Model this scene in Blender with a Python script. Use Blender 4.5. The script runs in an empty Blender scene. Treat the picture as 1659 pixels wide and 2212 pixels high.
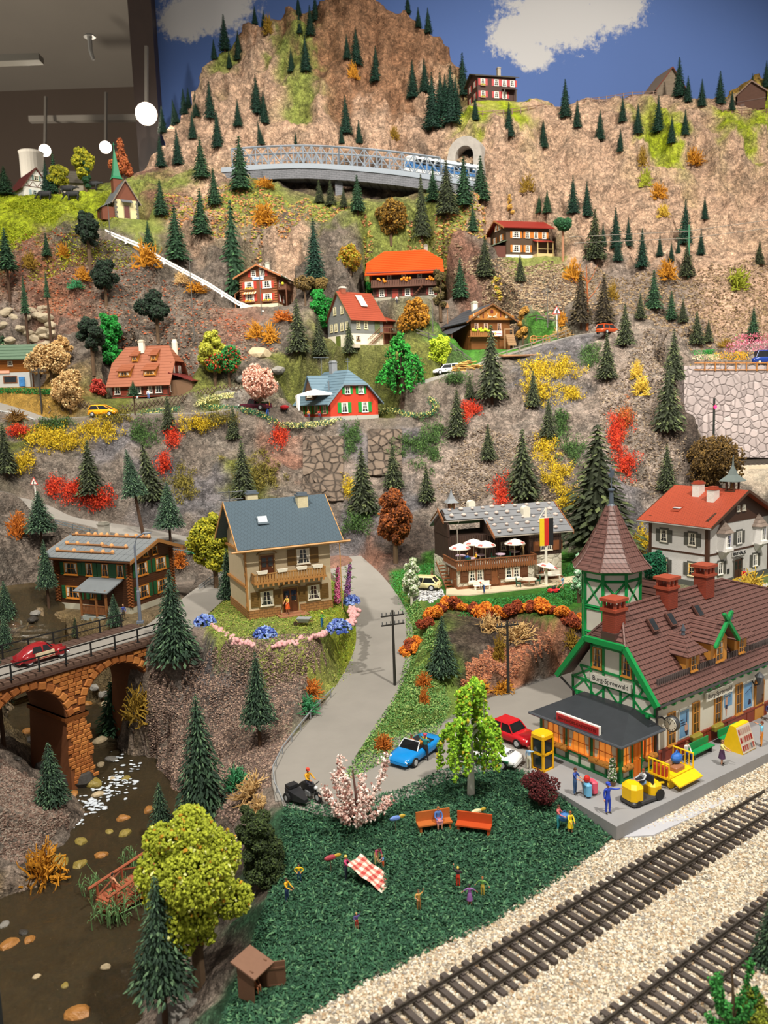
import bpy,bmesh,random
from math import cos,sin,pi,radians,hypot,atan2,atan,asin,degrees
import numpy as np
from mathutils import Vector,Matrix,noise
from mathutils.bvhtree import BVHTree

# ---------------------------------------------------------------- camera
# One unit is one metre of the model's own 1:87 world; z = 0 is the top of the station ballast.
FPX,PW,PH = 1726.0,1659,2212
PITCH,ROLL,CAM_Z = radians(7.5),radians(2.0),24.5
_f = np.array([0,cos(PITCH),-sin(PITCH)])
_u0 = np.array([0,sin(PITCH),cos(PITCH)])
_r0 = np.array([1.0,0,0])
CR = cos(ROLL)*_r0-sin(ROLL)*_u0
CU = sin(ROLL)*_r0+cos(ROLL)*_u0
CO = np.array([0,0,CAM_Z])
scene = bpy.context.scene
COL = scene.collection
cam_data = bpy.data.cameras.new('camera')
cam = bpy.data.objects.new('camera',cam_data)
COL.objects.link(cam)
cam.matrix_world = Matrix(((CR[0],CU[0],-_f[0],0),(CR[1],CU[1],-_f[1],0),(CR[2],CU[2],-_f[2],CAM_Z),(0,0,0,1)))
cam_data.sensor_width = 36
cam_data.lens = FPX/PH*36
cam_data.clip_start,cam_data.clip_end = 0.5,1500
cam_data.dof.use_dof = True
cam_data.dof.focus_distance = 66
cam_data.dof.aperture_fstop = 0.24
scene.camera = cam

# ---------------------------------------------------------------- light and exposure
world = bpy.data.worlds.new('World')
scene.world = world
world.use_nodes = True
world.node_tree.nodes['Background'].inputs[0].default_value = (1.0,0.93,0.84,1)
world.node_tree.nodes['Background'].inputs[1].default_value = 0.34

def aimed_spot(name,loc,target,power,size=7.0,angle=80,col=(1,0.93,0.82)):
	d = bpy.data.lights.new(name,'SPOT')
	d.energy,d.shadow_soft_size,d.spot_size,d.spot_blend,d.color = power,size/2,radians(angle),0.6,col
	o = bpy.data.objects.new(name,d)
	COL.objects.link(o)
	o.location = loc
	o.rotation_euler = (Vector(target)-Vector(loc)).to_track_quat('-Z','Y').to_euler()
	return o

aimed_spot('gallery_or_fill_spot',(45,0,125),(30,60,0),7.2e5,5,75)
aimed_spot('gallery_or_fill_spot',(-35,5,130),(-15,75,5),6.0e5,5,75)
aimed_spot('gallery_or_fill_spot',(85,40,150),(45,165,55),1.22e6,6,70)
aimed_spot('gallery_or_fill_spot',(-10,40,150),(0,150,45),7.0e5,6,70)
aimed_spot('gallery_or_fill_spot',(-110,190,60),(-110,300,140),1.7e5,6,150)  # added fill, no real fitting: brightens the gallery ceiling and wall from below
aimed_spot('gallery_or_fill_spot',(-70,60,140),(-40,140,40),4.4e5,6,75)
scene.view_settings.view_transform = 'Standard'
scene.view_settings.look = 'None'
scene.view_settings.exposure = 0.0
scene.view_settings.gamma = 1.0
scene.view_settings.use_curve_mapping = False

# ---------------------------------------------------------------- finding places: a pixel of the photograph -> a point of the model
def ray(px,py):
	return _f+(px-PW/2)/FPX*CR-(py-PH/2)/FPX*CU

def at_z(px,py,z):
	d = ray(px,py)
	return CO+d*((z-CAM_Z)/d[2])

def at_y(px,py,y):
	d = ray(px,py)
	return CO+d*(y/d[1])

def px_per_m(p):
	return FPX/float((np.asarray(p)-CO)@_f)

	# ---------------------------------------------------------------- materials
MATS = {}

def srgb(h):
	if not isinstance(h,str):
		return tuple(h)
	h = h.lstrip('#')
	return tuple((lambda c:c/12.92 if c<=0.04045 else((c+0.055)/1.055)**2.4)(int(h[i:i+2],16)/255)for i in(0,2,4))

def mat(key,col='#888888',rough=0.6,var=0.12,scale=4.0,bump=0.0,bscale=12.0,metal=0.0,kind=None,emit=0.0,attr=None,col2=None,kw=None):
	"""Procedural material: a colour varied by noise, plus a relief pattern (noise, planks, tiles, bricks, shingles, cobbles)."""
	if key in MATS:
		return MATS[key]
	kw = kw or{}
	m = bpy.data.materials.new(key)
	MATS[key]= m
	m.use_nodes = True
	nt = m.node_tree
	N,L = nt.nodes,nt.links
	b = N['Principled BSDF']
	c = srgb(col)
	b.inputs['Roughness'].default_value = rough
	b.inputs['Metallic'].default_value = metal
	tc = N.new('ShaderNodeTexCoord')
	src = tc.outputs['Object']
	nz = N.new('ShaderNodeTexNoise')
	nz.inputs['Scale'].default_value = scale
	nz.inputs['Detail'].default_value = 3
	L.new(src,nz.inputs['Vector'])
	mx = N.new('ShaderNodeMix')
	mx.data_type = 'RGBA'
	L.new(nz.outputs['Fac'],mx.inputs[0])
	c2 = srgb(col2)if col2 else None
	mx.inputs[6].default_value = (*[max(0,v*(1-var*1.6))for v in c],1)
	mx.inputs[7].default_value = (*(c2 if c2 else[v*(1+var*1.6)for v in c]),1)
	out = mx.outputs[2]
	if attr:
		at = N.new('ShaderNodeAttribute')
		at.attribute_name = attr
		m2 = N.new('ShaderNodeMix')
		m2.data_type = 'RGBA'
		m2.blend_type = 'MULTIPLY'
		m2.inputs[0].default_value = 1
		L.new(out,m2.inputs[6])
		L.new(at.outputs['Color'],m2.inputs[7])
		out = m2.outputs[2]
	h = None
	if kind in('planks','vplanks','tiles','bricks','shingles','cobbles','ribs'):
		mp = N.new('ShaderNodeMapping')
		L.new(src,mp.inputs['Vector'])
		if kind in('planks','vplanks','ribs'):
			w = N.new('ShaderNodeTexWave')
			w.wave_profile = 'SAW' if kind=='planks' else 'SIN'
			w.bands_direction = {'planks':'Z','vplanks':'X','ribs':'X'}[kind]
			if kind=='vplanks':
				w.bands_direction = 'DIAGONAL'
				mp.inputs['Scale'].default_value = (1,1,0)
			w.inputs['Scale'].default_value = kw.get('n',1.6)
			w.inputs['Distortion'].default_value = kw.get('dist',0.15)
			w.inputs['Detail'].default_value = 0
			L.new(mp.outputs[0],w.inputs['Vector'])
			h = w.outputs['Fac']
		elif kind=='cobbles':
			v = N.new('ShaderNodeTexVoronoi')
			v.feature = 'DISTANCE_TO_EDGE'
			v.inputs['Scale'].default_value = kw.get('n',2.0)
			L.new(src,v.inputs['Vector'])
			mr = N.new('ShaderNodeMapRange')
			mr.inputs[1].default_value,mr.inputs[2].default_value = 0.0,0.12
			L.new(v.outputs['Distance'],mr.inputs[0])
			h = mr.outputs[0]
			vc = N.new('ShaderNodeTexVoronoi')
			vc.inputs['Scale'].default_value = kw.get('n',2.0)
			L.new(src,vc.inputs['Vector'])
			m4 = N.new('ShaderNodeMix')
			m4.data_type,m4.blend_type = 'RGBA','MULTIPLY'
			m4.inputs[0].default_value = 0.45
			L.new(out,m4.inputs[6])
			bw = N.new('ShaderNodeRGBToBW')
			L.new(vc.outputs['Color'],bw.inputs[0])
			L.new(bw.outputs[0],m4.inputs[7])
			out = m4.outputs[2]
		else:
			mp.inputs['Rotation'].default_value = kw.get('rot',(pi/2,0,0))
			br = N.new('ShaderNodeTexBrick')
			br.inputs['Scale'].default_value = kw.get('n',1.5)
			br.inputs['Mortar Size'].default_value = kw.get('mortar',0.03)
			br.inputs['Brick Width'].default_value = kw.get('w',0.5)
			br.inputs['Row Height'].default_value = kw.get('h',0.25)
			br.inputs['Color1'].default_value = br.inputs['Color2'].default_value = (1,1,1,1)
			br.inputs['Mortar'].default_value = (0,0,0,1)
			L.new(mp.outputs[0],br.inputs['Vector'])
			h = br.outputs['Color']
		dk = N.new('ShaderNodeMix')
		dk.data_type,dk.blend_type = 'RGBA','MIX'
		g = kw.get('groove',0.55)
		L.new(h,dk.inputs[0])
		m5 = N.new('ShaderNodeMix')
		m5.data_type,m5.blend_type = 'RGBA','MULTIPLY'
		m5.inputs[0].default_value = 1
		L.new(out,m5.inputs[6])
		m5.inputs[7].default_value = (g,g,g,1)
		L.new(m5.outputs[2],dk.inputs[6])
		L.new(out,dk.inputs[7])
		out = dk.outputs[2]
	L.new(out,b.inputs['Base Color'])
	if bump:
		bp = N.new('ShaderNodeBump')
		bp.inputs['Strength'].default_value = min(1,bump)
		bp.inputs['Distance'].default_value = kw.get('bd',0.08)
		if h is None:
			n2 = N.new('ShaderNodeTexNoise')
			n2.inputs['Scale'].default_value = bscale
			n2.inputs['Detail'].default_value = 5
			L.new(src,n2.inputs['Vector'])
			h = n2.outputs['Fac']
		L.new(h,bp.inputs['Height'])
		L.new(bp.outputs[0],b.inputs['Normal'])
	if emit:
		b.inputs['Emission Color'].default_value = (*c,1)
		b.inputs['Emission Strength'].default_value = emit
	return m

def P(col,rough=0.5,var=0.06):
	"""plain model plastic of one colour"""
	return mat('plastic_'+col.strip('#')+('' if rough==0.5 else '_%02d'%int(rough*100)),col,rough,var)

def glass(key='window_glass',col='#20262c'):
	if key in MATS:
		return MATS[key]
	m = mat(key,col,0.12,0.3,1.5)
	m.node_tree.nodes['Principled BSDF'].inputs['Specular IOR Level'].default_value = 0.7
	return m

	# ---------------------------------------------------------------- mesh building
class MB:
	def __init__(s):
		s.v,s.f,s.m,s.sm,s.cur,s.smooth = [],[],[],[],0,False
		s.tf = None

	def add(s,vs,fs,mi=None):
		o = len(s.v)
		if s.tf is not None:
			vs = [tuple(s.tf@Vector(p))for p in vs]
		s.v.extend(tuple(map(float,p))for p in vs)
		k = s.cur if mi is None else mi
		for f in fs:
			s.f.append([i+o for i in f])
			s.m.append(k)
			s.sm.append(s.smooth)
		return s

	def box(s,x0,x1,y0,y1,z0,z1,mi=None,rz=0.0):
		vs = [(x0,y0,z0),(x1,y0,z0),(x1,y1,z0),(x0,y1,z0),(x0,y0,z1),(x1,y0,z1),(x1,y1,z1),(x0,y1,z1)]
		if rz:
			cx,cy,c,sn = (x0+x1)/2,(y0+y1)/2,cos(rz),sin(rz)
			vs = [(cx+(x-cx)*c-(y-cy)*sn,cy+(x-cx)*sn+(y-cy)*c,z)for x,y,z in vs]
		return s.add(vs,[(0,3,2,1),(4,5,6,7),(0,1,5,4),(1,2,6,5),(2,3,7,6),(3,0,4,7)],mi)

	def cbox(s,c,d,mi=None,rz=0.0):
		return s.box(c[0]-d[0]/2,c[0]+d[0]/2,c[1]-d[1]/2,c[1]+d[1]/2,c[2]-d[2]/2,c[2]+d[2]/2,mi,rz)

	def bbox(s,x0,x1,y0,y1,z0,z1,b,mi=None):
		"""box with bevelled vertical and top edges"""
		def ring(i,z):
			return[(x0+i+b,y0+i,z),(x1-i-b,y0+i,z),(x1-i,y0+i+b,z),(x1-i,y1-i-b,z),(x1-i-b,y1-i,z),(x0+i+b,y1-i,z),(x0+i,y1-i-b,z),(x0+i,y0+i+b,z)]
		return s.loft([ring(0,z0),ring(0,z1-b),ring(b*0.8,z1)],mi)

	def loft(s,rings,mi=None,caps=True,closed=True):
		n = len(rings[0])
		vs = [p for r in rings for p in r]
		fs = []
		for k in range(len(rings)-1):
			for i in range(n if closed else n-1):
				j = (i+1)%n
				fs.append((k*n+i,k*n+j,(k+1)*n+j,(k+1)*n+i))
		if caps and closed:
			fs.append(tuple(reversed(range(n))))
			fs.append(tuple(range((len(rings)-1)*n,len(rings)*n)))
		return s.add(vs,fs,mi)

	def cyl(s,a,b,r0,r1=None,n=8,mi=None,caps=True):
		return s.tube([a,b],[r0,r0 if r1 is None else r1],n,mi,caps)

	def tube(s,pts,rs,n=6,mi=None,caps=True):
		pts = [Vector(p)for p in pts]
		if not isinstance(rs,(list,tuple)):
			rs = [rs]*len(pts)
		rings = []
		for i,p in enumerate(pts):
			d = (pts[min(i+1,len(pts)-1)]-pts[max(i-1,0)])
			d = d.normalized()if d.length>1e-9 else Vector((0,0,1))
			a = Vector((0,0,1))if abs(d.z)<0.9 else Vector((1,0,0))
			u = d.cross(a).normalized()
			w = d.cross(u)
			rings.append([tuple(p+(u*cos(t)+w*sin(t))*rs[i])for t in[2*pi*k/n for k in range(n)]])
		return s.loft(rings,mi,caps)

	def lathe(s,prof,n=12,c=(0,0,0),mi=None,sx=1,sy=1,rot=0.0):
		rings = [[(c[0]+r*sx*cos(rot+2*pi*k/n),c[1]+r*sy*sin(rot+2*pi*k/n),c[2]+z)for k in range(n)]for r,z in prof]
		return s.loft(rings,mi)

	def ball(s,c,r,n=10,m=6,mi=None,sc=(1,1,1)):
		pr = [(max(1e-4,sin(pi*k/m)),-cos(pi*k/m))for k in range(m+1)]
		rings = [[(c[0]+r*sc[0]*q*cos(2*pi*k/n),c[1]+r*sc[1]*q*sin(2*pi*k/n),c[2]+r*sc[2]*z)for k in range(n)]for q,z in pr]
		return s.loft(rings,mi)

	def prism(s,poly,y0,y1,mi=None):
		"""polygon in x,z extruded along y"""
		n = len(poly)
		vs = [(x,y0,z)for x,z in poly]+[(x,y1,z)for x,z in poly]
		fs = [tuple(range(n)),tuple(reversed(range(n,2*n)))]
		fs+=[(j,i,i+n,j+n)for i,j in((i,(i+1)%n)for i in range(n))]
		return s.add(vs,fs,mi)

	def prism_x(s,poly,x0,x1,mi=None):
		n = len(poly)
		vs = [(x0,y,z)for y,z in poly]+[(x1,y,z)for y,z in poly]
		fs = [tuple(reversed(range(n))),tuple(range(n,2*n))]
		fs+=[(i,j,j+n,i+n)for i,j in((i,(i+1)%n)for i in range(n))]
		return s.add(vs,fs,mi)

	def prism_z(s,poly,z0,z1,mi=None):
		n = len(poly)
		vs = [(x,y,z0)for x,y in poly]+[(x,y,z1)for x,y in poly]
		fs = [tuple(reversed(range(n))),tuple(range(n,2*n))]
		fs+=[(i,j,j+n,i+n)for i,j in((i,(i+1)%n)for i in range(n))]
		return s.add(vs,fs,mi)

	def slab(s,a,b,c,d,t,mi=None,courses=0,lip=0.05):
		"""sloped roof sheet: a,b = eave corners, c,d = ridge corners (d above a), thickness t below; courses = overlapping rows of tiles"""
		a,b,c,d = map(Vector,(a,b,c,d))
		n = (b-a).cross(d-a).normalized()
		if n.z<0:
			n = -n
		k = max(1,courses)
		for i in range(k):
			t0,t1 = i/k,(i+1)/k
			up = n*(lip if courses else 0)
			p = [a.lerp(d,t0)+up,b.lerp(c,t0)+up,b.lerp(c,t1),a.lerp(d,t1)]
			q = [v-n*(t+(lip if j<2 and courses else 0))for j,v in enumerate(p)]
			s.add([tuple(v)for v in q+p],[(0,3,2,1),(4,5,6,7),(0,1,5,4),(1,2,6,5),(2,3,7,6),(3,0,4,7)],mi)
		return s

	def mesh(s,name,mats):
		me = bpy.data.meshes.new(name)
		me.from_pydata(s.v,[],s.f)
		for m in(mats if isinstance(mats,(list,tuple))else[mats]):
			me.materials.append(m)
		me.polygons.foreach_set('material_index',s.m)
		me.polygons.foreach_set('use_smooth',s.sm)
		me.update()
		return me

def put(name,me,parent=None,loc=(0,0,0),rz=0.0,sc=None,rot=None,label=None):
	o = bpy.data.objects.new(name,me)
	COL.objects.link(o)
	o.parent = parent
	o.location = tuple(map(float,loc))
	o.rotation_euler = rot if rot is not None else(0,0,rz)
	if sc is not None:
		o.scale = (sc,sc,sc)if isinstance(sc,(int,float))else sc
	if label:
		o['label']= label
	return o

def build(mb,name,mats,parent=None,loc=(0,0,0),rz=0.0,sc=None,rot=None,label=None):
	o = put(name,mb.mesh(name,mats),parent,loc,rz,sc,rot,label)
	if name in('log_ends','quoins','balcony_bracket','eaves_brackets','insulators','card','ledge','antlers','pipes_and_antennas'):
		o['kind']= 'stuff'
	return o

def tag(o,label,cat,group=None,kind=None):
	if kind=='structure':
		o['kind']= kind
		o['label']= label
		return o
	o['label'],o['category']= label,cat
	if group:
		o['group']= group
	if kind:
		o['kind']= kind
	return o

def thing(name,label,cat,loc,rz=0.0,group=None,sc=None):
	return tag(put(name,None,None,loc,rz,sc),label,cat,group)

def np_mesh(name,verts,faces,mats,midx=None,smooth=False):
	"""mesh from numpy arrays; faces all of one size"""
	me = bpy.data.meshes.new(name)
	nv,(nf,k)= len(verts),faces.shape
	me.vertices.add(nv)
	me.vertices.foreach_set('co',np.ascontiguousarray(verts,dtype=np.float32).ravel())
	me.loops.add(nf*k)
	me.loops.foreach_set('vertex_index',np.ascontiguousarray(faces,dtype=np.int32).ravel())
	me.polygons.add(nf)
	me.polygons.foreach_set('loop_start',np.arange(0,nf*k,k,dtype=np.int32))
	for m in(mats if isinstance(mats,(list,tuple))else[mats]):
		me.materials.append(m)
	if midx is not None:
		me.polygons.foreach_set('material_index',np.ascontiguousarray(midx,dtype=np.int32))
	me.polygons.foreach_set('use_smooth',np.full(nf,smooth,dtype=bool))
	me.update(calc_edges=True)
	me.validate()
	return me

def lettering(text,size,m,parent,loc,rz=0.0,tilt=pi/2,depth=0.012,rot=None,align='CENTER',sx=1.0):
	cu = bpy.data.curves.new('lettering','FONT')
	cu.body,cu.size,cu.extrude,cu.align_x,cu.align_y = text,size,depth,align,'CENTER'
	t = bpy.data.objects.new('lettering_source',cu)
	COL.objects.link(t)
	dg = bpy.context.evaluated_depsgraph_get()
	me = bpy.data.meshes.new_from_object(t.evaluated_get(dg))
	bpy.data.objects.remove(t)
	bpy.data.curves.remove(cu)
	me.name = 'lettering'
	me.materials.clear()
	me.materials.append(m)
	o = put('lettering',me,parent,loc,0,(sx,1,1),rot if rot is not None else(tilt,0,rz))
	return o

	# ---------------------------------------------------------------- the lie of the land
GC = {'T':(.62,.41,.285),'P':(.36,.19,.105),'G':(.29,.33,.075),'L':(.40,.48,.02),'R':(.205,.165,.135),'D':(.085,.062,.05),'V':(.29,.23,.19),'S':(.17,.155,.16),'M':(.035,.10,.05),'B':(.50,.42,.32),'K':(.29,.15,.105),'O':(.15,.16,.035),'W':(.20,.14,.065),'Q':(.48,.21,.115),'N':(.055,.19,.02),'C':(.31,.29,.27),'Y':(.42,.25,.05),'E':(.20,.30,.06),'X':(.30,.30,.33)}
# where the photograph shows the ground: pixel, distance, colour
TP_Y = '''760 -60 196 P,700 30 192 P,820 30 193 P,880 20 196 P,940 90 197 P,985 170 196 P,620 20 193 P,540 60 193 P,480 120 192 G,430 170 192 T,395 240 192 T
700 120 187 P,800 120 188 P,900 130 190 P,600 120 188 G,530 160 187 T,650 200 183 G,750 200 183 P,850 220 183 P,950 230 184 T,560 240 182 T,470 230 184 T,430 290 180 T
620 290 178 T,700 290 177 T,800 290 177 T,900 290 176 T,500 300 178 T,550 350 176 T,700 350 176 T,850 340 176 T,950 330 172 T,580 200 185 T,660 90 189 G,560 110 190 T,860 80 192 P,770 70 191 P
400 330 176 T,380 400 166 G,330 370 172 K,300 395 165 G,360 330 182 T,345 350 178 T,420 350 174 T
20 440 158 L,100 430 158 L,200 415 162 L,250 400 165 G,60 404 168 L,0 400 170 L,0 500 147 L,100 480 150 L,200 450 154 L,0 450 154 L,240 480 150 O,140 505 146 R,50 505 146.5 L,270 392 170 K,320 370 175 T
255 475 150 G,310 470 152 G,300 500 148 G,60 540 143 K,150 560 141 K,60 620 138 K,150 640 137 K,110 590 140 Q,130 660 136 Q,250 550 143 R,250 620 139 R,330 620 141 R,320 560 145 R,240 515 145.5 R
400 560 148 R,420 480 153 T,360 430 158 K,440 430 160 T,500 440 158 G,470 390 165 T,560 400 163 G,600 430 159 G,620 470 155 R,700 450 156 G,780 465 155 G,850 455 156 G,930 460 156 G,1000 470 155 G
620 402 170 D,700 408 171 D,800 408 171 D,900 402 170 D,620 520 150 T,720 520 150 R,800 520 151 R,900 520 151 R,1000 520 150 K,1020 570 147 K,1040 450 155 T,1060 380 163 T,560 560 146 R,700 600 143 R,750 620 141 R,640 640 140 R
450 600 144 R,430 650 138 R,350 680 134 R,300 700 133 R,520 720 133 K,600 740 131 R,400 750 127 R,480 760 127 R,250 740 128 R,180 720 130 R,70 720 131 V,120 700 133 K,20 700 132 V,620 790 125 O,560 800 123 R
30 850 119 Y,100 870 116 Y,250 860 118 O,450 850 119 O,500 880 115 C,100 912 111 R,250 914 111 R,400 908 112.5 R,500 910 114 R,600 930 115 R,700 938 116 R,800 928 117 R,900 908 118 R,950 895 119 R
0 900 109 R,60 940 107 O,100 980 104 R,250 980 106 S,350 960 107.5 R,430 960 108.5 R,520 960 111 R,620 1000 111 K,700 1000 112 V,770 960 114 S,820 1000 111.5 V,880 960 114 S,930 1000 110 V,1000 940 114 V
100 1040 100 R,250 1060 101.5 R,350 1060 103 S,440 1060 104 S,550 1070 105.5 O,640 1060 107 R,720 1060 108 V,800 1080 106 V,860 1100 103 S,950 1050 105.5 V,1010 1040 107 V,1050 980 110 V,1100 900 115 V
0 1110 91 R,60 1150 88 R,150 1130 94 R,300 1170 94 R,400 1210 92 R,470 1180 97 R,60 1230 82 R,30 1290 77 R,760 1140 101.5 S,780 1190 97 K,860 1170 99 D,920 1180 98 D,960 1130 101 R,1000 1090 103 V
1100 1060 103.5 R,1150 1100 102 R,1250 1150 99 R,1230 1230 95 D,1180 1000 105.5 R,1250 1060 104 R,1330 1050 103 S,1400 1050 104.5 R,1350 950 108 V,1250 950 110 V,1180 930 112 V,1300 850 115 V,1200 850 117 S,1150 810 119 S,1050 850 118.5 R,1000 830 121 R,1060 790 123 R,1200 765 125 S,1250 745 127 S
1380 850 114 V,1440 800 116.5 V,1430 720 121 V,1380 730 122 V,1330 760 120.5 V,1470 900 111 D,1480 980 108 D,1440 960 107.5 V,1450 1040 104 V,1380 1130 99 S
780 790 124 O,850 780 125 O,720 770 128 O,900 760 127 O,1100 740 132 N,1180 700 134 N,1000 760 130 N,1230 690 136 R,1150 650 140 V,1080 620 141 R,1200 600 145 V,1000 620 142 R,1120 572 150 G,1200 575 149 G,1050 560 150 R
1240 560 150 T,1280 590 148 V,1350 600 147 V,1400 560 151 T,1500 560 152 T,1450 620 144 V,1550 620 146 T,1620 600 149 T,1640 680 141 T,1550 700 138 T,1480 700 135 V,1420 660 137 V,1320 660 138 V,1280 690 134 V,1500 770 128.5 V,1600 762 130 V,1659 762 130 V
1100 330 170 T,1200 340 170 T,1300 350 171 T,1400 340 172 T,1500 350 172 T,1600 350 171 T,1659 330 172 T,1150 440 160 T,1250 450 161 T,1350 440 162 T,1450 450 163 T,1550 450 164 T,1650 450 164 T,1300 530 154 T
1020 235 174 L,1100 240 174 L,1170 235 176 T,1040 215 180 L,1140 215 182 L,1000 240 176 T,1060 300 167 T,1100 280 170 T,1200 250 177 T,1300 270 177 T,1400 288 175 L,1450 285 175 L,1350 295 175 T,1500 270 177 T,1600 285 175 L,1659 270 175 L
1200 232 184 T,1280 212 186 T,1360 205 187 T,1450 208 187 T,1540 218 186 T,1600 237 184 T,1659 240 184 L,1640 160 198 Y,1590 200 196 Y'''
# the same with a known height instead of a distance
TP_Z = '''480 1397 5.2 S,560 1408 5.1 S,660 1408 4.9 V,760 1372 4.6 O,782 1320 5.0 O,400 1375 5.4 V,300 1600 -2.9 V,330 1660 -3.2 V,385 1712 -3.5 V,480 1700 -1.2 V,560 1640 0.4 V,520 1620 -0.1 V,590 1715 0.7 V,540 1780 -0.7 V,430 1800 -2.9 D,500 1850 -1.9 D,540 1930 -1.5 D,480 2060 -2.3 D,440 2180 -2.6 V,380 2150 -4.0 V
100 2200 -5.4 W,200 2050 -5.3 W,50 2050 -5.2 W,230 1880 -4.9 W,150 1950 -5.0 W,300 1740 -4.5 W,230 1680 -4.2 W,120 1590 -3.3 W,230 1560 -3.1 W,60 1500 -2.4 W,180 1490 -2.4 W,330 1950 -5.0 W,20 1960 -4.9 W,260 2150 -5.4 W
30 1660 -1.2 V,110 1720 -2.2 V,140 1790 -3.3 V,30 1760 -1.5 V,50 1880 -3.4 V,10 1830 -2.6 R,-60 1950 -3.9 R,-100 1700 2 R,-200 1900 1 R,-200 2150 -2 R
640 1760 .6 M,800 1780 .6 M,950 1720 .9 M,1100 1690 .9 M,1250 1800 .5 M,700 1900 -.1 M,900 1900 .1 M,1100 1900 .1 M,600 1950 -.5 M,800 2050 -.3 M,600 2100 -.8 M,525 2165 -1.0 M,565 1850 -.6 M,660 1838 .35 M,1300 1820 .2 M,1180 1930 0 M,1000 2020 -.1 M,850 2085 -.2 M,680 2150 -.6 M
1345 1830 0 B,1250 1900 0 B,1100 1990 -.1 B,1000 2060 -.1 B,880 2110 -.1 B,720 2180 -.4 B,1600 1800 0 B,1600 2100 0 B,1200 2200 0 B,900 2300 -.1 B,650 2260 -.7 B,1400 2400 0 B,1800 2000 0 B,1800 1750 0 B,1620 2300 0 O,1200 2500 -.2 B,800 2500 -.6 B,500 2230 -1.5 B,400 2300 -3 R
930 1450 2.5 E,900 1380 4.3 E,950 1540 1.3 E,850 1600 1.1 E,780 1650 1.0 E,900 1500 1.9 E,985 1480 1.4 E,980 1390 4.2 D,1060 1370 4.3 D,1160 1370 4.3 D,1230 1365 4.3 Q,1000 1440 2.7 D,1100 1430 2.8 Q,1200 1400 3.0 Q,1010 1480 1.3 D,1100 1475 1.3 Q,1200 1436 1.4 Q,1285 1370 3.6 R,1060 1410 3.4 R,1150 1410 3.3 R
1250 1340 5.0 D,900 1300 5.2 N'''
TW = [(-62,192,52,'T'),(-52,205,66,'T'),(-38,207,78,'T'),(-18,207,98,'P'),(0,207,104,'P'),(14,207,92,'P'),(28,207,72,'T'),(50,207,72,'T'),(72,207,70,'T'),(92,207,76,'T'),(115,207,72,'T'),(-80,190,45,'T'),(-95,165,52,'L'),(-95,145,45,'R'),(-80,120,26,'O'),(-80,100,20,'R'),(-70,80,9,'R'),(-50,60,6,'R'),(-45,50,4,'R'),(-40,40,2,'R'),(-34,55,4,'R'),(-31,48,2.5,'R'),(-42,70,5,'R'),(70,120,14,'B'),(50,117.5,14.6,'B'),(44,118.5,14.8,'B'),(60,115,14.4,'B'),(48,108,10,'R'),(58,105,9,'R'),(46,100,5.5,'R'),(60,95,5,'O'),(50,85,5,'O'),(42,75,3.5,'E'),(48,62,.9,'C'),(60,70,.9,'C'),(52,52,0,'B'),(70,60,0,'B'),(100,120,20,'T'),(110,160,60,'T'),(36,62,.9,'C'),(30,68,.9,'C'),(38,30,0,'B'),(20,22,0,'B'),(0,22,-.6,'B'),(-12,26,-3,'R'),(-22,28,-5.2,'W'),(-30,34,-3,'R')]
# flat places, traced where the photograph shows them: (height, softness, outline in pixels)
FLATS = [(0.85,1.2,'600 1700,620 1745,720 1770,850 1740,960 1690,1130 1680,1225 1690,1290 1735,1640 1575,1900 1450,1750 1330,1450 1400,1235 1448,1060 1505,960 1560,830 1600,730 1665,660 1600'),(5.3,1.0,'850 1235,872 1325,960 1300,1080 1312,1200 1330,1285 1290,1300 1215,1240 1195,1150 1190,950 1215'),(5.2,1.5,'1310 1300,1385 1245,1700 1215,1750 1290,1500 1320'),(6.25,1.0,'436 1345,470 1375,570 1392,680 1378,750 1350,768 1290,745 1235,520 1240'),(5.15,1.0,'120 1322,281 1345,372 1305,420 1255,330 1240,140 1250')]
# houses: origin (front left corner), turn, length, depth: the ground under each is levelled
def _h(px,py,Y,yaw,L,D):
	p = at_y(px,py,Y)
	return(p[0],p[1],p[2],radians(yaw),L,D)

HOUSES = {'station':(16.9,48.7,.95,radians(36),22,6.4),'beige':(-12.2,68.8,6.3,radians(24),7.8,6.8),'chalet':(-33.7,80.4,5.2,radians(-23),9.3,6.6),'cafe':(7.4,81.2,5.35,radians(14),13.2,8.5),'rathaus':(32.2,78.6,5.25,radians(34),12,8.2),'orange':_h(715,905,117,35,8.4,9.6),'timber':_h(243,860,121,-9,8.9,7),'grey':_h(760,746,132,36,6.4,7),'brown':_h(1018,755,133,20,7.2,9),'orangeroof':_h(806,656,146,-4,11.5,8),'sign':_h(522,668,142,-9,6.5,7),'redroof':_h(1094,557,152,16,8.7,7),'hill':_h(1032,219,178,13,8.6,6.5),'church':_h(250,470,150,34,4.2,7),'farm':_h(52,430,164,42,5.4,9),'barn':_h(105,417,166,18,6.8,5),'log':_h(-25,838,122,10,6,6.5)}

def _parse(s):
	return[tuple(t.split())for r in s.split('\n')for t in r.split(',')]

_pts = [(*at_y(float(a),float(b),float(c)),k)for a,b,c,k in _parse(TP_Y)]+[(*at_z(float(a),float(b),float(c)),k)for a,b,c,k in _parse(TP_Z)]+TW
PX = np.array([(p[0],p[1])for p in _pts])
PZ = np.array([p[2]for p in _pts])
PC = np.array([GC[p[3]]for p in _pts])
_d = np.linalg.norm(PX[:,None]-PX[None],axis=2)
_A = np.zeros((len(PX)+3,)*2)
_A[:-3,:-3]= _d+np.eye(len(PX))*0.12
_A[:-3,-3:]= _A[-3:,:-3].T
_A[:-3,-3]= 1
_A[:-3,-2:]= PX
_A[-3:,:-3]= _A[:-3,-3:].T
_w = np.linalg.solve(_A,np.concatenate([PZ,np.zeros(3)]))

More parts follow.
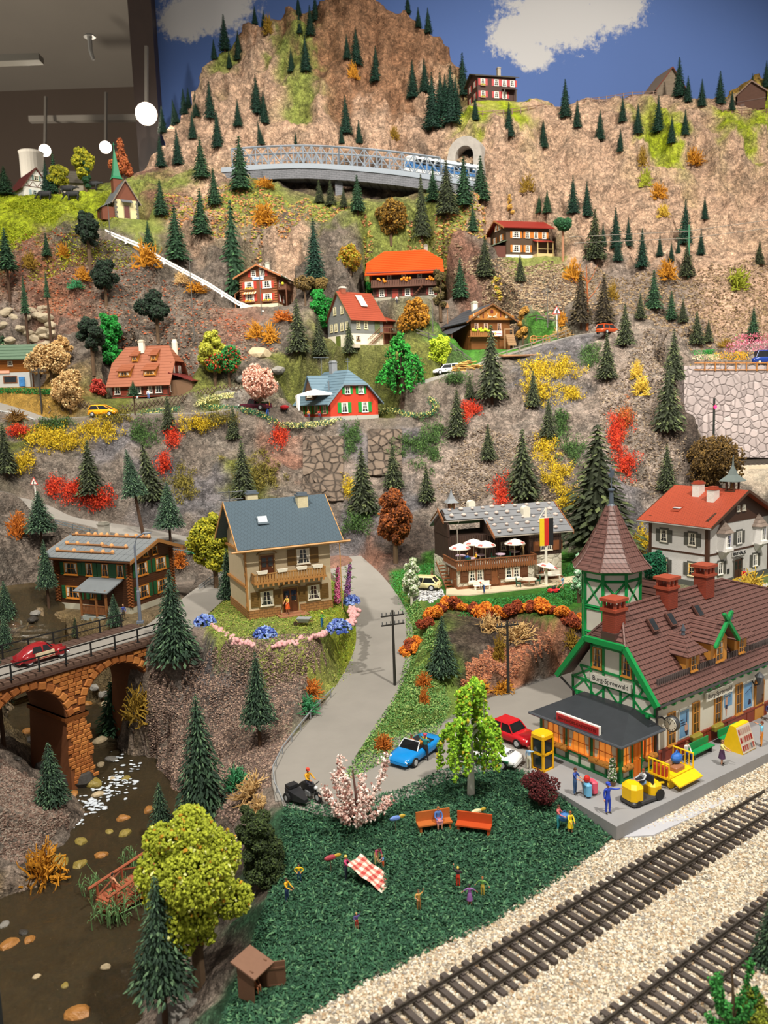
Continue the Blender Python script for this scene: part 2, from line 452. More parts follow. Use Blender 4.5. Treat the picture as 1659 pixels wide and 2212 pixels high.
def inside(poly,x,y):
	r = np.zeros(x.shape,bool)
	n = len(poly)
	for i in range(n):
		(x1,y1),(x2,y2)= poly[i],poly[(i+1)%n]
		c = ((y1>y)!=(y2>y))&(x<(x2-x1)*(y-y1)/(y2-y1+1e-12)+x1)
		r^=c
	return r

def seg_dist(poly,x,y,closed=True,vals=None):
	best = np.full(x.shape,1e9)
	bv = np.zeros(x.shape)
	n = len(poly)
	for i in range(n if closed else n-1):
		(x1,y1),(x2,y2)= poly[i][:2],poly[(i+1)%n][:2]
		dx,dy = x2-x1,y2-y1
		t = np.clip(((x-x1)*dx+(y-y1)*dy)/(dx*dx+dy*dy+1e-12),0,1)
		d = np.hypot(x-x1-t*dx,y-y1-t*dy)
		m = d<best
		best = np.where(m,d,best)
		if vals is not None:
			bv = np.where(m,vals[i]+t*(vals[(i+1)%n]-vals[i]),bv)
	return(best,bv)if vals is not None else best

	# roads: (half width, [(px, py, height)])
ROADS = {'village':(2.7,[(690,1720,.9),(680,1640,.95),(760,1540,1.3),(812,1450,2.1),(832,1380,3.1),(815,1310,4.2),(778,1250,5.0),(735,1205,5.9)]),'valley':(2.3,[(-40,1056,16.6),(40,1078,14.9),(130,1115,12.6),(230,1137,11.0),(330,1155,10.0),(430,1172,8.9),(560,1190,7.6),(700,1205,6.2)]),'bridge':(2.2,[(352,1365,6.25),(420,1310,6.25),(480,1262,6.3),(560,1215,6.6)])}
ROADS_Y = {'terrace':(2.2,[(-40,868,117),(20,885,114),(90,905,112),(160,902,112.5),(250,896,113),(350,893,113.5),(430,892,114),(500,884,115.5),(545,882,116)]),'upper':(2.0,[(900,830,122),(960,810,124),(1010,797,125.5),(1080,770,127.5),(1150,750,129.5),(1230,728,131),(1330,716,130)])}
ROADW = {k:(w,[tuple(at_z(*p))for p in ps])for k,(w,ps)in ROADS.items()}
ROADW.update({k:(w,[tuple(at_y(*p))for p in ps])for k,(w,ps)in ROADS_Y.items()})

def smooth_path(p,n=6):
	"""Catmull-Rom through points"""
	p = [np.array(q,float)for q in p]
	q = [2*p[0]-p[1]]+p+[2*p[-1]-p[-2]]
	out = []
	for i in range(1,len(q)-2):
		for t in np.linspace(0,1,n,endpoint=False):
			a,b,c,d = q[i-1:i+3]
			out.append(0.5*((2*b)+(c-a)*t+(2*a-5*b+4*c-d)*t*t+(3*b-a-3*c+d)*t**3))
	out.append(p[-1])
	return out

for k in ROADW:
	ROADW[k]= (ROADW[k][0],smooth_path(ROADW[k][1]))

STREAM = [tuple(at_z(70,2320,-4.85)),tuple(at_z(110,2180,-4.75)),tuple(at_z(165,2000,-4.55)),tuple(at_z(235,1850,-4.2)),tuple(at_z(285,1730,-3.75)),tuple(at_z(235,1650,-3.35)),tuple(at_z(150,1575,-2.75)),tuple(at_z(75,1500,-1.9)),tuple(at_y(45,1430,73.5)),tuple(at_y(70,1370,76)),tuple(at_y(70,1310,79)),tuple(at_y(60,1260,82))]
STREAM = smooth_path(STREAM,5)

def sstep(d,a,b):
	t = np.clip((d-a)/(b-a),0,1)
	return t*t*(3-2*t)

def land(x,y):
	"""height of the bare ground and how free it is for rock relief"""
	z = np.full(x.shape,_w[-3])+_w[-2]*x+_w[-1]*y
	for(qx,qy),w in zip(PX,_w[:-3]):
		z+=w*np.hypot(x-qx,y-qy)
	free = np.ones(x.shape)
	d,v = seg_dist(STREAM,x,y,False,[p[2]for p in STREAM])
	k = 1-sstep(d,2.2,5.5)
	z = z*(1-k)+np.minimum(z,v-0.7)*k
	for h,soft,s in FLATS:
		poly = [tuple(at_z(float(a),float(b),h)[:2])for a,b in _parse(s)]
		d = np.where(inside(poly,x,y),0,seg_dist(poly,x,y))
		k = 1-sstep(d,0.15,soft)
		z,free = z*(1-k)+h*k,free*(1-k)
	for n,(hw,ps)in ROADW.items():
		d,v = seg_dist(ps,x,y,False,[p[2]for p in ps])
		k = 1-sstep(d,hw+.15,hw+1.6)
		z,free = z*(1-k)+(v-0.06)*k,free*(1-k)
	for hx,hy,hz,yaw,L,D in HOUSES.values():
		c,s = cos(yaw),sin(yaw)
		u,w = (x-hx)*c+(y-hy)*s,-(x-hx)*s+(y-hy)*c
		d = np.hypot(np.maximum(0,np.maximum(-u,u-L)),np.maximum(0,np.maximum(-w,w-D)))
		k = 1-sstep(d,.5,2.0)
		z,free = z*(1-k)+(hz-.04)*k,free*(1-k)
		if hz>20:  # keep the view of the front open
			d = np.hypot(np.maximum(0,np.maximum(-u-1,u-L-1)),np.maximum(0,np.maximum(-w-5,w-D)))
			k = 1-sstep(d,.5,3.0)
			z,free = z*(1-k)+np.minimum(z,hz-.25)*k,free*(1-.7*k)
	k = sstep(x,44,45.5)*(1-sstep(y,125.2,126.2))*sstep(y,110,115)
	z,free = z*(1-k)+np.minimum(z,13.6)*k,free*(1-k)
	meadow = (1-sstep(np.abs(z),1.2,2.2))*(1-sstep(y,60,68))*sstep(x,-11,-9)
	return z,free*(1-.93*meadow)

_ys = np.concatenate([np.arange(20,58,.4),np.arange(58,100,.36),np.arange(100,150,.42),np.arange(150,208.5,.5)])
_xs = np.arange(-80,112,.44)
GX,GY = np.meshgrid(_xs,_ys)
GZ,GFREE = land(GX,GY)
_gy,_gx = np.gradient(GZ)
_sl = np.hypot(_gx/.44,_gy/np.gradient(_ys)[:,None])
_v = np.stack([GX,GY,GZ],-1).reshape(-1,3)
_n = np.stack([-_gx/.44,-_gy/np.gradient(_ys)[:,None],np.ones_like(GZ)],-1).reshape(-1,3)
_n/=np.linalg.norm(_n,axis=1)[:,None]
_fr = GFREE.ravel()
_sl = _sl.ravel()
_vis = (np.abs(_v[:,0])<12+.6*_v[:,1])
_amp = np.zeros(len(_v))
_tone = np.ones(len(_v))
for i in np.nonzero(_vis)[0]:
	p = Vector(_v[i])
	_tone[i]= noise.noise(p*.55)*.5+noise.noise(p*1.7)*.35+.5*noise.noise(p*.16)
	if _fr[i]>.03:
		a = noise.ridged_multi_fractal(Vector((p.x*.16,p.y*.16,p.z*.085)),1.0,2.1,5,1.0,2.0)-1.0
		s = min(1.5,.28+_sl[i]*.62)
		_amp[i]= a*s*(0.6+0.008*p.y)+noise.noise(p*1.1)*.16+(noise.ridged_multi_fractal(Vector((p.x*.45,p.y*.45,p.z*.3)),1,2.1,3,1,2)-1)*.28*s
_v = _v+_n*(_amp*_fr)[:,None]
# ground colour: the colour of the nearest known spots, with ragged borders
_q = _v[:,:2]+np.stack([np.sin(_v[:,1]*.9+_v[:,2])*.8+2.6*_tone,np.cos(_v[:,0]*.8)*.8-2.6*_tone],1)
_num = np.zeros((len(_v),3))
_den = np.zeros(len(_v))
for(qx,qy),c in zip(PX,PC):
	w = 1/(((_q[:,0]-qx)**2+(_q[:,1]-qy)**2)+.4)**2.1
	_num+=w[:,None]*c
	_den+=w
_c = _num/_den[:,None]

def paint(poly_px,z,key,soft=.5,amount=1.0):
	poly = [tuple(at_z(float(a),float(b),z)[:2])for a,b in _parse(poly_px)]
	x,y = _v[:,0]+.5*_tone,_v[:,1]+.5*np.roll(_tone,7)
	d = np.where(inside(poly,x,y),-.01,seg_dist(poly,x,y))
	k = ((1-sstep(d,0,soft))*amount)[:,None]
	_c[:]= _c*(1-k)+np.array(GC[key])*k

MEADOW_PX = '620 1742,720 1765,850 1738,960 1688,1010 1675,1130 1690,1345 1795,1340 1812,1290 1850,1210 1900,1060 1990,940 2040,840 2090,740 2130,600 2195,460 2225,470 2100,545 1960,590 1880'
BALLAST_PX = '1345 1800,1800 1560,1900 1900,1500 2500,560 2500,480 2235,600 2195,740 2130,840 2090,940 2040,1060 1990,1210 1900,1290 1850'
paint(FLATS[1][2],5.3,'N',.6)
paint('436 1345,470 1385,570 1402,680 1388,762 1350,770 1290,745 1235,520 1240',6.25,'L',.4,.55)
paint('870 1330,905 1340,935 1400,985 1470,960 1560,900 1585,760 1655,735 1655,800 1560,860 1480,882 1420',2,'E',.3)
paint(FLATS[0][2],.85,'C',.2)
paint(MEADOW_PX,.2,'M',.35)
paint(BALLAST_PX,0,'B',.35)
_c*=(1+.34*_tone)[:,None]
GROUND_Z = _v[:,2].reshape(GX.shape)
ny,nx = GX.shape
_idx = np.arange(ny*nx).reshape(ny,nx)
_f4 = np.stack([_idx[:-1,:-1],_idx[:-1,1:],_idx[1:,1:],_idx[1:,:-1]],-1).reshape(-1,4)
_f4 = _f4[_vis[_f4].any(axis=1)]
_used,_inv = np.unique(_f4,return_inverse=True)
_f4 = _inv.reshape(-1,4)

def ground_material():
	m = mat('ground_rock','#ffffff',.92,.0,attr='Col')
	nt = m.node_tree
	N,L = nt.nodes,nt.links
	b = N['Principled BSDF']
	b.inputs['Specular IOR Level'].default_value = .25
	base = b.inputs['Base Color'].links[0].from_socket
	tc = N.new('ShaderNodeTexCoord')

	def nz(scale,detail=4,rough=.6):
		n = N.new('ShaderNodeTexNoise')
		n.inputs['Scale'].default_value,n.inputs['Detail'].default_value,n.inputs['Roughness'].default_value = scale,detail,rough
		L.new(tc.outputs['Object'],n.inputs['Vector'])
		return n.outputs['Fac']

	def ramp(s,a,b2,lo,hi):
		r = N.new('ShaderNodeMapRange')
		for i,v in enumerate((a,b2,lo,hi)):
			r.inputs[i+1].default_value = v
		L.new(s,r.inputs[0])
		return r.outputs[0]

	def mul(c,f):
		x = N.new('ShaderNodeVectorMath')
		x.operation = 'SCALE'
		L.new(c,x.inputs[0])
		L.new(f,x.inputs['Scale'])
		return x.outputs[0]
	at = [n for n in N if n.type=='ATTRIBUTE'][0]

	def blend(f,a,b2):
		x = N.new('ShaderNodeMix')
		L.new(f,x.inputs[0])
		for k,v in((2,a),(3,b2)):
			if isinstance(v,(int,float)):
				x.inputs[k].default_value = v
			else:
				L.new(v,x.inputs[k])
		return x.outputs[0]
	c = base
	for sc_,wd,lo in((.2,.05,.62),(.62,.05,.55),(1.7,.06,.62)):  # dark clefts in the rock, none on made ground
		m3 = N.new('ShaderNodeMath')
		m3.operation = 'ABSOLUTE'
		m4 = N.new('ShaderNodeMath')
		m4.operation = 'SUBTRACT'
		L.new(nz(sc_,5,.62),m4.inputs[0])
		m4.inputs[1].default_value = .5
		L.new(m4.outputs[0],m3.inputs[0])
		c = mul(c,blend(at.outputs['Alpha'],1.0,ramp(m3.outputs[0],0,wd,lo,1.06)))
	hue = N.new('ShaderNodeMix')
	hue.data_type,hue.blend_type = 'RGBA','MULTIPLY'
	L.new(ramp(nz(.33,4,.7),.45,.62,0,1),hue.inputs[0])
	L.new(c,hue.inputs[6])
	hue.inputs[7].default_value = (.80,.84,.86,1)
	c = mul(hue.outputs[2],ramp(nz(1.3),.3,.7,.68,1.36))
	c = mul(c,ramp(nz(7,3),.3,.7,.68,1.32))
	vo = N.new('ShaderNodeTexVoronoi')
	vo.inputs['Scale'].default_value = 3.2
	L.new(tc.outputs['Object'],vo.inputs['Vector'])
	c = mul(c,ramp(vo.outputs['Distance'],0,.5,1.22,.85))
	L.new(c,b.inputs['Base Color'])
	h = N.new('ShaderNodeMath')
	h.operation = 'MULTIPLY_ADD'
	L.new(nz(2.2,6,.65),h.inputs[0])
	h.inputs[1].default_value = 2.2
	L.new(ramp(vo.outputs['Distance'],0,.4,.5,0),h.inputs[2])
	bp = N.new('ShaderNodeBump')
	bp.inputs['Strength'].default_value,bp.inputs['Distance'].default_value = .8,.3
	L.new(h.outputs[0],bp.inputs['Height'])
	L.new(bp.outputs[0],b.inputs['Normal'])
	return m

_me = np_mesh('hillside_terrain',_v[_used],_f4,ground_material(),smooth=True)
_ca = _me.color_attributes.new('Col','FLOAT_COLOR','POINT')
_ca.data.foreach_set('color',np.concatenate([np.clip(_c[_used],0,1),_fr[_used][:,None]],1).astype(np.float32).ravel())
terrain = tag(put('hillside_terrain',_me),'rocky modelled mountainside with cliffs, terraces and grass',None,kind='structure')
BVH = BVHTree.FromPolygons(_v[_used].tolist(),_f4.tolist())

def hit(px,py):
	"""the spot of ground that the photograph shows at a pixel"""
	d = Vector(ray(px,py)).normalized()
	p,n,i,t = BVH.ray_cast(Vector(CO),d)
	while p is None and py<PH:
		py+=4
		p,n,i,t = BVH.ray_cast(Vector(CO),Vector(ray(px,py)).normalized())
	return np.array(p)

def gz(x,y):
	p,n,i,t = BVH.ray_cast(Vector((x,y,300)),Vector((0,0,-1)))
	return p.z if p else 0.0

	# ---------------------------------------------------------------- room: painted sky wall, its dark edge board, the gallery beyond
def sky_material():
	m = mat('painted_sky','#4a68a6',.75,.10,.02)
	nt = m.node_tree
	N,L = nt.nodes,nt.links
	b = N['Principled BSDF']
	base = b.inputs['Base Color'].links[0].from_socket
	tc = N.new('ShaderNodeTexCoord')
	total = None
	for(px,py,w,h)in((1210,35,25,14),(1320,15,15,10),(1120,75,13,9),(1150,120,9,6),(455,15,19,11),(400,45,11,8)):
		c = at_y(px,py,208)
		mp = N.new('ShaderNodeMapping')
		mp.inputs['Location'].default_value = (-c[0]/w,0,-c[2]/h)
		mp.inputs['Scale'].default_value = (1/w,0,1/h)
		L.new(tc.outputs['Object'],mp.inputs['Vector'])
		g = N.new('ShaderNodeTexGradient')
		g.gradient_type = 'SPHERICAL'
		L.new(mp.outputs[0],g.inputs['Vector'])
		if total is None:
			total = g.outputs['Fac']
		else:
			x = N.new('ShaderNodeMath')
			x.operation = 'MAXIMUM'
			L.new(total,x.inputs[0])
			L.new(g.outputs['Fac'],x.inputs[1])
			total = x.outputs[0]
	n = N.new('ShaderNodeTexNoise')
	n.inputs['Scale'].default_value,n.inputs['Detail'].default_value,n.inputs['Roughness'].default_value = .55,9,.75
	L.new(tc.outputs['Object'],n.inputs['Vector'])
	x = N.new('ShaderNodeMath')
	x.operation = 'MULTIPLY_ADD'
	L.new(n.outputs['Fac'],x.inputs[0])
	x.inputs[1].default_value = 2.6
	y = N.new('ShaderNodeMath')
	y.operation = 'MULTIPLY_ADD'
	L.new(total,y.inputs[0])
	y.inputs[1].default_value,y.inputs[2].default_value = 2.4,-2.1
	L.new(y.outputs[0],x.inputs[2])
	r = N.new('ShaderNodeMapRange')
	r.inputs[1].default_value,r.inputs[2].default_value,r.inputs[3].default_value,r.inputs[4].default_value = .05,.5,0,.88
	L.new(x.outputs[0],r.inputs[0])
	mx = N.new('ShaderNodeMix')
	mx.data_type = 'RGBA'
	L.new(r.outputs[0],mx.inputs[0])
	L.new(base,mx.inputs[6])
	mx.inputs[7].default_value = (.60,.585,.56,1)
	L.new(mx.outputs[2],b.inputs['Base Color'])
	return m

_xl = at_y(350,250,208)[0]
tag(build(MB().box(_xl,140,208,209.5,20,185),'wall_back',sky_material()),'blue painted sky backdrop with white clouds',None,kind='structure')
tag(build(MB().box(_xl-5.4,_xl+.15,204,212,30,185),'trim_1',mat('dark_board','#3a2a22',.45,.15,.3)),'dark brown edge board of the sky backdrop',None,kind='structure')
tag(build(MB().box(-260,60,330,333,-60,175),'wall_left',mat('gallery_wall','#6b5c50',.9,.06,.05)),'dim brown gallery wall',None,kind='structure')
tag(build(MB().add([(-260,150,172),(60,150,172),(60,340,150),(-260,340,150),(-260,150,175),(60,150,175),(60,340,153),(-260,340,153)],[(0,1,2,3),(7,6,5,4),(0,4,5,1),(1,5,6,2),(2,6,7,3),(3,7,4,0)]),'ceiling',mat('gallery_ceiling','#a89e90',.9,.05,.05)),'beige gallery ceiling',None,kind='structure')

# ---------------------------------------------------------------- roads, stream, ballast, grass
def ribbon(name,pts,hw,dz,mats,label,thick=.12):
	P3 = [np.array(p)for p in pts]
	L_,R_ = [],[]
	for i,p in enumerate(P3):
		d = P3[min(i+1,len(P3)-1)]-P3[max(i-1,0)]
		n = np.array([-d[1],d[0],0])/(hypot(d[0],d[1])+1e-9)
		w = hw if not hasattr(hw,'__len__')else hw[min(i,len(hw)-1)]
		L_.append(p+n*w+[0,0,dz])
		R_.append(p-n*w+[0,0,dz])
	mb = MB()
	mb.loft([[tuple(l),tuple((l*2+r)/3+[0,0,.02]),tuple((l+2*r)/3+[0,0,.02]),tuple(r),tuple(r-[0,0,thick]),tuple(l-[0,0,thick])]for l,r in zip(L_,R_)])
	o = build(mb,name,mats)
	return tag(o,label,None,kind='structure'),L_,R_

ASPHALT = mat('grey_road_plaster','#8b8781',.85,.10,.35,.25,3.0)
EDGES = {}
for k,lab in(('village','grey winding village road'),('valley','grey road along the foot of the left cliff'),('bridge','grey road onto the stone bridge'),('terrace','grey road on the upper left terrace'),('upper','grey road past the brown farmhouse')):
	o,l,r = ribbon('road',ROADW[k][1],ROADW[k][0],.03,ASPHALT,lab)
	EDGES[k]= (l,r)
mb = MB()
mb.prism_z([tuple(at_z(float(a),float(b),.9)[:2])for a,b in _parse('598 1700,612 1742,650 1750,720 1768,850 1738,960 1688,1010 1670,1110 1662,1208 1702,1330 1500,1440 1400,1235 1452,1060 1508,965 1560,842 1598,740 1655,660 1590')][::-1],.6,.93)
tag(build(mb,'road',ASPHALT),'grey car park in front of the station',None,kind='structure')

CONC = mat('platform_concrete','#8e8e90',.8,.07,.6,.15,4)
YS = HOUSES['station'][3]
SO = np.array(HOUSES['station'][:3])
SU,SV = np.array([cos(YS),sin(YS),0]),np.array([-sin(YS),cos(YS),0])

def st(x,y,z=0.0):
	"""station frame -> world"""
	return tuple(SO+SU*x+SV*y+np.array([0,0,z]))

_a,_b = at_z(1332,1786,.95),at_z(1200,1703,.95)
plat = MB()
_pl = [st(*q)[:2]for q in((-7.95,-3.06),(24,-4.1),(24,6),(-3.7,6.9),(-6.75,4.6),(-7.25,2.1))]
plat.prism_z(_pl,.2,1.0)
platform = tag(build(plat,'trim_2',CONC),'raised grey concrete station platform',None,kind='structure')
_st = MB().prism_z([st(*q)[:2]for q in((-7.6,-2.9),(-5.9,-4.0),(4.9,-4.85),(24,-6.0),(24,-3.9))],-.3,.19)
tag(build(_st,'trim_3',mat('pale_concrete','#b3b4bb',.8,.06,.6,.1,4)),'pale grey concrete strip below the platform edge',None,kind='structure')

# stream
wm = mat('stream_water','#a8997a',.05,.15,.3)
_nt = wm.node_tree
_b = _nt.nodes['Principled BSDF']
_b.inputs['Transmission Weight'].default_value = .93
_b.inputs['IOR'].default_value = 1.22
_w1 = _nt.nodes.new('ShaderNodeTexNoise')
_w1.inputs['Scale'].default_value,_w1.inputs['Detail'].default_value = .9,5
_tc = _nt.nodes.new('ShaderNodeTexCoord')
_nt.links.new(_tc.outputs['Object'],_w1.inputs['Vector'])
_bp = _nt.nodes.new('ShaderNodeBump')
_bp.inputs['Strength'].default_value,_bp.inputs['Distance'].default_value = .6,.35
_nt.links.new(_w1.outputs['Fac'],_bp.inputs['Height'])
_nt.links.new(_bp.outputs[0],_b.inputs['Normal'])
water,_,_ = ribbon('water',STREAM,[9,9,9,9,9,9,9,9,8.5,8,7.5,7,6.5,6.5,6.5,6.2,6,6,6,5.5,5.5,5.5,5,5,5,5,5,5,5,4.5,4,4,4,3.5,3.5,3,3],0.0,wm,'clear brown mountain stream',.02)
# white water
_rng = np.random.default_rng(5)
foam = MB()
foam.smooth = True
for px,py,n,sp in((235,1705,60,34),(262,1680,50,26),(195,1738,60,30),(165,1775,24,16),(250,1640,8,18),(285,1655,10,18)):
	for i in range(n):
		x,y = px+_rng.normal(0,sp*.6),py+_rng.normal(0,sp*.35)
		z = -3.7 if py>1600 else-2.3
		p = at_z(x,y,z)
		d,v = seg_dist(STREAM,np.array([p[0]]),np.array([p[1]]),False,[q[2]for q in STREAM])
		p = at_z(x,y,float(v[0])+.04)
		r = _rng.uniform(.05,.2)
		foam.ball(p,r,7,4,sc=(_rng.uniform(.7,1.7),_rng.uniform(.6,1.2),.28))
tag(build(foam,'white_water',mat('white_water','#c9d2dc',.25,.1,3)),'white foaming water where the stream tumbles below the stone bridge','foam',kind='stuff')

def plan_poly(px_poly,z=None):
	return[tuple((at_z(float(a),float(b),z)if z is not None else hit(float(a),float(b)))[:2])for a,b in _parse(px_poly)]

def scatter(poly,n,seed=1):
	rng = np.random.default_rng(seed)
	q = np.array(poly)
	lo,hi = q.min(0),q.max(0)
	out = np.zeros((0,2))
	while len(out)<n:
		c = rng.uniform(lo,hi,(n*2,2))
		out = np.concatenate([out,c[inside(poly,c[:,0],c[:,1])]])
	out = out[:n]
	fx,fy = (out[:,0]-_xs[0])/.44,np.interp(out[:,1],_ys,np.arange(len(_ys)))
	i,j = np.clip(fx.astype(int),0,nx-2),np.clip(fy.astype(int),0,ny-2)
	a,b = fx-i,fy-j
	z = (GROUND_Z[j,i]*(1-a)+GROUND_Z[j,i+1]*a)*(1-b)+(GROUND_Z[j+1,i]*(1-a)+GROUND_Z[j+1,i+1]*a)*b
	return np.concatenate([out,z[:,None]],1),rng

def rotmats(n,rng,tilt=pi):
	a,b,c = rng.uniform(0,2*pi,n),rng.uniform(-tilt,tilt,n),rng.uniform(-tilt,tilt,n)
	ca,sa,cb,sb,cc,sc = np.cos(a),np.sin(a),np.cos(b),np.sin(b),np.cos(c),np.sin(c)
	Z = np.stack([np.stack([ca,-sa,0*a],-1),np.stack([sa,ca,0*a],-1),np.stack([0*a,0*a,0*a+1],-1)],1)
	Y = np.stack([np.stack([cb,0*a,sb],-1),np.stack([0*a,0*a+1,0*a],-1),np.stack([-sb,0*a,cb],-1)],1)
	X = np.stack([np.stack([0*a+1,0*a,0*a],-1),np.stack([0*a,cc,-sc],-1),np.stack([0*a,sc,cc],-1)],1)
	return Z@Y@X

OCT_V = np.array([(1,0,0),(0,1,0),(-1,0,0),(0,-1,0),(0,0,1),(0,0,-1)],float)
OCT_F = np.array([(0,1,4),(1,2,4),(2,3,4),(3,0,4),(1,0,5),(2,1,5),(3,2,5),(0,3,5)])
LEAF_V = np.array([(-.5,0,0),(0,-.16,.02),(.5,0,.05),(0,.16,.02)],float)
LEAF_F = np.array([(0,1,2,3)])

def cloud_mesh(name,pos,rng,size,base_v,base_f,mats,probs=None,tilt=pi,flat=1.0,rot=None,smooth=False):
	"""one mesh of many small shapes (stones, leaves, needles)"""
	n = len(pos)
	R = rotmats(n,rng,tilt)if rot is None else rot
	s = rng.uniform(size[0],size[1],n)
	jit = rng.uniform(.7,1.3,(n,len(base_v),1))
	v = np.einsum('nij,nkj->nki',R,base_v[None]*jit*s[:,None,None])
	v[...,2]*=flat
	v+=pos[:,None]
	k = len(base_v)
	f = (base_f[None]+(np.arange(n)*k)[:,None,None]).reshape(-1,base_f.shape[1])
	mi = np.repeat(rng.choice(len(mats),n,p=probs),len(base_f))if len(mats)>1 else None
	return np_mesh(name,v.reshape(-1,3),f,mats,mi,smooth)

_bal = plan_poly('1345 1803,1659 1660,1900 1640,1900 1900,1659 2240,1500 2290,560 2290,480 2235,600 2190,740 2127,840 2086,940 2036,1060 1986,1210 1895,1290 1845',0)
pos,rng = scatter(_bal,42000,3)
pos[:,2]+=rng.uniform(-.02,.04,len(pos))
BMATS = [mat('stone_cream','#cfc3ae',.8,.1,3),mat('stone_sand','#b9a78c',.8,.1,3),mat('stone_grey','#9c978f',.8,.1,3),mat('stone_white','#ddd6c8',.7,.06,3),mat('stone_rust','#a58a6a',.8,.1,3)]
tag(put('gravel',cloud_mesh('gravel',pos,rng,(.05,.105),OCT_V,OCT_F,BMATS,[.36,.22,.17,.19,.06],flat=.8)),'cream and grey ballast gravel around the railway tracks','gravel',kind='stuff')
_mea = plan_poly('622 1745,720 1768,850 1740,960 1690,1010 1677,1130 1692,1340 1800,1285 1852,1210 1905,1060 1996,940 2045,840 2095,740 2135,600 2200,470 2225,480 2110,550 1960,590 1880',0)
pos,rng = scatter(_mea,46000,4)
pos[:,2]+=rng.uniform(.0,.14,len(pos))
GM = [mat('flake_green_dark','#1c4630',.8,.2,2),mat('flake_green','#2e5e40',.8,.2,2),mat('flake_green_light','#547f58',.8,.2,2)]
tag(put('grass',cloud_mesh('grass',pos,rng,(.18,.34),LEAF_V,LEAF_F,GM,[.5,.36,.14],tilt=.75)),'dark green scattered turf of the meadow','grass',kind='stuff')

def lawn(poly_px,z,n,cols,label,size=(.16,.3),seed=7,tilt=.9,lift=.12):
	poly = plan_poly(poly_px,z)
	pos,rng = scatter(poly,n,seed)
	pos[:,2]+=rng.uniform(0,lift,n)
	tag(put('grass',cloud_mesh('grass',pos,rng,size,LEAF_V,LEAF_F,[mat('grass_'+c.strip('#'),c,.8,.2,2)for c in cols],None,tilt=tilt)),label,'grass',kind='stuff')

lawn('436 1345,470 1383,570 1400,680 1386,758 1352,766 1295,742 1250,520 1250',6.25,9000,['#6f8f2c','#8fae3a','#55741f','#a3a24a'],'bright green lawn in front of the beige house')
lawn('838 1240,868 1300,905 1300,885 1265,940 1250,940 1215',5.3,2600,['#2d7a33','#3f9440'],'green lawn left of the cafe')
lawn('985 1322,1010 1300,1160 1285,1205 1255,1240 1205,1290 1215,1275 1290,1190 1325,1080 1312',5.3,8000,['#2d7a33','#3f9440','#22662a'],'green lawn in front of the cafe')
lawn('876 1350,905 1360,930 1410,960 1470,975 1500,940 1560,890 1580,760 1650,735 1650,800 1560,860 1482,880 1420',2.0,15000,['#56853e','#7fa95a','#3f7031','#93a860'],'pale green grass strip between the road and the car park',lift=.2)
lawn('90 485,0 495,-20 440,60 410,110 415,190 418,260 410,290 420,240 450,200 455',62,9000,['#a5ac22','#bdbf2c','#8c9a1e'],'yellow green alpine pasture in front of the farmhouse',(.3,.6),8)

# loose grit on the slopes
_V4 = _v[_used][_f4]
FC = _V4.mean(1)
FA = np.linalg.norm(np.cross(_V4[:,1]-_V4[:,0],_V4[:,3]-_V4[:,0]),axis=1)
def grit(name_label,poly_px,n,cols,size,seed):
	poly = plan_poly(poly_px)
	rng = np.random.default_rng(seed)
	k = np.nonzero(inside(poly,FC[:,0],FC[:,1])&(FA>0))[0]
	k = k[np.abs(FC[k,1]-np.median(FC[k,1]))<40]
	w = FA[k]/FA[k].sum()
	q = _V4[rng.choice(k,n,p=w)]
	a,b = rng.random((n,1)),rng.random((n,1))
	pos = (q[:,0]*(1-a)+q[:,1]*a)*(1-b)+(q[:,3]*(1-a)+q[:,2]*a)*b
	tag(put('gravel',cloud_mesh('gravel',pos,rng,size,OCT_V,OCT_F,[mat('grit_'+c.strip('#'),c,.85,.15,3)for c in cols],flat=.7)),name_label,'gravel',kind='stuff')

grit('brown grit on the slope between the beige house and the stream','400 1400,480 1400,700 1415,640 1530,590 1690,540 1770,430 1780,340 1650,310 1590,390 1480',26000,['#6b5850','#80695e','#54443c','#a58c7a'],(.05,.12),11)
grit('grey grit on the left stream bank','0 1640,60 1670,130 1730,150 1790,110 1830,40 1870,0 1850',5000,['#7d665a','#8a7c70','#5e4a40'],(.05,.13),12)
grit('orange grit in the quarry','1000 1480,1010 1440,1060 1400,1180 1390,1240 1365,1270 1380,1215 1435,1100 1480',5000,['#b2704e','#8f5840','#6d4a3c','#c48a66'],(.06,.15),13)
grit('broken rock on the cliff right of the grey roofed house','940 1060,1000 950,1060 920,1120 960,1180 930,1240 960,1230 1060,1160 1090,1060 1070',5000,['#5f5042','#74634f','#483a31','#8f7f6b'],(.08,.2),14)
grit('broken rock on the spur above the cafe','1300 840,1360 780,1440 780,1475 880,1480 1000,1440 1080,1330 1030,1290 930',6000,['#5f5042','#766552','#463830','#94836c'],(.08,.2),15)
grit('scree on the hillside left of the road barrier','0 520,150 520,300 560,420 640,560 700,600 760,480 790,300 720,150 680,0 640',4200,['#77604f','#927a64','#a0522f','#5e4a3e'],(.12,.3),16)
grit('pale scree below the red roofed chalet','980 520,1060 560,1220 570,1250 640,1200 690,1120 690,1040 640,980 600',4000,['#8f7a60','#a89476','#6b5646'],(.15,.36),17)
grit('rubble on the right mountainside','1230 590,1400 590,1659 570,1659 740,1480 740,1400 690,1260 680',5000,['#97805f','#a08a68','#7a644c','#665442'],(.12,.3),18)
grit('fallen leaves and stones below the railway bridge','330 420,480 400,600 420,780 470,960 470,1060 470,1040 540,800 520,560 500,360 480',3600,['#8f9a3a','#b3a24c','#a97a52','#77604f','#c98a5a'],(.15,.4),19)

grit('black and white pebble bed left of the cafe','882 1262,905 1250,935 1255,960 1285,930 1302,890 1300',2600,['#d8d8d8','#3a3a3c','#9a9a9a','#e8e8e8'],(.08,.18),20)
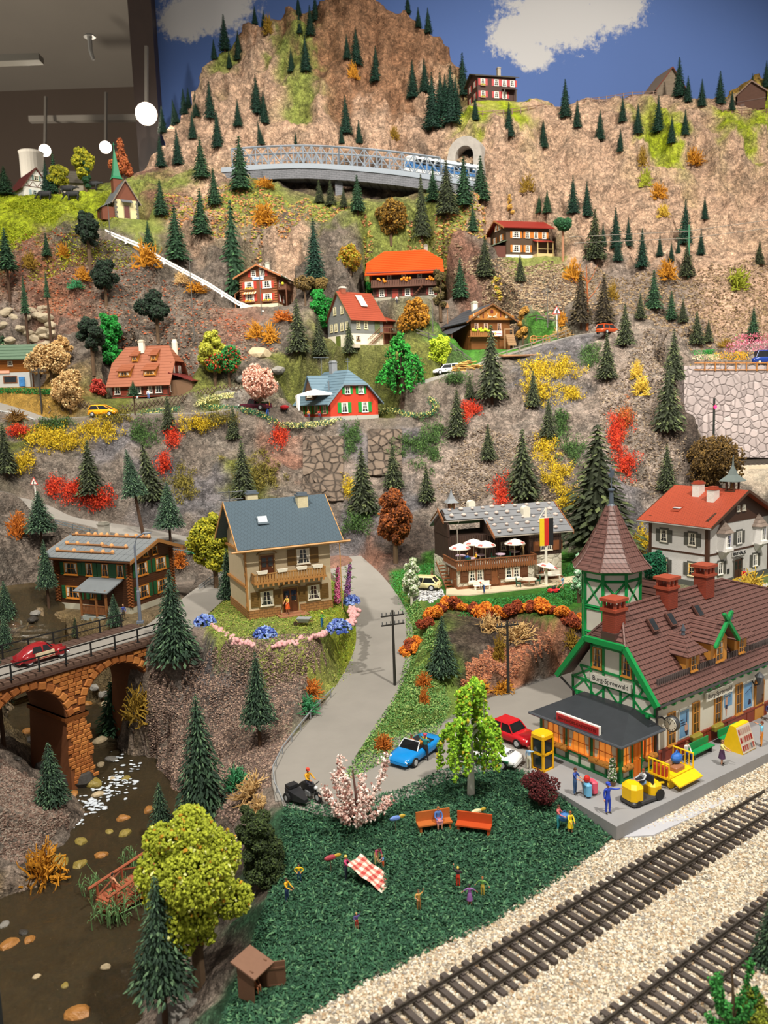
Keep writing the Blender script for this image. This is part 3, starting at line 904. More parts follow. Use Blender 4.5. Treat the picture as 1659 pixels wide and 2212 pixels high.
# cracked slabs of rock under the orange red house
SLABM = mat('cracked_slab','#6f6053',.9,.2,.9,.9,kind='cobbles',kw=dict(n=.75,groove=.35,bd=.25))
for x0,x1,y0,y1,lab in((655,742,945,1085,'large cracked brown rock slab below the orange red house'),(795,868,930,1030,'smaller cracked brown rock slab right of the large one')):
	g = [[hit(x0+(x1-x0)*i/9,y0+(y1-y0)*j/11)for i in range(10)]for j in range(12)]
	mb = MB()
	mb.add([tuple(p+[0,-.55+.12*((i*7+j*5)%4),.25])for j,r in enumerate(g)for i,p in enumerate(r)],[(j*10+i,j*10+10+i,j*10+11+i,j*10+i+1)for j in range(11)for i in range(9)])
	o = len(mb.v)
	mb.add([tuple(p+[0,.8,-.3])for r in g for p in r],[(j*10+i,j*10+i+1,j*10+11+i,j*10+10+i)for j in range(11)for i in range(9)])
	rim = [i for i in range(10)]+[j*10+9 for j in range(1,12)]+[110+i for i in range(8,-1,-1)]+[j*10 for j in range(10,0,-1)]
	for a,b in zip(rim,rim[1:]+rim[:1]):
		mb.f.append([a,b,o+b,o+a])
		mb.m.append(0)
		mb.sm.append(False)
	tag(build(mb,'rock_slab',SLABM),lab,'rock')

	# ---------------------------------------------------------------- railway tracks in the foreground
def track(name,pxA,pxB,t0,t1,label):
	"""pxA, pxB: two pixels on each rail"""
	A = [at_z(*p,.38)for p in pxA]
	B = [at_z(*p,.38)for p in pxB]
	mid0 = (A[0]+B[0])/2
	d = (A[1]-A[0])+(B[1]-B[0])
	d[2]= 0
	d/=np.linalg.norm(d)
	yaw = atan2(d[1],d[0])
	root = thing(name,label,'track',tuple(mid0*[1,1,0]),yaw)
	rm = mat('rail_steel','#56504a',.38,.15,6,metal=.55)
	for s in(-.75,.75):
		mb = MB()
		for(w,a,b)in((.13,.20,.235),(.035,.235,.33),(.075,.33,.385)):
			mb.box(t0,t1,s-w/2,s+w/2,a,b)
		build(mb,'rail',rm,root)
	sm = mat('sleeper_brown','#4a423e',.7,.15,5,.2,9)
	mb = MB()
	mb.box(-.135,.135,-1.3,1.3,0,.18)
	for s in(-.75,.75):
		for q in(-.14,.14):
			mb.box(-.08,.08,s+q-.05,s+q+.05,.18,.25)
	mb.box(-.03,.03,-.05,.05,.18,.182)
	me = mb.mesh('sleeper',sm)
	n = int((t1-t0)/.62)
	for i in range(n):
		put('sleeper',me,root,(t0+.3+i*.62,0,0))
	return root

track('railway_track',[(1060,2056),(1526,1780)],[(1060,2128),(1616,1780)],-10,24,'dark railway track nearer to the station platform, on pale ballast')
track('railway_track',[(1291,2210),(1659,1939)],[(1435,2210),(1659,2033)],-6,17,'dark railway track in the bottom right corner, behind the low green shrub')

# ---------------------------------------------------------------- road barriers
def barrier(pts,label,col='#6f7478',h=.55,rails=(.5,),post=1.9,thick=.09,name='road_barrier',postcol=None,cat='barrier',pw=.07,group=None):
	pts = [np.array(p,float)for p in pts]
	root = thing(name,label,cat,tuple(pts[0]),0,group)
	rel = [p-pts[0]for p in pts]
	m = mat('rail_'+col.strip('#'),col,.5,.1,2)
	pm = mat('rail_'+postcol.strip('#'),postcol,.5,.1,2)if postcol else m
	for r in rails:
		mb = MB()
		mb.loft([[(p[0]-.03,p[1],p[2]+r-thick),(p[0]+.03,p[1],p[2]+r-thick),(p[0]+.03,p[1]+.03,p[2]+r),(p[0]-.03,p[1]+.03,p[2]+r)]for p in rel])
		build(mb,'rail',m,root)
	me = MB().box(-pw/2,pw/2,-pw/2,pw/2,-.1,h).mesh('post',pm)
	acc = post
	for a,b in zip(rel,rel[1:]):
		L_ = np.linalg.norm(b-a)
		while acc<=L_:
			put('post',me,root,tuple(a+(b-a)*acc/L_))
			acc+=post
		acc-=L_
	return root

def zlift(pts,dz):
	return[np.array(p)+[0,0,dz]for p in pts]

barrier([at_z(612,1745,.9),at_z(594,1705,.9),at_z(590,1670,.95),at_z(612,1625,1.0),at_z(650,1575,1.2),at_z(690,1527,1.5),at_z(722,1497,1.7)],'grey crash barrier on the outer bend of the village road, left of the motorcycle','#8f9499',.5)
barrier([at_z(-30,1085,15.2),at_z(60,1112,13.2),at_z(120,1135,11.9),at_z(230,1163,10.3),at_z(330,1183,9.2),at_z(412,1198,8.2)],'dark crash barrier along the valley road above the dark log chalet','#4e5a60',.7,(.35,.65),2.2)
barrier([at_z(430,1278,6.3),at_z(455,1258,6.4),at_z(520,1222,6.6)],'grey crash barrier on the lane left of the beige house','#8f9499',.6,(.3,.6))
barrier([at_y(-20,893,112),at_y(40,903,110.5),at_y(75,915,109.5)],'pale crash barrier on the terrace road at the left edge','#b9bdc0',.7,(.35,.65))
barrier([at_y(228,508,146),at_y(255,519,145.5),at_y(300,537,144.5),at_y(330,556,143.5),at_y(352,569,143),at_y(400,595,141.5),at_y(450,622,140.5),at_y(515,663,138.5),at_y(560,681,137.5),at_y(600,695,137)],'white wooden guard rail beside the steep mountain road','#e8e6e2',1.0,(.55,1.0),4.2,.3,'guard_rail',cat='guard rail',pw=.3)

# ---------------------------------------------------------------- parts of model houses
WCACHE = {}

def win(root,x,y,z,w,h,rz=0.0,frame='#e8e4d8',nx_=2,ny_=2,shut=None,box=None,trim=None,curtain='#d9d4c6',glasscol='#20262c',sw=None,name='window',arch=False,sill=True,glow=0):
	"""window set on a wall: x, y, z = middle of its sill; rz = which way the wall faces (0 = front)"""
	key = (round(w,2),round(h,2),frame,nx_,ny_,trim,curtain,glasscol,sill,glow)
	if key not in WCACHE:
		mb = MB()
		t = .07 if w<1.3 else .09
		mb.cur = 0
		mb.box(-w/2,w/2,-.10,.02,0,t)
		mb.box(-w/2,w/2,-.10,.02,h-t,h)
		mb.box(-w/2,-w/2+t,-.10,.02,t,h-t)
		mb.box(w/2-t,w/2,-.10,.02,t,h-t)
		for i in range(1,nx_):
			q = -w/2+w*i/nx_
			tt = .05 if(nx_==2 or i*2==nx_)else .03
			mb.box(q-tt/2,q+tt/2,-.085,0,t,h-t)
		for i in range(1,ny_):
			q = h*i/ny_
			mb.box(-w/2+t,w/2-t,-.08,0,q-.02,q+.02)
		if sill:
			mb.box(-w/2-.06,w/2+.06,-.16,0,-.08,0)
		mb.cur = 1
		mb.box(-w/2+t*.5,w/2-t*.5,-.05,-.02,t*.5,h-t*.5)
		mb.cur = 2
		if curtain:
			for s in(-1,1):
				a,b = (w/2-t)*s,(w/2-t)*s*.45
				mb.add([(a,-.055,h-t),(b,-.055,h-t),(a*.8,-.055,t+.1*h),(a,-.055,t+.1*h)],[(0,1,2,3)if s>0 else(3,2,1,0)])
		if trim:
			mb.cur = 3
			q = .13
			mb.box(-w/2-q,w/2+q,-.07,0,h,h+q*1.5)
			mb.box(-w/2-q,-w/2,-.07,0,-.05,h)
			mb.box(w/2,w/2+q,-.07,0,-.05,h)
			mb.box(-w/2-q,w/2+q,-.12,0,-.16,-.05)
		gm = mat('lit_pane','#ff9a3c',.3,.3,2,emit=.35)if glow else glass('pane_'+glasscol.strip('#'),glasscol)
		WCACHE[key]= mb.mesh(name,[P(frame),gm,P(curtain or '#d9d4c6',.8),P(trim or frame)])
	o = put(name,WCACHE[key],root,(x,y,z),rz)
	if shut:
		s_w = sw or min(.55,w*.48)
		k2 = ('s',round(s_w,2),round(h,2),shut)
		if k2 not in WCACHE:
			mb = MB()
			mb.box(-s_w/2,s_w/2,-.07,0,-.02,h+.02)
			n = max(3,int(h/.16))
			for i in range(n):
				q = .06+(h-.12)*(i+.5)/n
				mb.box(-s_w/2+.06,s_w/2-.06,-.085,-.06,q-.03,q+.025)
			WCACHE[k2]= mb.mesh('shutter',P(shut))
		off = w/2+s_w/2+(.14 if trim else .03)
		for s in(-1,1):
			put('shutter',WCACHE[k2],o,(s*off,-.01,0))
	if box:
		k3 = ('b',round(w,2),box)
		if k3 not in WCACHE:
			mb = MB()
			mb.box(-w/2-.05,w/2+.05,-.36,-.08,-.26,-.06)
			mb.cur = 1
			r = random.Random(5)
			for i in range(int(w*9)):
				mb.ball((r.uniform(-w/2,w/2),-.22+r.uniform(-.12,.1),.02+r.uniform(-.1,.1)),r.uniform(.08,.14),6,4)
			WCACHE[k3]= mb.mesh('flower_box',[P('#7a5230'),mat('flowers_'+box.strip('#'),box,.8,.35,6)])
		put('flower_box',WCACHE[k3],o,(0,0,0))
	return o

DCACHE = {}

def door(root,x,y,z,w,h,rz=0.0,col='#6b4526',frame='#4a2f1c',glassed=False,knob=True):
	key = (w,h,col,frame,glassed)
	if key not in DCACHE:
		mb = MB()
		mb.box(-w/2,w/2,-.06,0,0,h)
		mb.cur = 1
		mb.box(-w/2-.12,-w/2,-.1,0,0,h+.1)
		mb.box(w/2,w/2+.12,-.1,0,0,h+.1)
		mb.box(-w/2,w/2,-.1,0,h,h+.12)
		mb.cur = 0
		for i in range(2):
			mb.box(-w/2+.12+i*w/2,-w/2+w/2-.06+i*w/2-.04,-.085,-.05,.18,h*.45)
		mb.cur = 2 if glassed else 0
		for i in range(2):
			for j in range(2 if glassed else 1):
				mb.box(-w/2+.12+i*w/2,-w/2+w/2-.06+i*w/2-.04,-.085,-.05,h*(.52+.21*j),h*(.70+.21*j)if glassed else h*.9)
		DCACHE[key]= (mb.mesh('door',[P(col),P(frame),glass('pane_20262c','#20262c')]),MB().ball((w*.36,-.11,h*.48),.06,6,4).mesh('handle',P('#c9b27a',.3)))
	o = put('door',DCACHE[key][0],root,(x,y,z),rz)
	if knob:
		put('handle',DCACHE[key][1],o)
	return o

def walls(root,L,D,ze,m,gable=None,rise=0.0,name='walls',base=None,bm=None,ridge='x',hip=0.0,x0=0,y0=0):
	"""house body; gable walls up to the ridge; hip = part of the gable that is cut off"""
	mb = MB()
	mb.box(x0,x0+L,y0,y0+D,(base or 0),ze)
	if rise:
		k = 1-hip
		if ridge=='x':
			poly = [(y0+.02,ze),(y0+D-.02,ze),(y0+D/2+D/2*(1-k),ze+rise*k),(y0+D/2-D/2*(1-k),ze+rise*k)]
			mb.prism_x(poly,x0,x0+.2)
			mb.prism_x(poly,x0+L-.2,x0+L)
		else:
			poly = [(x0+.02,ze),(x0+L-.02,ze),(x0+L/2+L/2*(1-k),ze+rise*k),(x0+L/2-L/2*(1-k),ze+rise*k)]
			mb.prism(poly,y0,y0+.2)
			mb.prism(poly,y0+D-.2,y0+D)
	o = build(mb,name,m,root)
	if base:
		build(MB().box(x0-.05,x0+L+.05,y0-.05,y0+D+.05,-.6,base),'foundation',bm,root)
	return o

def gable_roof(root,L,D,ze,rise,ov,ovg,m,t=.16,courses=0,ridge='x',hip=0.0,hipin=None,lip=.045,x0=0,y0=0,edge=None,cap=None):
	"""two roof slopes (and hips) resting on walls; ov = overhang at the eaves, ovg = at the gables"""
	sw = ridge=='y'
	LL,DD = (D,L)if sw else(L,D)
	s = rise/(DD/2)
	zl = ze-ov*s

	def M(u,v,z):
		return(x0+v,y0+u,z)if sw else(x0+u,y0+v,z)
	zr = ze+rise+.1
	hb = hip
	ri = (hipin if hipin is not None else hip*DD/2*.9)if hip else 0
	for side in(0,1):
		ve = -ov if side==0 else DD+ov
		vm = DD/2
		mb = MB()
		a,b = M(-ovg,ve,zl+.1),M(LL+ovg,ve,zl+.1)
		if hip:
			k = 1-hb
			vb = ve+(vm-ve)*k
			zb = zl+.1+(zr-zl-.1)*k
			c,d = M(LL+ovg,vb,zb),M(-ovg,vb,zb)
			mb.slab(a,b,c,d,t,courses=max(0,round(courses*k)),lip=lip)
			mb.slab(d,c,M(LL+ovg-ri,vm,zr),M(-ovg+ri,vm,zr),t,courses=max(0,round(courses*hb)),lip=lip)
		else:
			mb.slab(a,b,M(LL+ovg,vm,zr),M(-ovg,vm,zr),t,courses=courses,lip=lip)
		build(mb,'roof_slope',m,root)
	if hip:
		k = 1-hb
		v0,v1 = -ov+(DD/2+ov)*k,DD+ov-(DD/2+ov)*k
		zb = zl+.1+(zr-zl-.1)*k
		for e in(0,1):
			ue = -ovg if e==0 else LL+ovg
			ur = -ovg+ri if e==0 else LL+ovg-ri
			mb = MB()
			p = [M(ue,v0,zb),M(ue,v1,zb),M(ur,DD/2+.01,zr),M(ur,DD/2-.01,zr)]
			if(e==0)!=sw:
				p = [p[1],p[0],p[3],p[2]]
			mb.slab(*p,t,courses=max(0,round(courses*hb)),lip=lip)
			build(mb,'roof_hip',m,root)
	if edge:
		for u0,u1 in((-ovg-.07,-ovg),(LL+ovg,LL+ovg+.07)):
			mb = MB()
			if hip:
				k = 1-hb
				vb0,vb1 = -ov+(DD/2+ov)*k,DD+ov-(DD/2+ov)*k
				zb = zl+.1+(zr-zl-.1)*k
				pr = [(-ov,zl+.14),(vb0,zb+.04),(vb1,zb+.04),(DD+ov,zl+.14)]
			else:
				pr = [(-ov,zl+.14),(DD/2,zr+.04),(DD+ov,zl+.14)]
			for(v0,z0),(v1,z1)in zip(pr,pr[1:]):
				q = [M(u0,v0,z0),M(u1,v0,z0),M(u1,v1,z1),M(u0,v1,z1)]
				lo = [(x,y,z-.3)for x,y,z in q]
				mb.add(lo+q,[(0,3,2,1),(4,5,6,7),(0,1,5,4),(1,2,6,5),(2,3,7,6),(3,0,4,7)])
			build(mb,'bargeboard',edge,root)
	if cap:
		mb = MB()
		mb.tube([M(-ovg+ri,DD/2,zr+.02),M(LL+ovg-ri,DD/2,zr+.02)],.1,6)
		build(mb,'ridge_tiles',cap,root)

def chimney(root,x,y,z0,z1,w=.7,d=.7,col='#cfc8b8',cap='#b8b1a0',kind=None,capm=None):
	mb = MB()
	mb.box(x-w/2,x+w/2,y-d/2,y+d/2,z0,z1)
	mb.cur = 1
	mb.box(x-w/2-.08,x+w/2+.08,y-d/2-.08,y+d/2+.08,z1,z1+.14)
	mb.box(x-w/2+.06,x+w/2-.06,y-d/2+.06,y+d/2-.06,z1+.14,z1+.32)
	return build(mb,'chimney',[mat('chimney_'+col.strip('#'),col,.8,.1,3,.3,8),P(cap)],root)

def railing(root,a,b,h,col,n,name='balcony',gap=.0,boards=True,t=.05,slab=None,topw=.09):
	"""balustrade from a to b (x, y, z)"""
	a,b = Vector(a),Vector(b)
	d = (b-a)
	rz = atan2(d.y,d.x)
	L_ = d.length
	o = put(name,None,root,a,rz)
	m = P(col,.6)
	mb = MB()
	mb.box(0,L_,-topw/2,topw/2,h-.1,h)
	mb.box(0,L_,-t/2,t/2,.06,.14)
	build(mb,'handrail',m,o)
	w = L_/n
	me = MB().box(-w*.36 if boards else-t/2,w*.36 if boards else t/2,-t/2+.005,t/2-.005,0,h-.1).mesh('baluster',m)
	for i in range(n):
		put('baluster',me,o,(w*(i+.5),0,0))
	return o

def beams(mb,pts,w,d0,d1,face='F',off=0):
	"""timber framing: bars between points (u, z) on a wall plane. face F: y = off, R / L: x = off"""
	for(u0,z0),(u1,z1)in pts:
		L_ = hypot(u1-u0,z1-z0)
		nx_,nz = -(z1-z0)/L_*w/2,(u1-u0)/L_*w/2
		q = [(u0+nx_,z0+nz),(u0-nx_,z0-nz),(u1-nx_,z1-nz),(u1+nx_,z1+nz)]
		if face=='F':
			mb.prism(q,off+d0,off+d1)
		else:
			mb.prism_x(q,off+d0,off+d1)

def house(key,label,cat='building',name=None):
	x,y,z,yaw,L,D = HOUSES[key]
	return thing(name or 'model_house',label,cat,(x,y,z),yaw)

	# ---------------------------------------------------------------- the railway station
ST = house('station','white railway station with green timber framing, brown tiled roof and three brick chimneys',name='railway_station')
WHITE,GREEN,GOLD = mat('station_white','#d9d6ca',.7,.04,2),P('#0b8a43',.4),'#c88a3a'
TILE = mat('station_tiles','#6b4a44',.45,.10,3,.5,kind='tiles',kw=dict(n=1.0,w=.26,h=3.0,mortar=.035,groove=.6,rot=(0,0,0),bd=.05))
SD = 6.9
mb = MB()
mb.box(0,20,0,SD,0,4.55)
_gp = [(0.02,4.5),(SD-.02,4.5),(SD-2.0,7.2),(2.0,7.2)]
mb.prism_x(_gp,0,.2)
build(mb,'walls',WHITE,ST)
mb = MB()
mb.box(-.06,20,-.09,0,0,.92)
mb.box(-.08,20,-.14,0,.92,1.04)
for i in range(8):
	mb.box(2.55*i+.4,2.55*i+.5,-.12,-.05,0,.95)
build(mb,'wainscot',mat('red_brown_boards','#8a3a26',.5,.1,3),ST)
# roof
s_ = (9.68-4.45)/(SD/2+.55)
mb = MB()
mb.slab((-.75,-.55,4.45),(20.5,-.55,4.45),(20.5,1.85,4.45+2.4*s_),(-.75,1.85,4.45+2.4*s_),.16,courses=12,lip=.07)
mb.slab((-.75,1.85,4.45+2.4*s_),(20.5,1.85,4.45+2.4*s_),(13.0,SD/2,9.68),(.95,SD/2,9.68),.16,courses=8,lip=.07)
build(mb,'roof_slope',TILE,ST)
mb = MB()
mb.slab((20.5,SD+.55,4.45),(-.75,SD+.55,4.45),(-.75,SD-1.85,4.45+2.4*s_),(20.5,SD-1.85,4.45+2.4*s_),.16,courses=12,lip=.07)
mb.slab((20.5,SD-1.85,4.45+2.4*s_),(-.75,SD-1.85,4.45+2.4*s_),(.95,SD/2,9.68),(13.0,SD/2,9.68),.16,courses=8,lip=.07)
build(mb,'roof_slope',TILE,ST)
zb = 4.45+2.4*s_
mb = MB()
mb.slab((-.78,SD-1.85,zb),(-.78,1.85,zb),(.95,SD/2-.02,9.68),(.95,SD/2+.02,9.68),.16,courses=8,lip=.07)
build(mb,'roof_hip',TILE,ST)
mb = MB()
mb.tube([(.95,SD/2,9.75),(13,SD/2,9.75)],.12,6)
mb.tube([(-.78,1.85,zb+.08),(.95,SD/2,9.75)],.09,6)
mb.tube([(-.78,SD-1.85,zb+.08),(.95,SD/2,9.75)],.09,6)
mb.tube([(13,SD/2,9.75),(20.5,1.85,zb+.08)],.09,6)
build(mb,'ridge_tiles',TILE,ST)
# green bargeboards of the half hip
mb = MB()
pr = [(-.62,4.38),(1.85,zb+.03),(SD-1.85,zb+.03),(SD+.62,4.38)]
for(y0,z0),(y1,z1)in zip(pr,pr[1:]):
	beams(mb,[((y0,z0),(y1,z1))],.36,0,.3,'L',-.98)
build(mb,'bargeboard',GREEN,ST)
# timber framing on the gable
mb = MB()
for z in(3.35,4.35,5.3,7.0):
	u0,u1 = (0,SD)if z<5 else((.75,SD-.75)if z<6 else(1.85,SD-1.85))
	beams(mb,[((u0,z),(u1,z))],.17,-.06,0,'L',0)
for u in(.1,1.7,2.75,4.15,5.2,SD-.1):
	z1 = 4.35 if u in(.1,SD-.1)else(5.3 if u in(1.7,5.2)else 7.0)
	beams(mb,[((u,3.35),(u,z1))],.17,-.06,0,'L',0)
for u in(1.75,SD-1.75):
	beams(mb,[((u,5.3),(u,7.0))],.17,-.06,0,'L',0)
for i in range(7):
	a,b = .1+.957*i,.1+.957*(i+1)
	beams(mb,[((a,3.4),(b,4.3))]if i%2 else[((a,4.3),(b,3.4))],.12,-.05,0,'L',0)
beams(mb,[((.2,4.4),(1.7,5.25)),((SD-.2,4.4),(SD-1.7,5.25)),((.75,5.3),(1.3,4.4)),((SD-.75,5.3),(SD-1.3,4.4))],.13,-.05,0,'L',0)
for i in range(6):
	mb.ball((-.1,.6+1.15*i,3.22),.17,6,4)
build(mb,'timber_framing',GREEN,ST)
for u in(1.75+.5,SD-2.25):
	win(ST,-.0,u,5.45,.75,1.4,-pi/2,GOLD,2,3,curtain='#cfc3a8')
	# eaves brackets on the platform side
mb = MB()
mb.box(0,20,-.12,0,4.2,4.4)
for i in range(20):
	mb.box(.35+i,.5+i,-.42,0,3.95,4.34)
	mb.ball((.42+i,-.22,3.95),.15,6,4)
build(mb,'eaves_brackets',GREEN,ST)
mb = MB()
mb.tube([(-.7,-.68,4.36),(20.4,-.68,4.36)],.09,6)
mb.tube([(-.1,-.1,4.0),(-.1,-.16,.1)],.09,6)
mb.tube([(-.5,-.62,4.2),(-.1,-.12,3.9)],.07,6)
mb.tube([(-.5,SD+.6,4.2),(-.1,SD-.2,3.3),(-.1,SD-.2,.2)],.08,6)
build(mb,'gutter',P('#3d3b3c',.4),ST)
mb = MB()
for x0,x1 in((.2,7.2),(8.2,14.5)):
	mb.box(x0,x1,.1,.14,5.0,5.75)
	for i in range(int((x1-x0)/.2)):
		mb.box(x0+i*.2,x0+i*.2+.05,.03,.17,5.3,5.77)
build(mb,'snow_guard',P('#5b5150',.5),ST)
# platform front: windows, door, posters, lamp, clock
for x in(1.55,4.3,6.9,9.55):
	win(ST,x,0,1.08,.82,2.2,0,GOLD,2,3,curtain='#8d6a40',glasscol='#4a3828')
mb = MB()
mb.box(-.62,.62,-.1,0,0,2.4)
mb.lathe([(.62,-.1),(.62,0)],20)
o = build(mb.__class__().box(-.62,.62,-.12,0,0,2.5),'door',P(GOLD),ST,(12.25,0,.05))
mb = MB()
for i in range(13):
	t0,t1 = pi*i/12,0
	mb.box(.56*cos(t0)-.08,.56*cos(t0)+.08,-.13,0,2.5+.56*sin(t0)-.08,2.5+.56*sin(t0)+.08)
build(mb,'arch',P('#a96f2a'),o)
mb = MB().prism([(-.5,1.15),(.5,1.15),(.5,2.5)]+[(.5*cos(t),2.5+.5*sin(t))for t in np.linspace(.3,2.8,8)]+[(-.5,2.5)],-.14,-.11)
build(mb,'pane',glass('pane_4a3828','#4a3828'),o)
build(MB().ball((.42,-.17,1.05),.06,6,4),'handle',P('#d8c890',.3),o)

def poster(x,label,figs,words):
	o = build(MB().box(-.62,.62,-.04,0,0,2.0),'poster',P('#d8d8d4'),ST,(x,-.02,1.15),label=label)
	build(MB().box(-.52,.52,-.05,-.03,.08 if figs!=1 else .85,1.9),'print',mat('poster_blue','#2f7fc4',.5,.25,1.2,col2='#8fc0e6'),o)
	for w,s in words:
		build(MB().box(-.42,-.42+s,-.06,-.05,w,w+.07),'print_line',P('#e8ecf0' if figs else '#1c3050'),o)
	mb = MB()
	if figs==0:
		mb.ball((.2,-.06,.95),.1,6,4,sc=(1,.2,1))
		mb.prism([(.02,.85),(.4,.85),(.36,.45),(.06,.45)],-.06,-.05)
		mb.cur = 1
		mb.prism([(.05,.45),(.42,.45),(.34,.12),(.2,.12)],-.06,-.05)
		mb.prism([(.22,1.0),(.3,1.0),(.3,1.75),(.24,1.75)],-.06,-.05)
	elif figs==1:
		mb.ball((-.2,-.06,1.5),.12,6,4,sc=(1,.2,1))
		mb.prism([(-.36,1.4),(-.06,1.4),(-.1,1.0),(-.34,1.0)],-.06,-.05)
		mb.prism([(-.28,.7),(-.12,.7),(-.16,.2),(-.24,.2)],-.06,-.05)
		mb.cur = 1
		mb.prism([(-.36,1.0),(-.08,1.0),(-.1,.7),(-.34,.7)],-.06,-.05)
	else:
		mb.cur = 1
		mb.prism([(.0,.3),(.4,.3),(.35,.6),(.1,.7)],-.06,-.05)
		mb.prism([(-.4,1.2),(.4,1.5),(.4,1.54),(-.4,1.24)],-.06,-.05)
	build(mb,'figure',[P('#c99a86'),P('#2a2340')],o)

poster(2.95,'blue poster of a couple by a mast',0,((1.25,.3),(1.05,.5),(.9,.6)))
poster(8.15,'blue and white poster of a girl in swimwear',1,((1.7,.7),(1.5,.5)))
poster(10.75,'pale blue poster',2,())
sg = MB().box(-1.65,1.65,-.1,0,-.3,.3).mesh('name_board',P('#dedbd0'))
o = put('name_board',sg,ST,(6.75,-.2,3.42))
lettering('Burg-Spreewald',.46,P('#1b1b1b'),o,(0,-.105,0),depth=.006)
o = put('name_board',sg,ST,(-.2,3.4,4.78),-pi/2)
lettering('Burg-Spreewald',.46,P('#1b1b1b'),o,(0,-.105,0),depth=.006)
# clock
o = put('clock',None,ST,(.55,-.75,3.0))
mb = MB()
mb.smooth = True
mb.tube([(-.16,0,0),(.16,0,0)],.5,20)
build(mb,'case',P('#3a3c3f',.4),o)
build(MB().tube([(-.2,0,0),(.2,0,0)],.43,20),'dial',P('#d8d4c4'),o)
mb = MB()
for s in(-1,1):
	for k in range(12):
		a = pi*k/6
		mb.cbox((s*.205,.36*cos(a),.36*sin(a)),(.02,.05,.05))
	mb.tube([(s*.21,0,0),(s*.21,.2,.18)],.025,4)
	mb.tube([(s*.21,0,0),(s*.21,-.1,.3)],.02,4)
build(mb,'hands',P('#151515'),o)
build(MB().tube([(0,.45,.1),(-.2,.6,.3),(-.6,.8,.3)],.07,6),'bracket',P('#2b2b2d',.4),o)
# lamp
o = put('wall_lamp',None,ST,(11.25,-.6,3.3))
build(MB().lathe([(.1,-.3),(.3,.25),(.34,.28),(.14,.5),(.03,.62)],6),'lantern',P('#54585d',.3),o)
build(MB().tube([(0,.55,-.2),(-.05,.3,-.45),(0,0,-.3)],.05,6),'bracket',P('#232325',.4),o)
# boxes of flowers on the wainscot
for x in(4.05,6.6):
	o = build(MB().bbox(-.55,.55,-.2,.2,-.18,.18,.08),'flower_box',mat('planter_orange','#c98a35',.7,.3,3,col2='#93a83a'),ST,(x,-.25,.98))

	# dormers
def dormer(x,kind):
	o = put('dormer',None,ST,(x,.12,0))
	w = .78 if kind=='small' else 1.0
	h = 1.35 if kind=='small' else 1.65
	zb_ = 5.35
	mb = MB()
	mb.prism_x([(0,zb_),(0,zb_+h),(2.2 if kind=='small' else 2.5,zb_+h+.6),(1.2,zb_+.2)],-w,w)
	if kind!='small':
		mb.prism([(-w,zb_+h),(w,zb_+h),(0,zb_+h+.9)],0,1.5)
	build(mb,'cheek',P('#d0903f'),o)
	win(o,0,0,zb_+.12,.72 if kind=='small' else .9,h-.25,0,GOLD,2,3,curtain='#b9b3a2',glasscol='#5a4a3a')
	mb = MB()
	e = w+.35
	zt = zb_+h-.05
	if kind=='small':
		mb.slab((-e,-.4,zt),(e,-.4,zt),(.05,.75,zt+1.15),(-.05,.75,zt+1.15),.1,courses=5,lip=.06)
		mb.slab((-e,2.4,zt),(-e,-.4,zt),(0,.75,zt+1.15),(0,2.4,zt+1.15),.1,courses=5,lip=.06)
		mb.slab((e,-.4,zt),(e,2.4,zt),(0,2.4,zt+1.15),(0,.75,zt+1.15),.1,courses=5,lip=.06)
	else:
		mb.slab((-e,2.9,zt),(-e,-.5,zt),(0,-.5,zt+1.35),(0,2.9,zt+1.35),.1,courses=6,lip=.06)
		mb.slab((e,-.5,zt),(e,2.9,zt),(0,2.9,zt+1.35),(0,-.5,zt+1.35),.1,courses=6,lip=.06)
	build(mb,'dormer_roof',TILE,o)
	if kind=='small':
		build(MB().lathe([(.14,0),(.1,.25),(.17,.3),(.03,.75)],8,(0,.75,zt+1.1)),'finial',P('#4a525c',.4),o)
	else:
		mb = MB()
		for s in(-1,1):
			beams(mb,[((s*(e+.05),zt-.1),(-s*.42,zt+1.35+.62))],.22,-.72,-.5,'F',0)
			mb.ball((-s*.46,-.61,zt+1.35+.62),.14,6,4)
			mb.ball((s*(e+.05),-.61,zt-.1),.14,6,4)
		build(mb,'crossed_boards',GREEN,o)
	return o

dormer(4.1,'small')
dormer(7.15,'gable')
dormer(9.9,'small')
for x in(2.65,4.7,7.9):
	o = put('skylight',None,ST,(x,2.25,8.42-.02))
	rot = (atan(s_),0,0)
	f = build(MB().box(-.34,.34,-.5,.5,.0,.16),'frame',P('#5a3a32'),o,rot=rot)
	build(MB().box(-.24,.24,-.4,.4,.15,.18),'pane',glass(),o,rot=rot)
	# brick chimneys
BRICK = mat('chimney_brick','#8c3a26',.7,.12,4,.6,kind='bricks',kw=dict(n=2.4,w=.6,h=.3,mortar=.03,groove=.6,bd=.05))
for x,y,z0,z1 in((-.1,3.25,8.0,10.55),(5.65,3.2,8.9,11.1),(10.2,3.2,8.9,11.3)):
	o = put('chimney',None,ST,(x,y,0))
	build(MB().box(-.55,.55,-.5,.5,z0,z1-.75),'shaft',BRICK,o)
	if x<0:
		build(MB().box(-.62,.62,-.57,.57,z0-.6,z0+.35),'flashing',P('#4f3833'),o)
	mb = MB()
	mb.box(-.68,.68,-.62,.62,z1-.8,z1-.62)
	for sx in(-.55,-.1,.35):
		for sy in(-.5,.35):
			mb.box(sx,sx+.2,sy,sy+.15,z1-.62,z1-.14)
	mb.box(-.7,.7,-.65,.65,z1-.14,z1+.06)
	build(mb,'chimney_head',mat('terracotta','#9c452d',.55,.1,3),o)
build(MB().lathe([(.16,0),(.12,.3),(.2,.36),(.04,.8)],8,(.95,SD/2,9.6)),'finial',P('#4a525c',.4),ST)
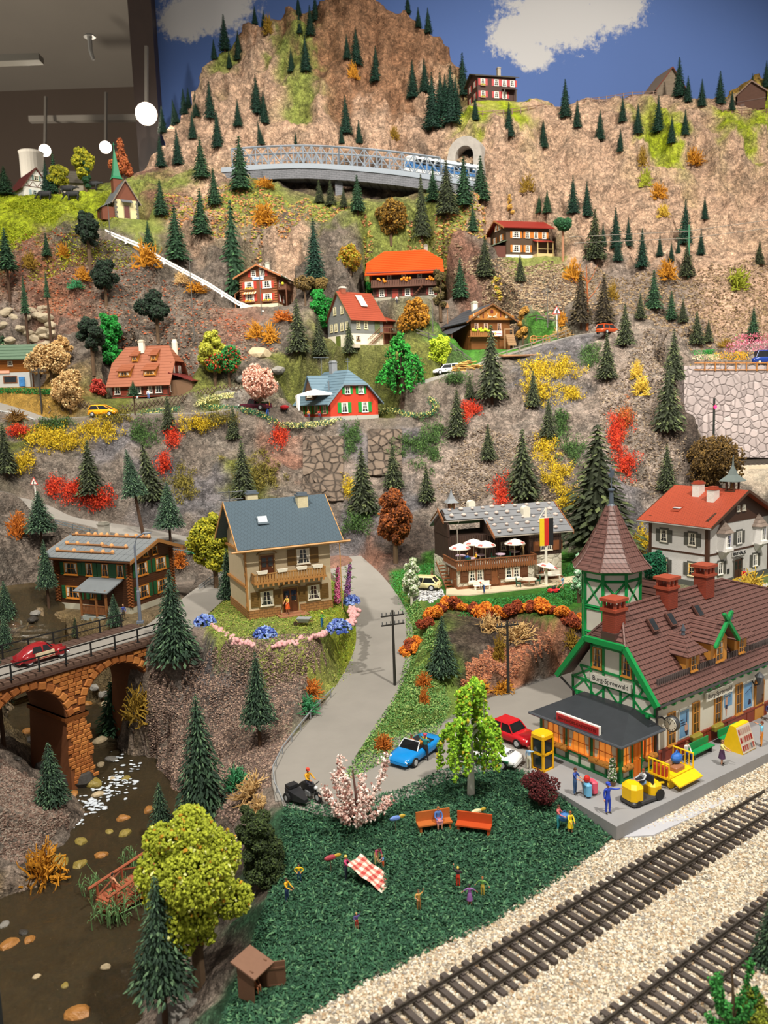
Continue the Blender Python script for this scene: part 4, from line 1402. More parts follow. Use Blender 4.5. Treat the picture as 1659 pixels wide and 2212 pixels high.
# rear wing and tower
mb = MB()
mb.slab((6.6,11,6.6),(6.6,5,6.6),(9.4,5,9.6),(9.4,11,9.6),.14,courses=7,lip=.07)
mb.slab((12.2,5,6.6),(12.2,11,6.6),(9.4,11,9.6),(9.4,5,9.6),.14,courses=7,lip=.07)
build(mb,'rear_roof',TILE,ST)
build(MB().box(7,11.8,6.5,10.6,0,6.7),'rear_wing',WHITE,ST)
TW_ = put('tower',None,ST,(6.45,8.6,0))
oct_ = lambda r,z:[(r*cos(pi/8+pi/4*k),r*sin(pi/8+pi/4*k),z)for k in range(8)]
build(MB().loft([oct_(2.15,-.5),oct_(2.15,11.2)]),'tower_walls',WHITE,TW_)
mb = MB()
cs = oct_(2.17,0)
for k in range(8):
	a,b = Vector(cs[k]),Vector(cs[(k+1)%8])

	def bar(u0,z0,u1,z1,w=.11):
		p,q = a.lerp(b,u0)+Vector((0,0,z0)),a.lerp(b,u1)+Vector((0,0,z1))
		mb.tube([p,q],w,4)
	bar(0,-.4,0,11.2,.15)
	for z in(4.5,6.2,8.0,8.2,10.2,10.9):
		bar(0,z,1,z)
	for z0,z1 in((8.2,10.2),(4.5,6.2)):
		bar(0,z0,1,z1,.09)
		bar(1,z0,0,z1,.09)
mb.loft([oct_(2.3,10.7),oct_(2.5,11.2)])
build(mb,'timber_framing',GREEN,TW_)
mb = MB()
prof = [(2.95,11.05),(2.4,11.65),(1.95,12.35),(1.6,13.0),(1.27,13.65),(.95,14.3),(.66,14.95),(.36,15.6)]
for(r0,z0),(r1,z1)in zip(prof,prof[1:]):
	for h in range(2):
		ra,rb = r0+(r1-r0)*h/2,r0+(r1-r0)*(h+1)/2
		za,zb_ = z0+(z1-z0)*h/2,z0+(z1-z0)*(h+1)/2
		mb.loft([oct_(ra+.06,za-.04),oct_(ra+.06,za),oct_(rb,zb_)],caps=False)
for k in range(8):
	mb.tube([(r*1.02*cos(pi/8+pi/4*k),r*1.02*sin(pi/8+pi/4*k),z+.03)for r,z in prof],.06,4)
build(mb,'spire',TILE,TW_)
mb = MB()
mb.lathe([(.3,15.5),(.34,15.6),(.2,15.75),(.16,16.7),(.26,16.75),(.26,16.85),(.05,16.95),(.04,18.0)],10)
mb.prism([(-.28,17.75),(.1,17.7),(.3,17.95),(.28,18.35),(.08,18.15),(-.05,18.5),(-.2,18.3),(-.12,18.1),(-.3,17.95)],-.04,.04)
build(mb,'weather_vane',P('#4f5a66',.4),TW_)
# dining annex
AN = put('annex',None,ST,(0,0,0))
AL,AD,AH = 3.7,6.4,2.72
mb = MB()
mb.box(-AL+.1,0,.1,AD-.1,0,.9)
mb.box(-AL+.1,0,.1,AD-.1,2.55,AH)
mb.box(-AL+.5,0,.5,AD-.5,0,.12)
build(mb,'annex_walls',WHITE,AN)
build(MB().box(-AL+.45,-.05,.45,AD-.4,.9,2.5),'dining_room',mat('lit_room','#e8813a',.8,.3,.8,emit=.55),AN)
mb = MB()
for y in(0,2.1,4.2,AD):
	mb.box(-AL-.02,-AL+.22,y-.12,y+.12,0,AH)
for x in(-AL+.1,-2.55,-1.55,-.1):
	mb.box(x-.1,x+.1,-.02,.2,0,AH)
for z in(.06,.78):
	mb.box(-AL-.03,-AL+.12,0,AD,z,z+.14)
	mb.box(-AL,-2.6,-.03,.12,z,z+.14)
	mb.box(-1.5,0,-.03,.12,z,z+.14)
for y in(1.05,3.15,5.3):
	mb.box(-AL-.03,-AL+.1,y-.06,y+.06,.1,.8)
mb.box(-AL-.03,-AL+.14,0,AD,2.52,AH)
mb.box(-AL,0,-.03,.14,2.52,AH)
build(mb,'timber_framing',P('#0a6e38',.4),AN)
for y in(1.05,3.15,5.3):
	o = win(AN,-AL+.02,y,.94,1.84,1.56,-pi/2,'#d8782a',4,2,curtain='#e6d2b4',glow=1,sill=False)
for x in(-3.1,-.8):
	win(AN,x,.02,.94,.85,1.56,0,'#d8782a',2,2,curtain='#e6d2b4',glow=1,sill=False)
door(AN,-2.05,.02,.05,.82,2.35,0,'#e07a22','#0a6e38')
for(x,y,w,rz)in((-AL-.15,1.1,2.1,-pi/2),(-AL-.15,4.7,1.3,-pi/2),(-3.15,-.15,.9,0),(-.75,-.15,1.0,0)):
	mb = MB()
	mb.smooth = True
	r = random.Random(3)
	mb.tube([(-w/2,0,0),(0,0,.02),(w/2,0,0)],.2,8)
	for i in range(int(w*14)):
		mb.ball((r.uniform(-w/2,w/2),r.uniform(-.14,.1),.12+r.uniform(-.06,.08)),r.uniform(.06,.11),6,4)
	build(mb,'flower_box',mat('flowers_orange','#c8742c',.8,.35,4,col2='#d89a3e'),AN,(x,y,.95),rz)
ROOFDK = mat('annex_roofing','#30343a',.5,.12,1.5,.1,4)
mb = MB()
ev = .55
zr = 3.45
mb.slab((-AL-ev,AD+ev,2.75),(-AL-ev,-ev,2.75),(-.6,1.6,zr),(-.6,AD-.6,zr),.12)
mb.slab((-AL-ev,-ev,2.75),(0,-ev,2.75),(0,1.6,zr),(-.6,1.6,zr),.12)
mb.slab((-.6,AD-.6,zr),(-.6,1.6,zr),(.02,1.6,zr+.02),(.02,AD-.6,zr+.02),.12)
mb.slab((0,AD+ev,2.75),(-AL-ev,AD+ev,2.75),(-.6,AD-.6,zr),(0,AD-.6,zr),.12)
build(mb,'annex_roof',ROOFDK,AN)
mb = MB()
mb.tube([(0,-ev-.06,2.72),(-AL-ev-.06,-ev-.06,2.72),(-AL-ev-.06,AD+ev,2.72)],.09,6)
mb.box(-.22,-.06,-.2,-.05,0,2.7)
build(mb,'gutter',P('#4b5058',.4),AN)
mb = MB()
o = put('restaurant_sign',None,AN,(-AL-.28,3.05,3.02),-pi/2-.0)
build(MB().box(-1.75,1.75,-.02,.16,-.28,.34),'board',P('#eeeae2'),o)
build(MB().box(-1.7,1.7,-.07,-.015,-.24,.26),'panel',P('#b3262a'),o)
lettering('BAHNHOFS-GASTSTÄTTE',.27,P('#5a0e12'),o,(0,-.075,.0),depth=.01)

# ---------------------------------------------------------------- beige villa
BG = house('beige','beige two storey villa with blue grey shingle roof and a long wooden balcony')
beige = mat('beige_plaster','#c3b292',.85,.05,1.5,.25,14)
TIM = '#a8763f'
walls(BG,7.8,6.8,7.0,beige,rise=2.8)
build(MB().box(-.06,2.85,-.1,0,-.4,.75).box(4.75,7.86,-.1,0,-.4,.75).box(-.08,0,0,6.8,-.4,.75).box(7.8,7.88,0,6.8,-.4,.75),'stone_base',mat('base_stone','#9a6c3c',.8,.15,2,.6,kind='bricks',kw=dict(n=1.3,w=.6,h=.3,groove=.5)),BG)
SHIN = mat('blue_shingles','#445764',.55,.08,2,.4,kind='shingles',kw=dict(n=1.6,w=.5,h=.5,mortar=.03,groove=.72,rot=(0,0,pi/4)))
gable_roof(BG,7.8,6.8,7.15,2.95,1.0,.95,SHIN,.14,edge=P('#c08f55'))
mb = MB()
mb.tube([(-1.5,-1.08,6.25),(8.9,-1.1,6.27),(9.4,-1.1,6.27)],.11,6)
mb.tube([(8.4,-1.0,6.2),(8.4,-1.0,0)],.05,6)
build(mb,'gutter',P('#c08f55'),BG)
mb = MB()
for z in(1.2,2.6,4.0,5.4):
	mb.ball((-.08,.12,z),.22,6,4,sc=(.7,.9,1.6))
mb.box(-.14,0,-.05,.3,.75,6.2)
for z in(2.8,5.8):
	mb.box(-.25,0,.0,6.8,z,z+.2)
build(mb,'corner_timber',P(TIM),BG)
for x,z in((1.65,1.05),(6.05,1.05)):
	win(BG,x,0,z,1.15,1.3,0,'#e9e2d0',4,3,shut='#6e5226',trim='#7d6236',sw=.72)
win(BG,5.2,0,4.45,1.2,1.35,0,'#e9e2d0',4,3,shut='#6e5226',trim='#7d6236',sw=.72)
door(BG,3.8,0,.0,1.35,2.35,0,'#5d3218','#8a6b3c',True)
door(BG,1.85,0,3.45,1.2,2.1,0,'#5d3218','#8a6b3c',True)
for x,z,w in((3.8,2.35,1.7),(1.85,5.55,1.55)):
	mb = MB()
	mb.loft([[(x+r*cos(t),y,z+.12+r*.35*sin(t))for t in np.linspace(0,pi,9)]for y,r in((-.16,w/2),(-.16,w/2+.15),(0,w/2+.15))],closed=False)
	build(mb,'arch',P('#8a6b3c'),BG)
build(MB().box(.35,7.0,-1.05,0,3.2,3.38),'balcony_floor',P(TIM),BG)
for a,b,n in(((.4,-1.0,3.2),(6.95,-1.0,3.2),26),((.4,-.05,3.2),(.4,-1.0,3.2),4),((6.95,-1.0,3.2),(6.95,-.05,3.2),4)):
	railing(BG,a,b,.95,'#a67a44',n,boards=True)
mb = MB()
for i in range(14):
	mb.box(.55+.47*i,.72+.47*i,-1.06,-.9,2.95,3.25)
build(mb,'balcony_bracket',P(TIM),BG)
me = MB().prism([(-.4,0),(.4,0),(.5,.28),(-.5,.28)],-.15,.15).mesh('planter',P('#ddd6c4'))
for x in(1.1,2.9,4.7,6.2):
	put('planter',me,BG,(x,-1.0,4.12))
chimney(BG,6.2,2.6,8.2,10.3,1.0,.7,'#d3c7a2','#5d6873')
chimney(BG,2.0,4.6,8.2,10.6,1.0,.7,'#d3c7a2','#5d6873')
o = put('skylight',None,BG,(2.0,1.3,8.45),rot=(atan(2.95/3.4),0,0))
build(MB().box(-.5,.5,-.45,.45,0,.1),'frame',P('#56646e'),o)
build(MB().box(-.42,.42,-.3,.42,.12,.16),'pane',P('#c9d4da',.1),o,rot=(.3,0,0))
mb = MB()
mb.tube([(0,5.0,9.3),(0,5.0,11.2)],.05,5)
for z in(10.2,10.9):
	mb.tube([(-1.0,5,z),(1.3,5,z)],.045,5)
mb.tube([(-.6,4.6,10.5),(-.6,5.4,10.5)],.04,5)
build(mb,'antenna',P('#565a5e',.4),BG)
build(MB().box(2.5,5.2,-1.15,0,-.3,.06).box(2.8,4.8,-.6,0,.06,.2),'doorstep',P('#a07052'),BG)

# ---------------------------------------------------------------- log chalet by the bridge
CH = house('chalet','dark brown log chalet with green shutters and grey slate roof weighted with log poles')
LOGW = mat('brown_logs','#6a3f22',.65,.12,1.5,.8,kind='planks',kw=dict(n=1.55,dist=.05,groove=.5))
walls(CH,9.3,6.6,5.6,LOGW,rise=1.1,base=.55,bm=mat('pale_foundation','#b6b3a0',.85,.06,1))
mb = MB()
for x,y in((0,0),(9.3,0),(9.3,6.6),(0,6.6)):
	for i in range(16):
		mb.tube([(x-.3,y,.7+i*.3),(x+.3,y,.7+i*.3)],.12,5)
		mb.tube([(x,y-.3,.85+i*.3),(x,y+.3,.85+i*.3)],.12,5)
build(mb,'log_ends',P('#7c4a26'),CH)
ze,rise,ov,ovg = 5.68,1.15,1.05,1.15
sl = rise/3.3
zlo = ze-ov*sl
SLATE = mat('grey_slate','#70767a',.6,.08,1.2)
n1,n2 = 15,4
for side in(0,1):
	pw,pl = (9.3+2*ovg)/n1,hypot(3.3+ov,(3.3+ov)*sl)/n2
	me = MB().box(.02,pw-.02,.0,pl+.06,-.05,.05).mesh('slate',SLATE)
	for i in range(n1):
		for j in range(n2):
			y0,z0 = -ov+(3.3+ov)*j/n2,zlo+.12+(3.3+ov)*sl*j/n2
			a = atan(sl)-.012
			if side==0:
				put('slate',me,CH,(-ovg+i*pw,y0,z0),rot=(a,0,0))
			else:
				put('slate',me,CH,(-ovg+(i+1)*pw,6.6-y0,z0),rot=(a,0,pi))
mb = MB()
for s in(0,1):
	y0,ym = (-ov,3.3)if s==0 else(6.6+ov,3.3)
	mb.slab((-ovg,y0,zlo),(9.3+ovg,y0,zlo),(9.3+ovg,ym,ze+rise),(-ovg,ym,ze+rise),.12)
build(mb,'roof_boarding',P('#6e4426'),CH)
for x0,x1 in((-ovg-.08,-ovg),(9.3+ovg,9.3+ovg+.08)):
	mb = MB()
	for ya,yb in((-ov,3.3),(6.6+ov,3.3)):
		za,zb = zlo,ze+rise
		mb.add([(x0,ya,za-.22),(x1,ya,za-.22),(x1,yb,zb-.22),(x0,yb,zb-.22),(x0,ya,za+.14),(x1,ya,za+.14),(x1,yb,zb+.14),(x0,yb,zb+.14)],[(0,3,2,1),(4,5,6,7),(0,1,5,4),(1,2,6,5),(2,3,7,6),(3,0,4,7)])
	build(mb,'bargeboard',P('#9a6b3e'),CH)
stone = mat('roof_stone_tan','#d69a63',.8,.1,3)
bl = MB().ball((0,0,.1),.23,6,4,sc=(1,.8,1)).mesh('weight_stone',stone)
for y,xa,xb,ks in((.0,.2,7.6,(.4,2.6,4.9,6.3,7.5)),(1.35,.3,5.6,(.4,1.8,3.2,5.0)),(1.15,5.2,8.4,(6.4,8.2)),(3.2,-.6,9.6,(.0,1.6,2.5,3.3,4.1,5.3,6.6,7.8,8.6,9.4))):
	z = zlo+.12+(y+ov)*sl+.14
	build(MB().tube([(xa,y,z),(xb,y,z)],.12,6),'pole',P('#8a5f38',.7),CH)
	for x in ks:
		put('weight_stone',bl,CH,(x,y,z+.02),random.Random(x).uniform(0,3))
chimney(CH,2.6,4.4,6.3,8.0,.9,.8,'#a9a59a','#8d8a80')
OR,GS = '#c9822f','#1d5a34'
win(CH,2.0,0,3.55,1.75,1.25,0,OR,4,2,shut=GS,sw=.5)
for x in(4.4,6.4,8.3):
	win(CH,x,0,3.55,.85,1.3,0,OR,2,2,shut=GS,sw=.5)
win(CH,2.0,0,1.1,1.75,1.25,0,OR,4,2,shut=GS,sw=.5)
win(CH,4.7,0,1.15,.8,1.2,0,OR,2,2,shut=GS,sw=.5)
for y in(1.9,4.8):
	for z in(3.45,1.15):
		win(CH,9.3,y,z,1.6,1.3,pi/2,OR,4,2,shut=GS,sw=.5)
for y in(2.55,4.05):
	win(CH,9.3,y,5.2,.85,.85,pi/2,OR,2,2)
door(CH,6.6,0,.55,1.0,2.0,0,'#4a2a14')
o = put('porch',None,CH,(5.0,0,0))
mb = MB()
mb.slab((-.6,-2.5,2.55),(3.6,-2.5,2.55),(3.6,.1,3.5),(-.6,.1,3.5),.12)
build(mb,'porch_roof',SLATE,o)
mb = MB()
for x in(0,1.9,3.1):
	mb.box(x-.09,x+.09,-2.2,-2.02,-.3,2.7)
build(mb,'posts',P('#8a5a32'),o)
build(MB().box(-.1,3.2,-2.2,0,-.4,.05),'porch_floor',P('#9aa09a'),o)
railing(CH,(5.0,-2.1,.25),(6.9,-2.1,.25),.9,'#7c4c28',11,'porch_railing')
railing(CH,(6.9,-2.1,.25),(8.1,-2.1,.1),.9,'#7c4c28',7,'porch_railing')

# ---------------------------------------------------------------- cafe with roof terrace
CF = house('cafe','alpine cafe with stone weighted grey roof and a terrace of white parasols',name='cafe')
stonew = mat('cream_stonework','#ddd6c2',.85,.08,1.4,.7,kind='cobbles',kw=dict(n=1.3,groove=.86))
DW = mat('dark_vertical_boards','#3a2418',.7,.12,1.5,.6,kind='vplanks',kw=dict(n=2.2,groove=.6))
BR = '#7b4a2a'
build(MB().box(0,8.6,0,4.2,0,2.3).box(8.6,12.4,1.3,8.5,0,2.7).box(.2,8.6,4.2,8.5,0,2.4),'lower_walls',stonew,CF)
build(MB().box(-.05,8.66,-.06,4.2,-.5,.34).box(8.66,12.46,1.24,8.5,-.5,.3),'brick_base',mat('base_brick','#8d5836',.8,.1,3,.6,kind='bricks',kw=dict(n=1.8,w=.6,h=.3)),CF)
mb = MB()
mb.box(.25,8.6,3.6,8.4,2.4,5.0)
mb.box(8.6,12.4,1.3,8.5,2.7,5.2)
for x0,y0 in((.25,3.6),(12.2,1.3)):
	mb.prism_x([(y0,4.9),(8.4,4.9),(8.4,6.3),(5.8,7.55),(y0,6.3 if x0<1 else 5.2)],x0,x0+.2)
mb.prism_x([(1.35,5.0),(5.8,7.4),(5.8,4.8)],4.75,4.9)
build(mb,'upper_walls',DW,CF)
GR = mat('grey_roof_boards','#75777b',.7,.07,1.2,.2,6)
sl = (7.85-5.15)/4.7
mb = MB()

def rz_(y):
	return 5.15+(y-1.1)*sl

RS = MB().ball((0,0,.12),.24,7,4,sc=(1.15,.85,.75)).mesh('roof_stone',mat('roof_stone','#c5b5ac',.8,.12,3))
rr = random.Random(4)
for i in range(5):
	y0,y1 = 1.1+.94*i,1.1+.94*(i+1)
	x0 = 4.6-.08*i if y0<3.3 else-.1+.12*i
	mb = MB()
	mb.slab((x0,y0,rz_(y0)+.05),(13.7-.02*i,y0,rz_(y0)+.05),(13.7,y1,rz_(y1)),(x0,y1,rz_(y1)),.1)
	build(mb,'roof_course',GR,CF)
	x = x0+.7
	while x<13.3:
		put('roof_stone',RS,CF,(x,y0+.5+rr.uniform(-.12,.12),rz_(y0+.5)+.04),rr.uniform(0,6),sc=rr.uniform(.8,1.2))
		x+=rr.uniform(1.15,1.5)
mb = MB()
mb.slab((13.7,10.4,5.4),(.3,10.4,5.4),(.3,5.75,rz_(5.8)),(13.7,5.75,rz_(5.8)),.12)
build(mb,'roof_slope',GR,CF)
mb = MB()
for x,ya,yb in((-.18,3.9,5.8),(4.52,1.05,3.35),(13.7,1.05,5.8)):
	mb.add([(x,ya,rz_(ya)-.3),(x+.1,ya,rz_(ya)-.3),(x+.1,yb,rz_(yb)-.3),(x,yb,rz_(yb)-.3),(x,ya,rz_(ya)+.1),(x+.1,ya,rz_(ya)+.1),(x+.1,yb,rz_(yb)+.1),(x,yb,rz_(yb)+.1)],[(0,3,2,1),(4,5,6,7),(0,1,5,4),(1,2,6,5),(2,3,7,6),(3,0,4,7)])
mb.tube([(-.1,5.8,7.7),(-.1,8.4,6.2)],.1,4)
build(mb,'bargeboard',P('#8d5a38'),CF)
mb = MB().tube([(4.6,1.0,rz_(1.1)-.08),(13.7,1.0,rz_(1.1)-.08)],.08,6).tube([(-.1,3.85,rz_(3.9)-.1),(4.6,3.85,rz_(3.9)-.1)],.07,6).tube([(1.6,3.8,6.6),(1.3,3.55,6.2),(1.3,3.55,2.5)],.06,6)
build(mb,'gutter',P('#8b8378'),CF)
for x in(3.9,9.4):
	mb = MB()
	y = 6.2 if x<5 else 3.9
	mb.prism([(-.4,0),(.4,0),(.4,1.0)]+[(.4*cos(t),1.0+.35*sin(t))for t in np.linspace(.4,2.7,6)]+[(-.4,1.0)],-.4,.4)
	build(mb,'chimney',P('#e1dccb'),CF,(x,y,rz_(y)-.3 if x>5 else 7.2))
o = put('bell_turret',None,CF,(1.5,5.9,7.5))
build(MB().box(-.3,-.18,-.3,-.18,0,1.0).box(.18,.3,-.3,-.18,0,1.0).box(-.3,-.18,.18,.3,0,1.0).box(.18,.3,.18,.3,0,1.0).box(-.34,.34,-.34,.34,-.2,.25),'posts',P(BR),o)
build(MB().lathe([(.95,.95),(.45,1.35),(.15,2.0),(.03,2.5)],4,rot=pi/4),'turret_roof',P('#7d8288',.5),o)
build(MB().lathe([(.2,.4),(.12,.55),(.06,.75)],8),'bell',P('#a58742',.3),o)
# ground floor openings
for x in(2.0,6.1):
	for s in(-.42,.42):
		win(CF,x+s,0,.85,.72,1.1,0,'#efe9da',2,3,curtain='#c9c2ae')
	for s in(-1.3,1.3):
		build(MB().box(-.42,.42,-.1,0,.75,2.0).box(-.3,.3,-.13,0,.9,1.35).box(-.3,.3,-.13,0,1.45,1.88),'shutter',mat('shutter_brown',BR,.6,.1,4,.5,kind='planks',kw=dict(n=2.5)),CF,(x+s,0,0))
	build(MB().box(-.9,.9,-.14,0,1.97,2.12).box(-.07,.07,-.1,0,.8,2.0),'lintel',P(BR),CF,(x,0,0))
	build(MB().box(-.95,.95,-.4,-.02,.55,.78),'planter',P('#e5dfce'),CF,(x,0,0))
door(CF,4.1,0,.1,.95,1.95,0,BR,BR)
win(CF,0,2.6,.8,.8,1.2,-pi/2,BR,2,2,shut=BR,sw=.4)
door(CF,0,.9,.1,.9,1.95,-pi/2,BR,BR)
for s in(-.38,.38):
	win(CF,10.4+s,1.3,.8,.62,1.05,0,BR,2,2,curtain='#e6e0d0')
	win(CF,10.6+s,1.3,3.2,.6,.95,0,'#cfc7b4',2,2)
build(MB().box(9.1,9.8,1.2,1.3,3.15,4.2).box(11.4,12.1,1.2,1.3,3.15,4.2),'shutter',P(BR),CF)
build(MB().box(9.3,11.5,.85,1.3,.45,.62),'planter',P('#e5dfce'),CF)
door(CF,3.0,3.6,2.42,.9,1.95,0,BR,BR)
for x in(6.6,7.6):
	win(CF,x,3.6,3.1,.65,.95,0,'#9a8a70',2,2)
build(MB().box(12.4,12.9,2,2.8,3.0,4.0),'bay_box',P(BR),CF)
# terrace
build(MB().box(-.25,8.85,-.25,4.0,2.25,2.42),'terrace_floor',P('#9d948a',.8),CF)
for a,b,n in(((-.2,-.2,2.3),(8.8,-.2,2.3),34),((-.2,4.0,2.3),(-.2,-.2,2.3),14),((8.8,-.2,2.3),(8.8,2.4,2.3),9)):
	railing(CF,a,b,.85,BR,n,'terrace_railing',topw=.16)
mb = MB()
for i in range(34):
	x = -.2+9.0/34*(i+.5)
	mb.prism([(x-.11,2.5),(x+.11,2.5),(x+.11,2.12),(x,1.98),(x-.11,2.12)],-.3,-.24)
build(mb,'terrace_valance',P('#86532f'),CF)
o = put('outside_stairs',None,CF,(-.5,4.0,0))
mb = MB()
for i in range(8):
	mb.box(-.5,.3,-3.2+.4*i,-2.8+.4*i,.27*i,.27*i+.1)
mb.add([(-.55,-3.2,.0),(-.5,-3.2,0),(-.5,0,2.2),(-.55,0,2.2),(-.55,-3.2,.3),(-.5,-3.2,.3),(-.5,0,2.5),(-.55,0,2.5)],[(0,3,2,1),(4,5,6,7),(0,1,5,4),(1,2,6,5),(2,3,7,6),(3,0,4,7)])
build(mb,'steps',P(BR),o)
tag(build(MB().prism_z([(6.0,79.3),(8.2,78.7),(16.8,81.4),(21.6,83.7),(21.0,86.0),(15.6,84.0),(7.4,82),(6.3,82.4)],5.2,5.42),'trim_4',mat('terrace_paving','#cdbb9f',.85,.08,1.2,.3,6)),'pale paved apron around the cafe',None,kind='structure')

# ---------------------------------------------------------------- town hall
RH = house('rathaus','white town hall with red tiled roof, grey shutters and two small oriel turrets',name='town_hall')
wr = mat('town_hall_plaster','#d5d3d0',.85,.05,1.5,.3,10)
DKW = P('#4a2f22')
walls(RH,11.0,6.9,6.55,wr,rise=0,base=.5,bm=mat('grey_plinth','#585a55',.85,.1,1.5))
mb = MB().prism([(.02,6.3),(10.98,6.3),(10.98,6.9),(5.5,9.3),(.02,6.9)],-.06,.2)
mb.prism([(.02,6.8),(10.98,6.8),(5.5,9.3)],6.7,6.9)
build(mb,'gable_boards',DKW,RH)
mb = MB()
for x in(-.08,10.75):
	mb.box(x,x+.35,-.1,.25,.5,6.8)
mb.box(-.08,.2,6.65,6.98,.5,6.8)
mb.box(0,11,-.06,0,3.25,3.42)
mb.box(-.06,0,0,6.9,3.25,3.42)
build(mb,'timber_band',DKW,RH)
RT = mat('red_shingles','#a4472f',.55,.08,2,.4,kind='shingles',kw=dict(n=1.5,w=.5,h=.5,mortar=.03,groove=.72,rot=(0,0,pi/4)))
gable_roof(RH,11.0,6.9,6.7,2.75,.9,.95,RT,.14,ridge='y',edge=P('#4f3424'))
mb = MB().tube([(-.95,-1.0,6.22),(-.95,7.9,6.22)],.09,6)
build(mb,'gutter',P('#8a8580'),RH)
GSH = '#5a5a54'
for y in(1.7,5.1):
	win(RH,0,y,4.2,.85,1.25,-pi/2,'#e6e0d0',2,3,shut=GSH,trim=GSH,sw=.42)
	win(RH,0,y,1.05,.85,1.3,-pi/2,'#e6d9b0',2,3,shut=GSH,trim=GSH,sw=.42,curtain='#d9a53a')
for x in(2.2,8.4):
	win(RH,x,0,1.15,.8,1.25,0,'#f0eee8',2,2,shut=GSH,trim=GSH,sw=.42)
win(RH,5.4,0,3.95,.8,1.25,0,'#f0eee8',2,2,shut=GSH,trim=GSH,sw=.42)
for x in(5.0,6.0):
	win(RH,x,-.06,7.35,.5,.6,0,'#cfcabc',2,2)
for x in(2.45,8.75):
	o = put('oriel',None,RH,(x,0,0))
	build(MB().loft([[(-.2,0,2.7),(.2,0,2.7),(.2,-.1,2.7),(-.2,-.1,2.7)],[(-.85,0,3.55),(.85,0,3.55),(.5,-.75,3.55),(-.5,-.75,3.55)]]).loft([[(-.8,0,3.6),(.8,0,3.6),(.48,-.7,3.6),(-.48,-.7,3.6)],[(-.8,0,5.45),(.8,0,5.45),(.48,-.7,5.45),(-.48,-.7,5.45)]]),'oriel_walls',wr,o)
	build(MB().box(-.95,.95,-.1,0,3.5,3.66).box(-.55,.55,-.85,-.1,3.5,3.64),'ledge',P('#eceae4'),o)
	mb = MB()
	for i in range(4):
		k0,k1 = 1-i/4,1-(i+1)/4
		f = lambda k,z:[(-.98*k,0.02,z),(.98*k,.02,z),(.62*k,-.9*k,z),(-.62*k,-.9*k,z)]
		mb.loft([f(k0+.04,5.4+.36*i),f(k0+.04,5.46+.36*i),f(max(.02,k1),5.8+.36*i)])
	build(mb,'oriel_roof',mat('oriel_tiles','#8d7d72',.7,.2,6),o)
	win(o,0,-.7,3.95,.72,1.3,0,'#f2f0ea',2,3,curtain='#6a6a98')
	build(MB().box(-.5,.5,-1.0,-.72,3.62,3.9),'planter',P('#f2f0ea'),o)
door(RH,5.25,0,.1,1.35,2.2,0,'#4a2a1c','#6c6963',True)
mb = MB()
mb.loft([[(5.25+r*cos(t),y,2.2+r*.4*sin(t))for t in np.linspace(0,pi,9)]for y,r in((-.16,.68),(-.16,.92),(0,.92))],closed=False)
build(mb,'arch',P('#6c6963'),RH)
o = put('name_board',MB().box(-1.15,1.15,-.1,0,-.25,.25).mesh('name_board',P('#e4e2de')),RH,(5.3,-.05,2.92))
lettering('RATHAUS',.5,P('#202226'),o,(0,-.12,0),depth=.03)
build(MB().box(4.3,6.2,-1.1,0,-.3,.1).box(4.5,6.0,-.6,0,.1,.2),'doorstep',P('#7b7d7c'),RH)
build(MB().box(-.2,.2,-.05,0,1.0,1.5),'notice',P('#2e2e30'),RH,(3.6,0,0))
chimney(RH,3.5,1.8,7.9,9.6,1.0,.8,'#dedbd4','#a4472f')
chimney(RH,4.2,4.0,8.3,10.0,1.0,.8,'#dedbd4','#a4472f')
o = put('skylight',None,RH,(1.5,4.6,7.35),rot=(0,-atan(.5),0))
build(MB().box(-.5,.5,-.5,.5,.1,.26),'frame',P('#8e3c26'),o)
build(MB().box(-.2,.55,-.42,.42,.3,.34),'pane',P('#c9d4da',.1),o,rot=(0,.35,0))
o = put('bell_turret',None,RH,(5.5,.9,9.2))
build(MB().box(-.5,-.34,-.5,-.34,0,1.2).box(.34,.5,-.5,-.34,0,1.2).box(-.5,-.34,.34,.5,0,1.2).box(.34,.5,.34,.5,0,1.2).box(-.55,.55,-.55,.55,-.3,.2),'posts',P('#4f3424'),o)
build(MB().lathe([(1.35,1.15),(1.3,1.25),(.55,1.8),(.12,2.7),(.03,3.8)],4,rot=pi/4),'turret_roof',P('#6f7a78',.5),o)
build(MB().lathe([(.3,.35),(.2,.6),(.08,.95)],8),'bell',P('#8c6b2c',.3),o)

# ---------------------------------------------------------------- houses higher up the mountain
RB = '#7d2f26'
# grey roofed red house on the terrace
OH = house('orange','bright orange red house with green shutters and blue grey tiled half hip roof')
redw = mat('red_plaster','#b8371c',.8,.06,1.5,.2,10)
BT = mat('grey_blue_tiles','#5b7280',.5,.08,1.5)
walls(OH,8.4,9.6,2.75,redw,rise=4.3,hip=.42,ridge='y',base=.35,bm=mat('grey_concrete_base','#a3a19a',.85,.05,1))
gable_roof(OH,8.4,9.6,2.75,4.3,.75,.45,BT,.14,courses=12,ridge='y',hip=.42,hipin=1.9,edge=P('#6f8490'))
GSH2 = '#1f8a3a'
win(OH,2.4,0,.85,1.1,1.45,0,'#efece4',2,3,shut=GSH2,sw=.6)
win(OH,6.0,0,.85,1.1,1.45,0,'#efece4',2,3,shut=GSH2,sw=.6)
win(OH,3.0,0,3.55,.95,1.1,0,'#efece4',2,2,shut=GSH2,sw=.4)
win(OH,5.4,0,3.55,.95,1.1,0,'#efece4',2,2,shut=GSH2,sw=.4)
for y in(1.6,4.0,6.2,8.4):
	win(OH,0,y,.8,.9,1.35,-pi/2,'#d9a58a',2,3,shut=GSH2,sw=.45)
o = put('dormer',None,OH,(-.1,5.6,0),-pi/2)
mb = MB().prism([(-1.25,2.9),(1.25,2.9),(1.25,4.4),(0,6.3),(-1.25,4.4)],-.1,2.6)
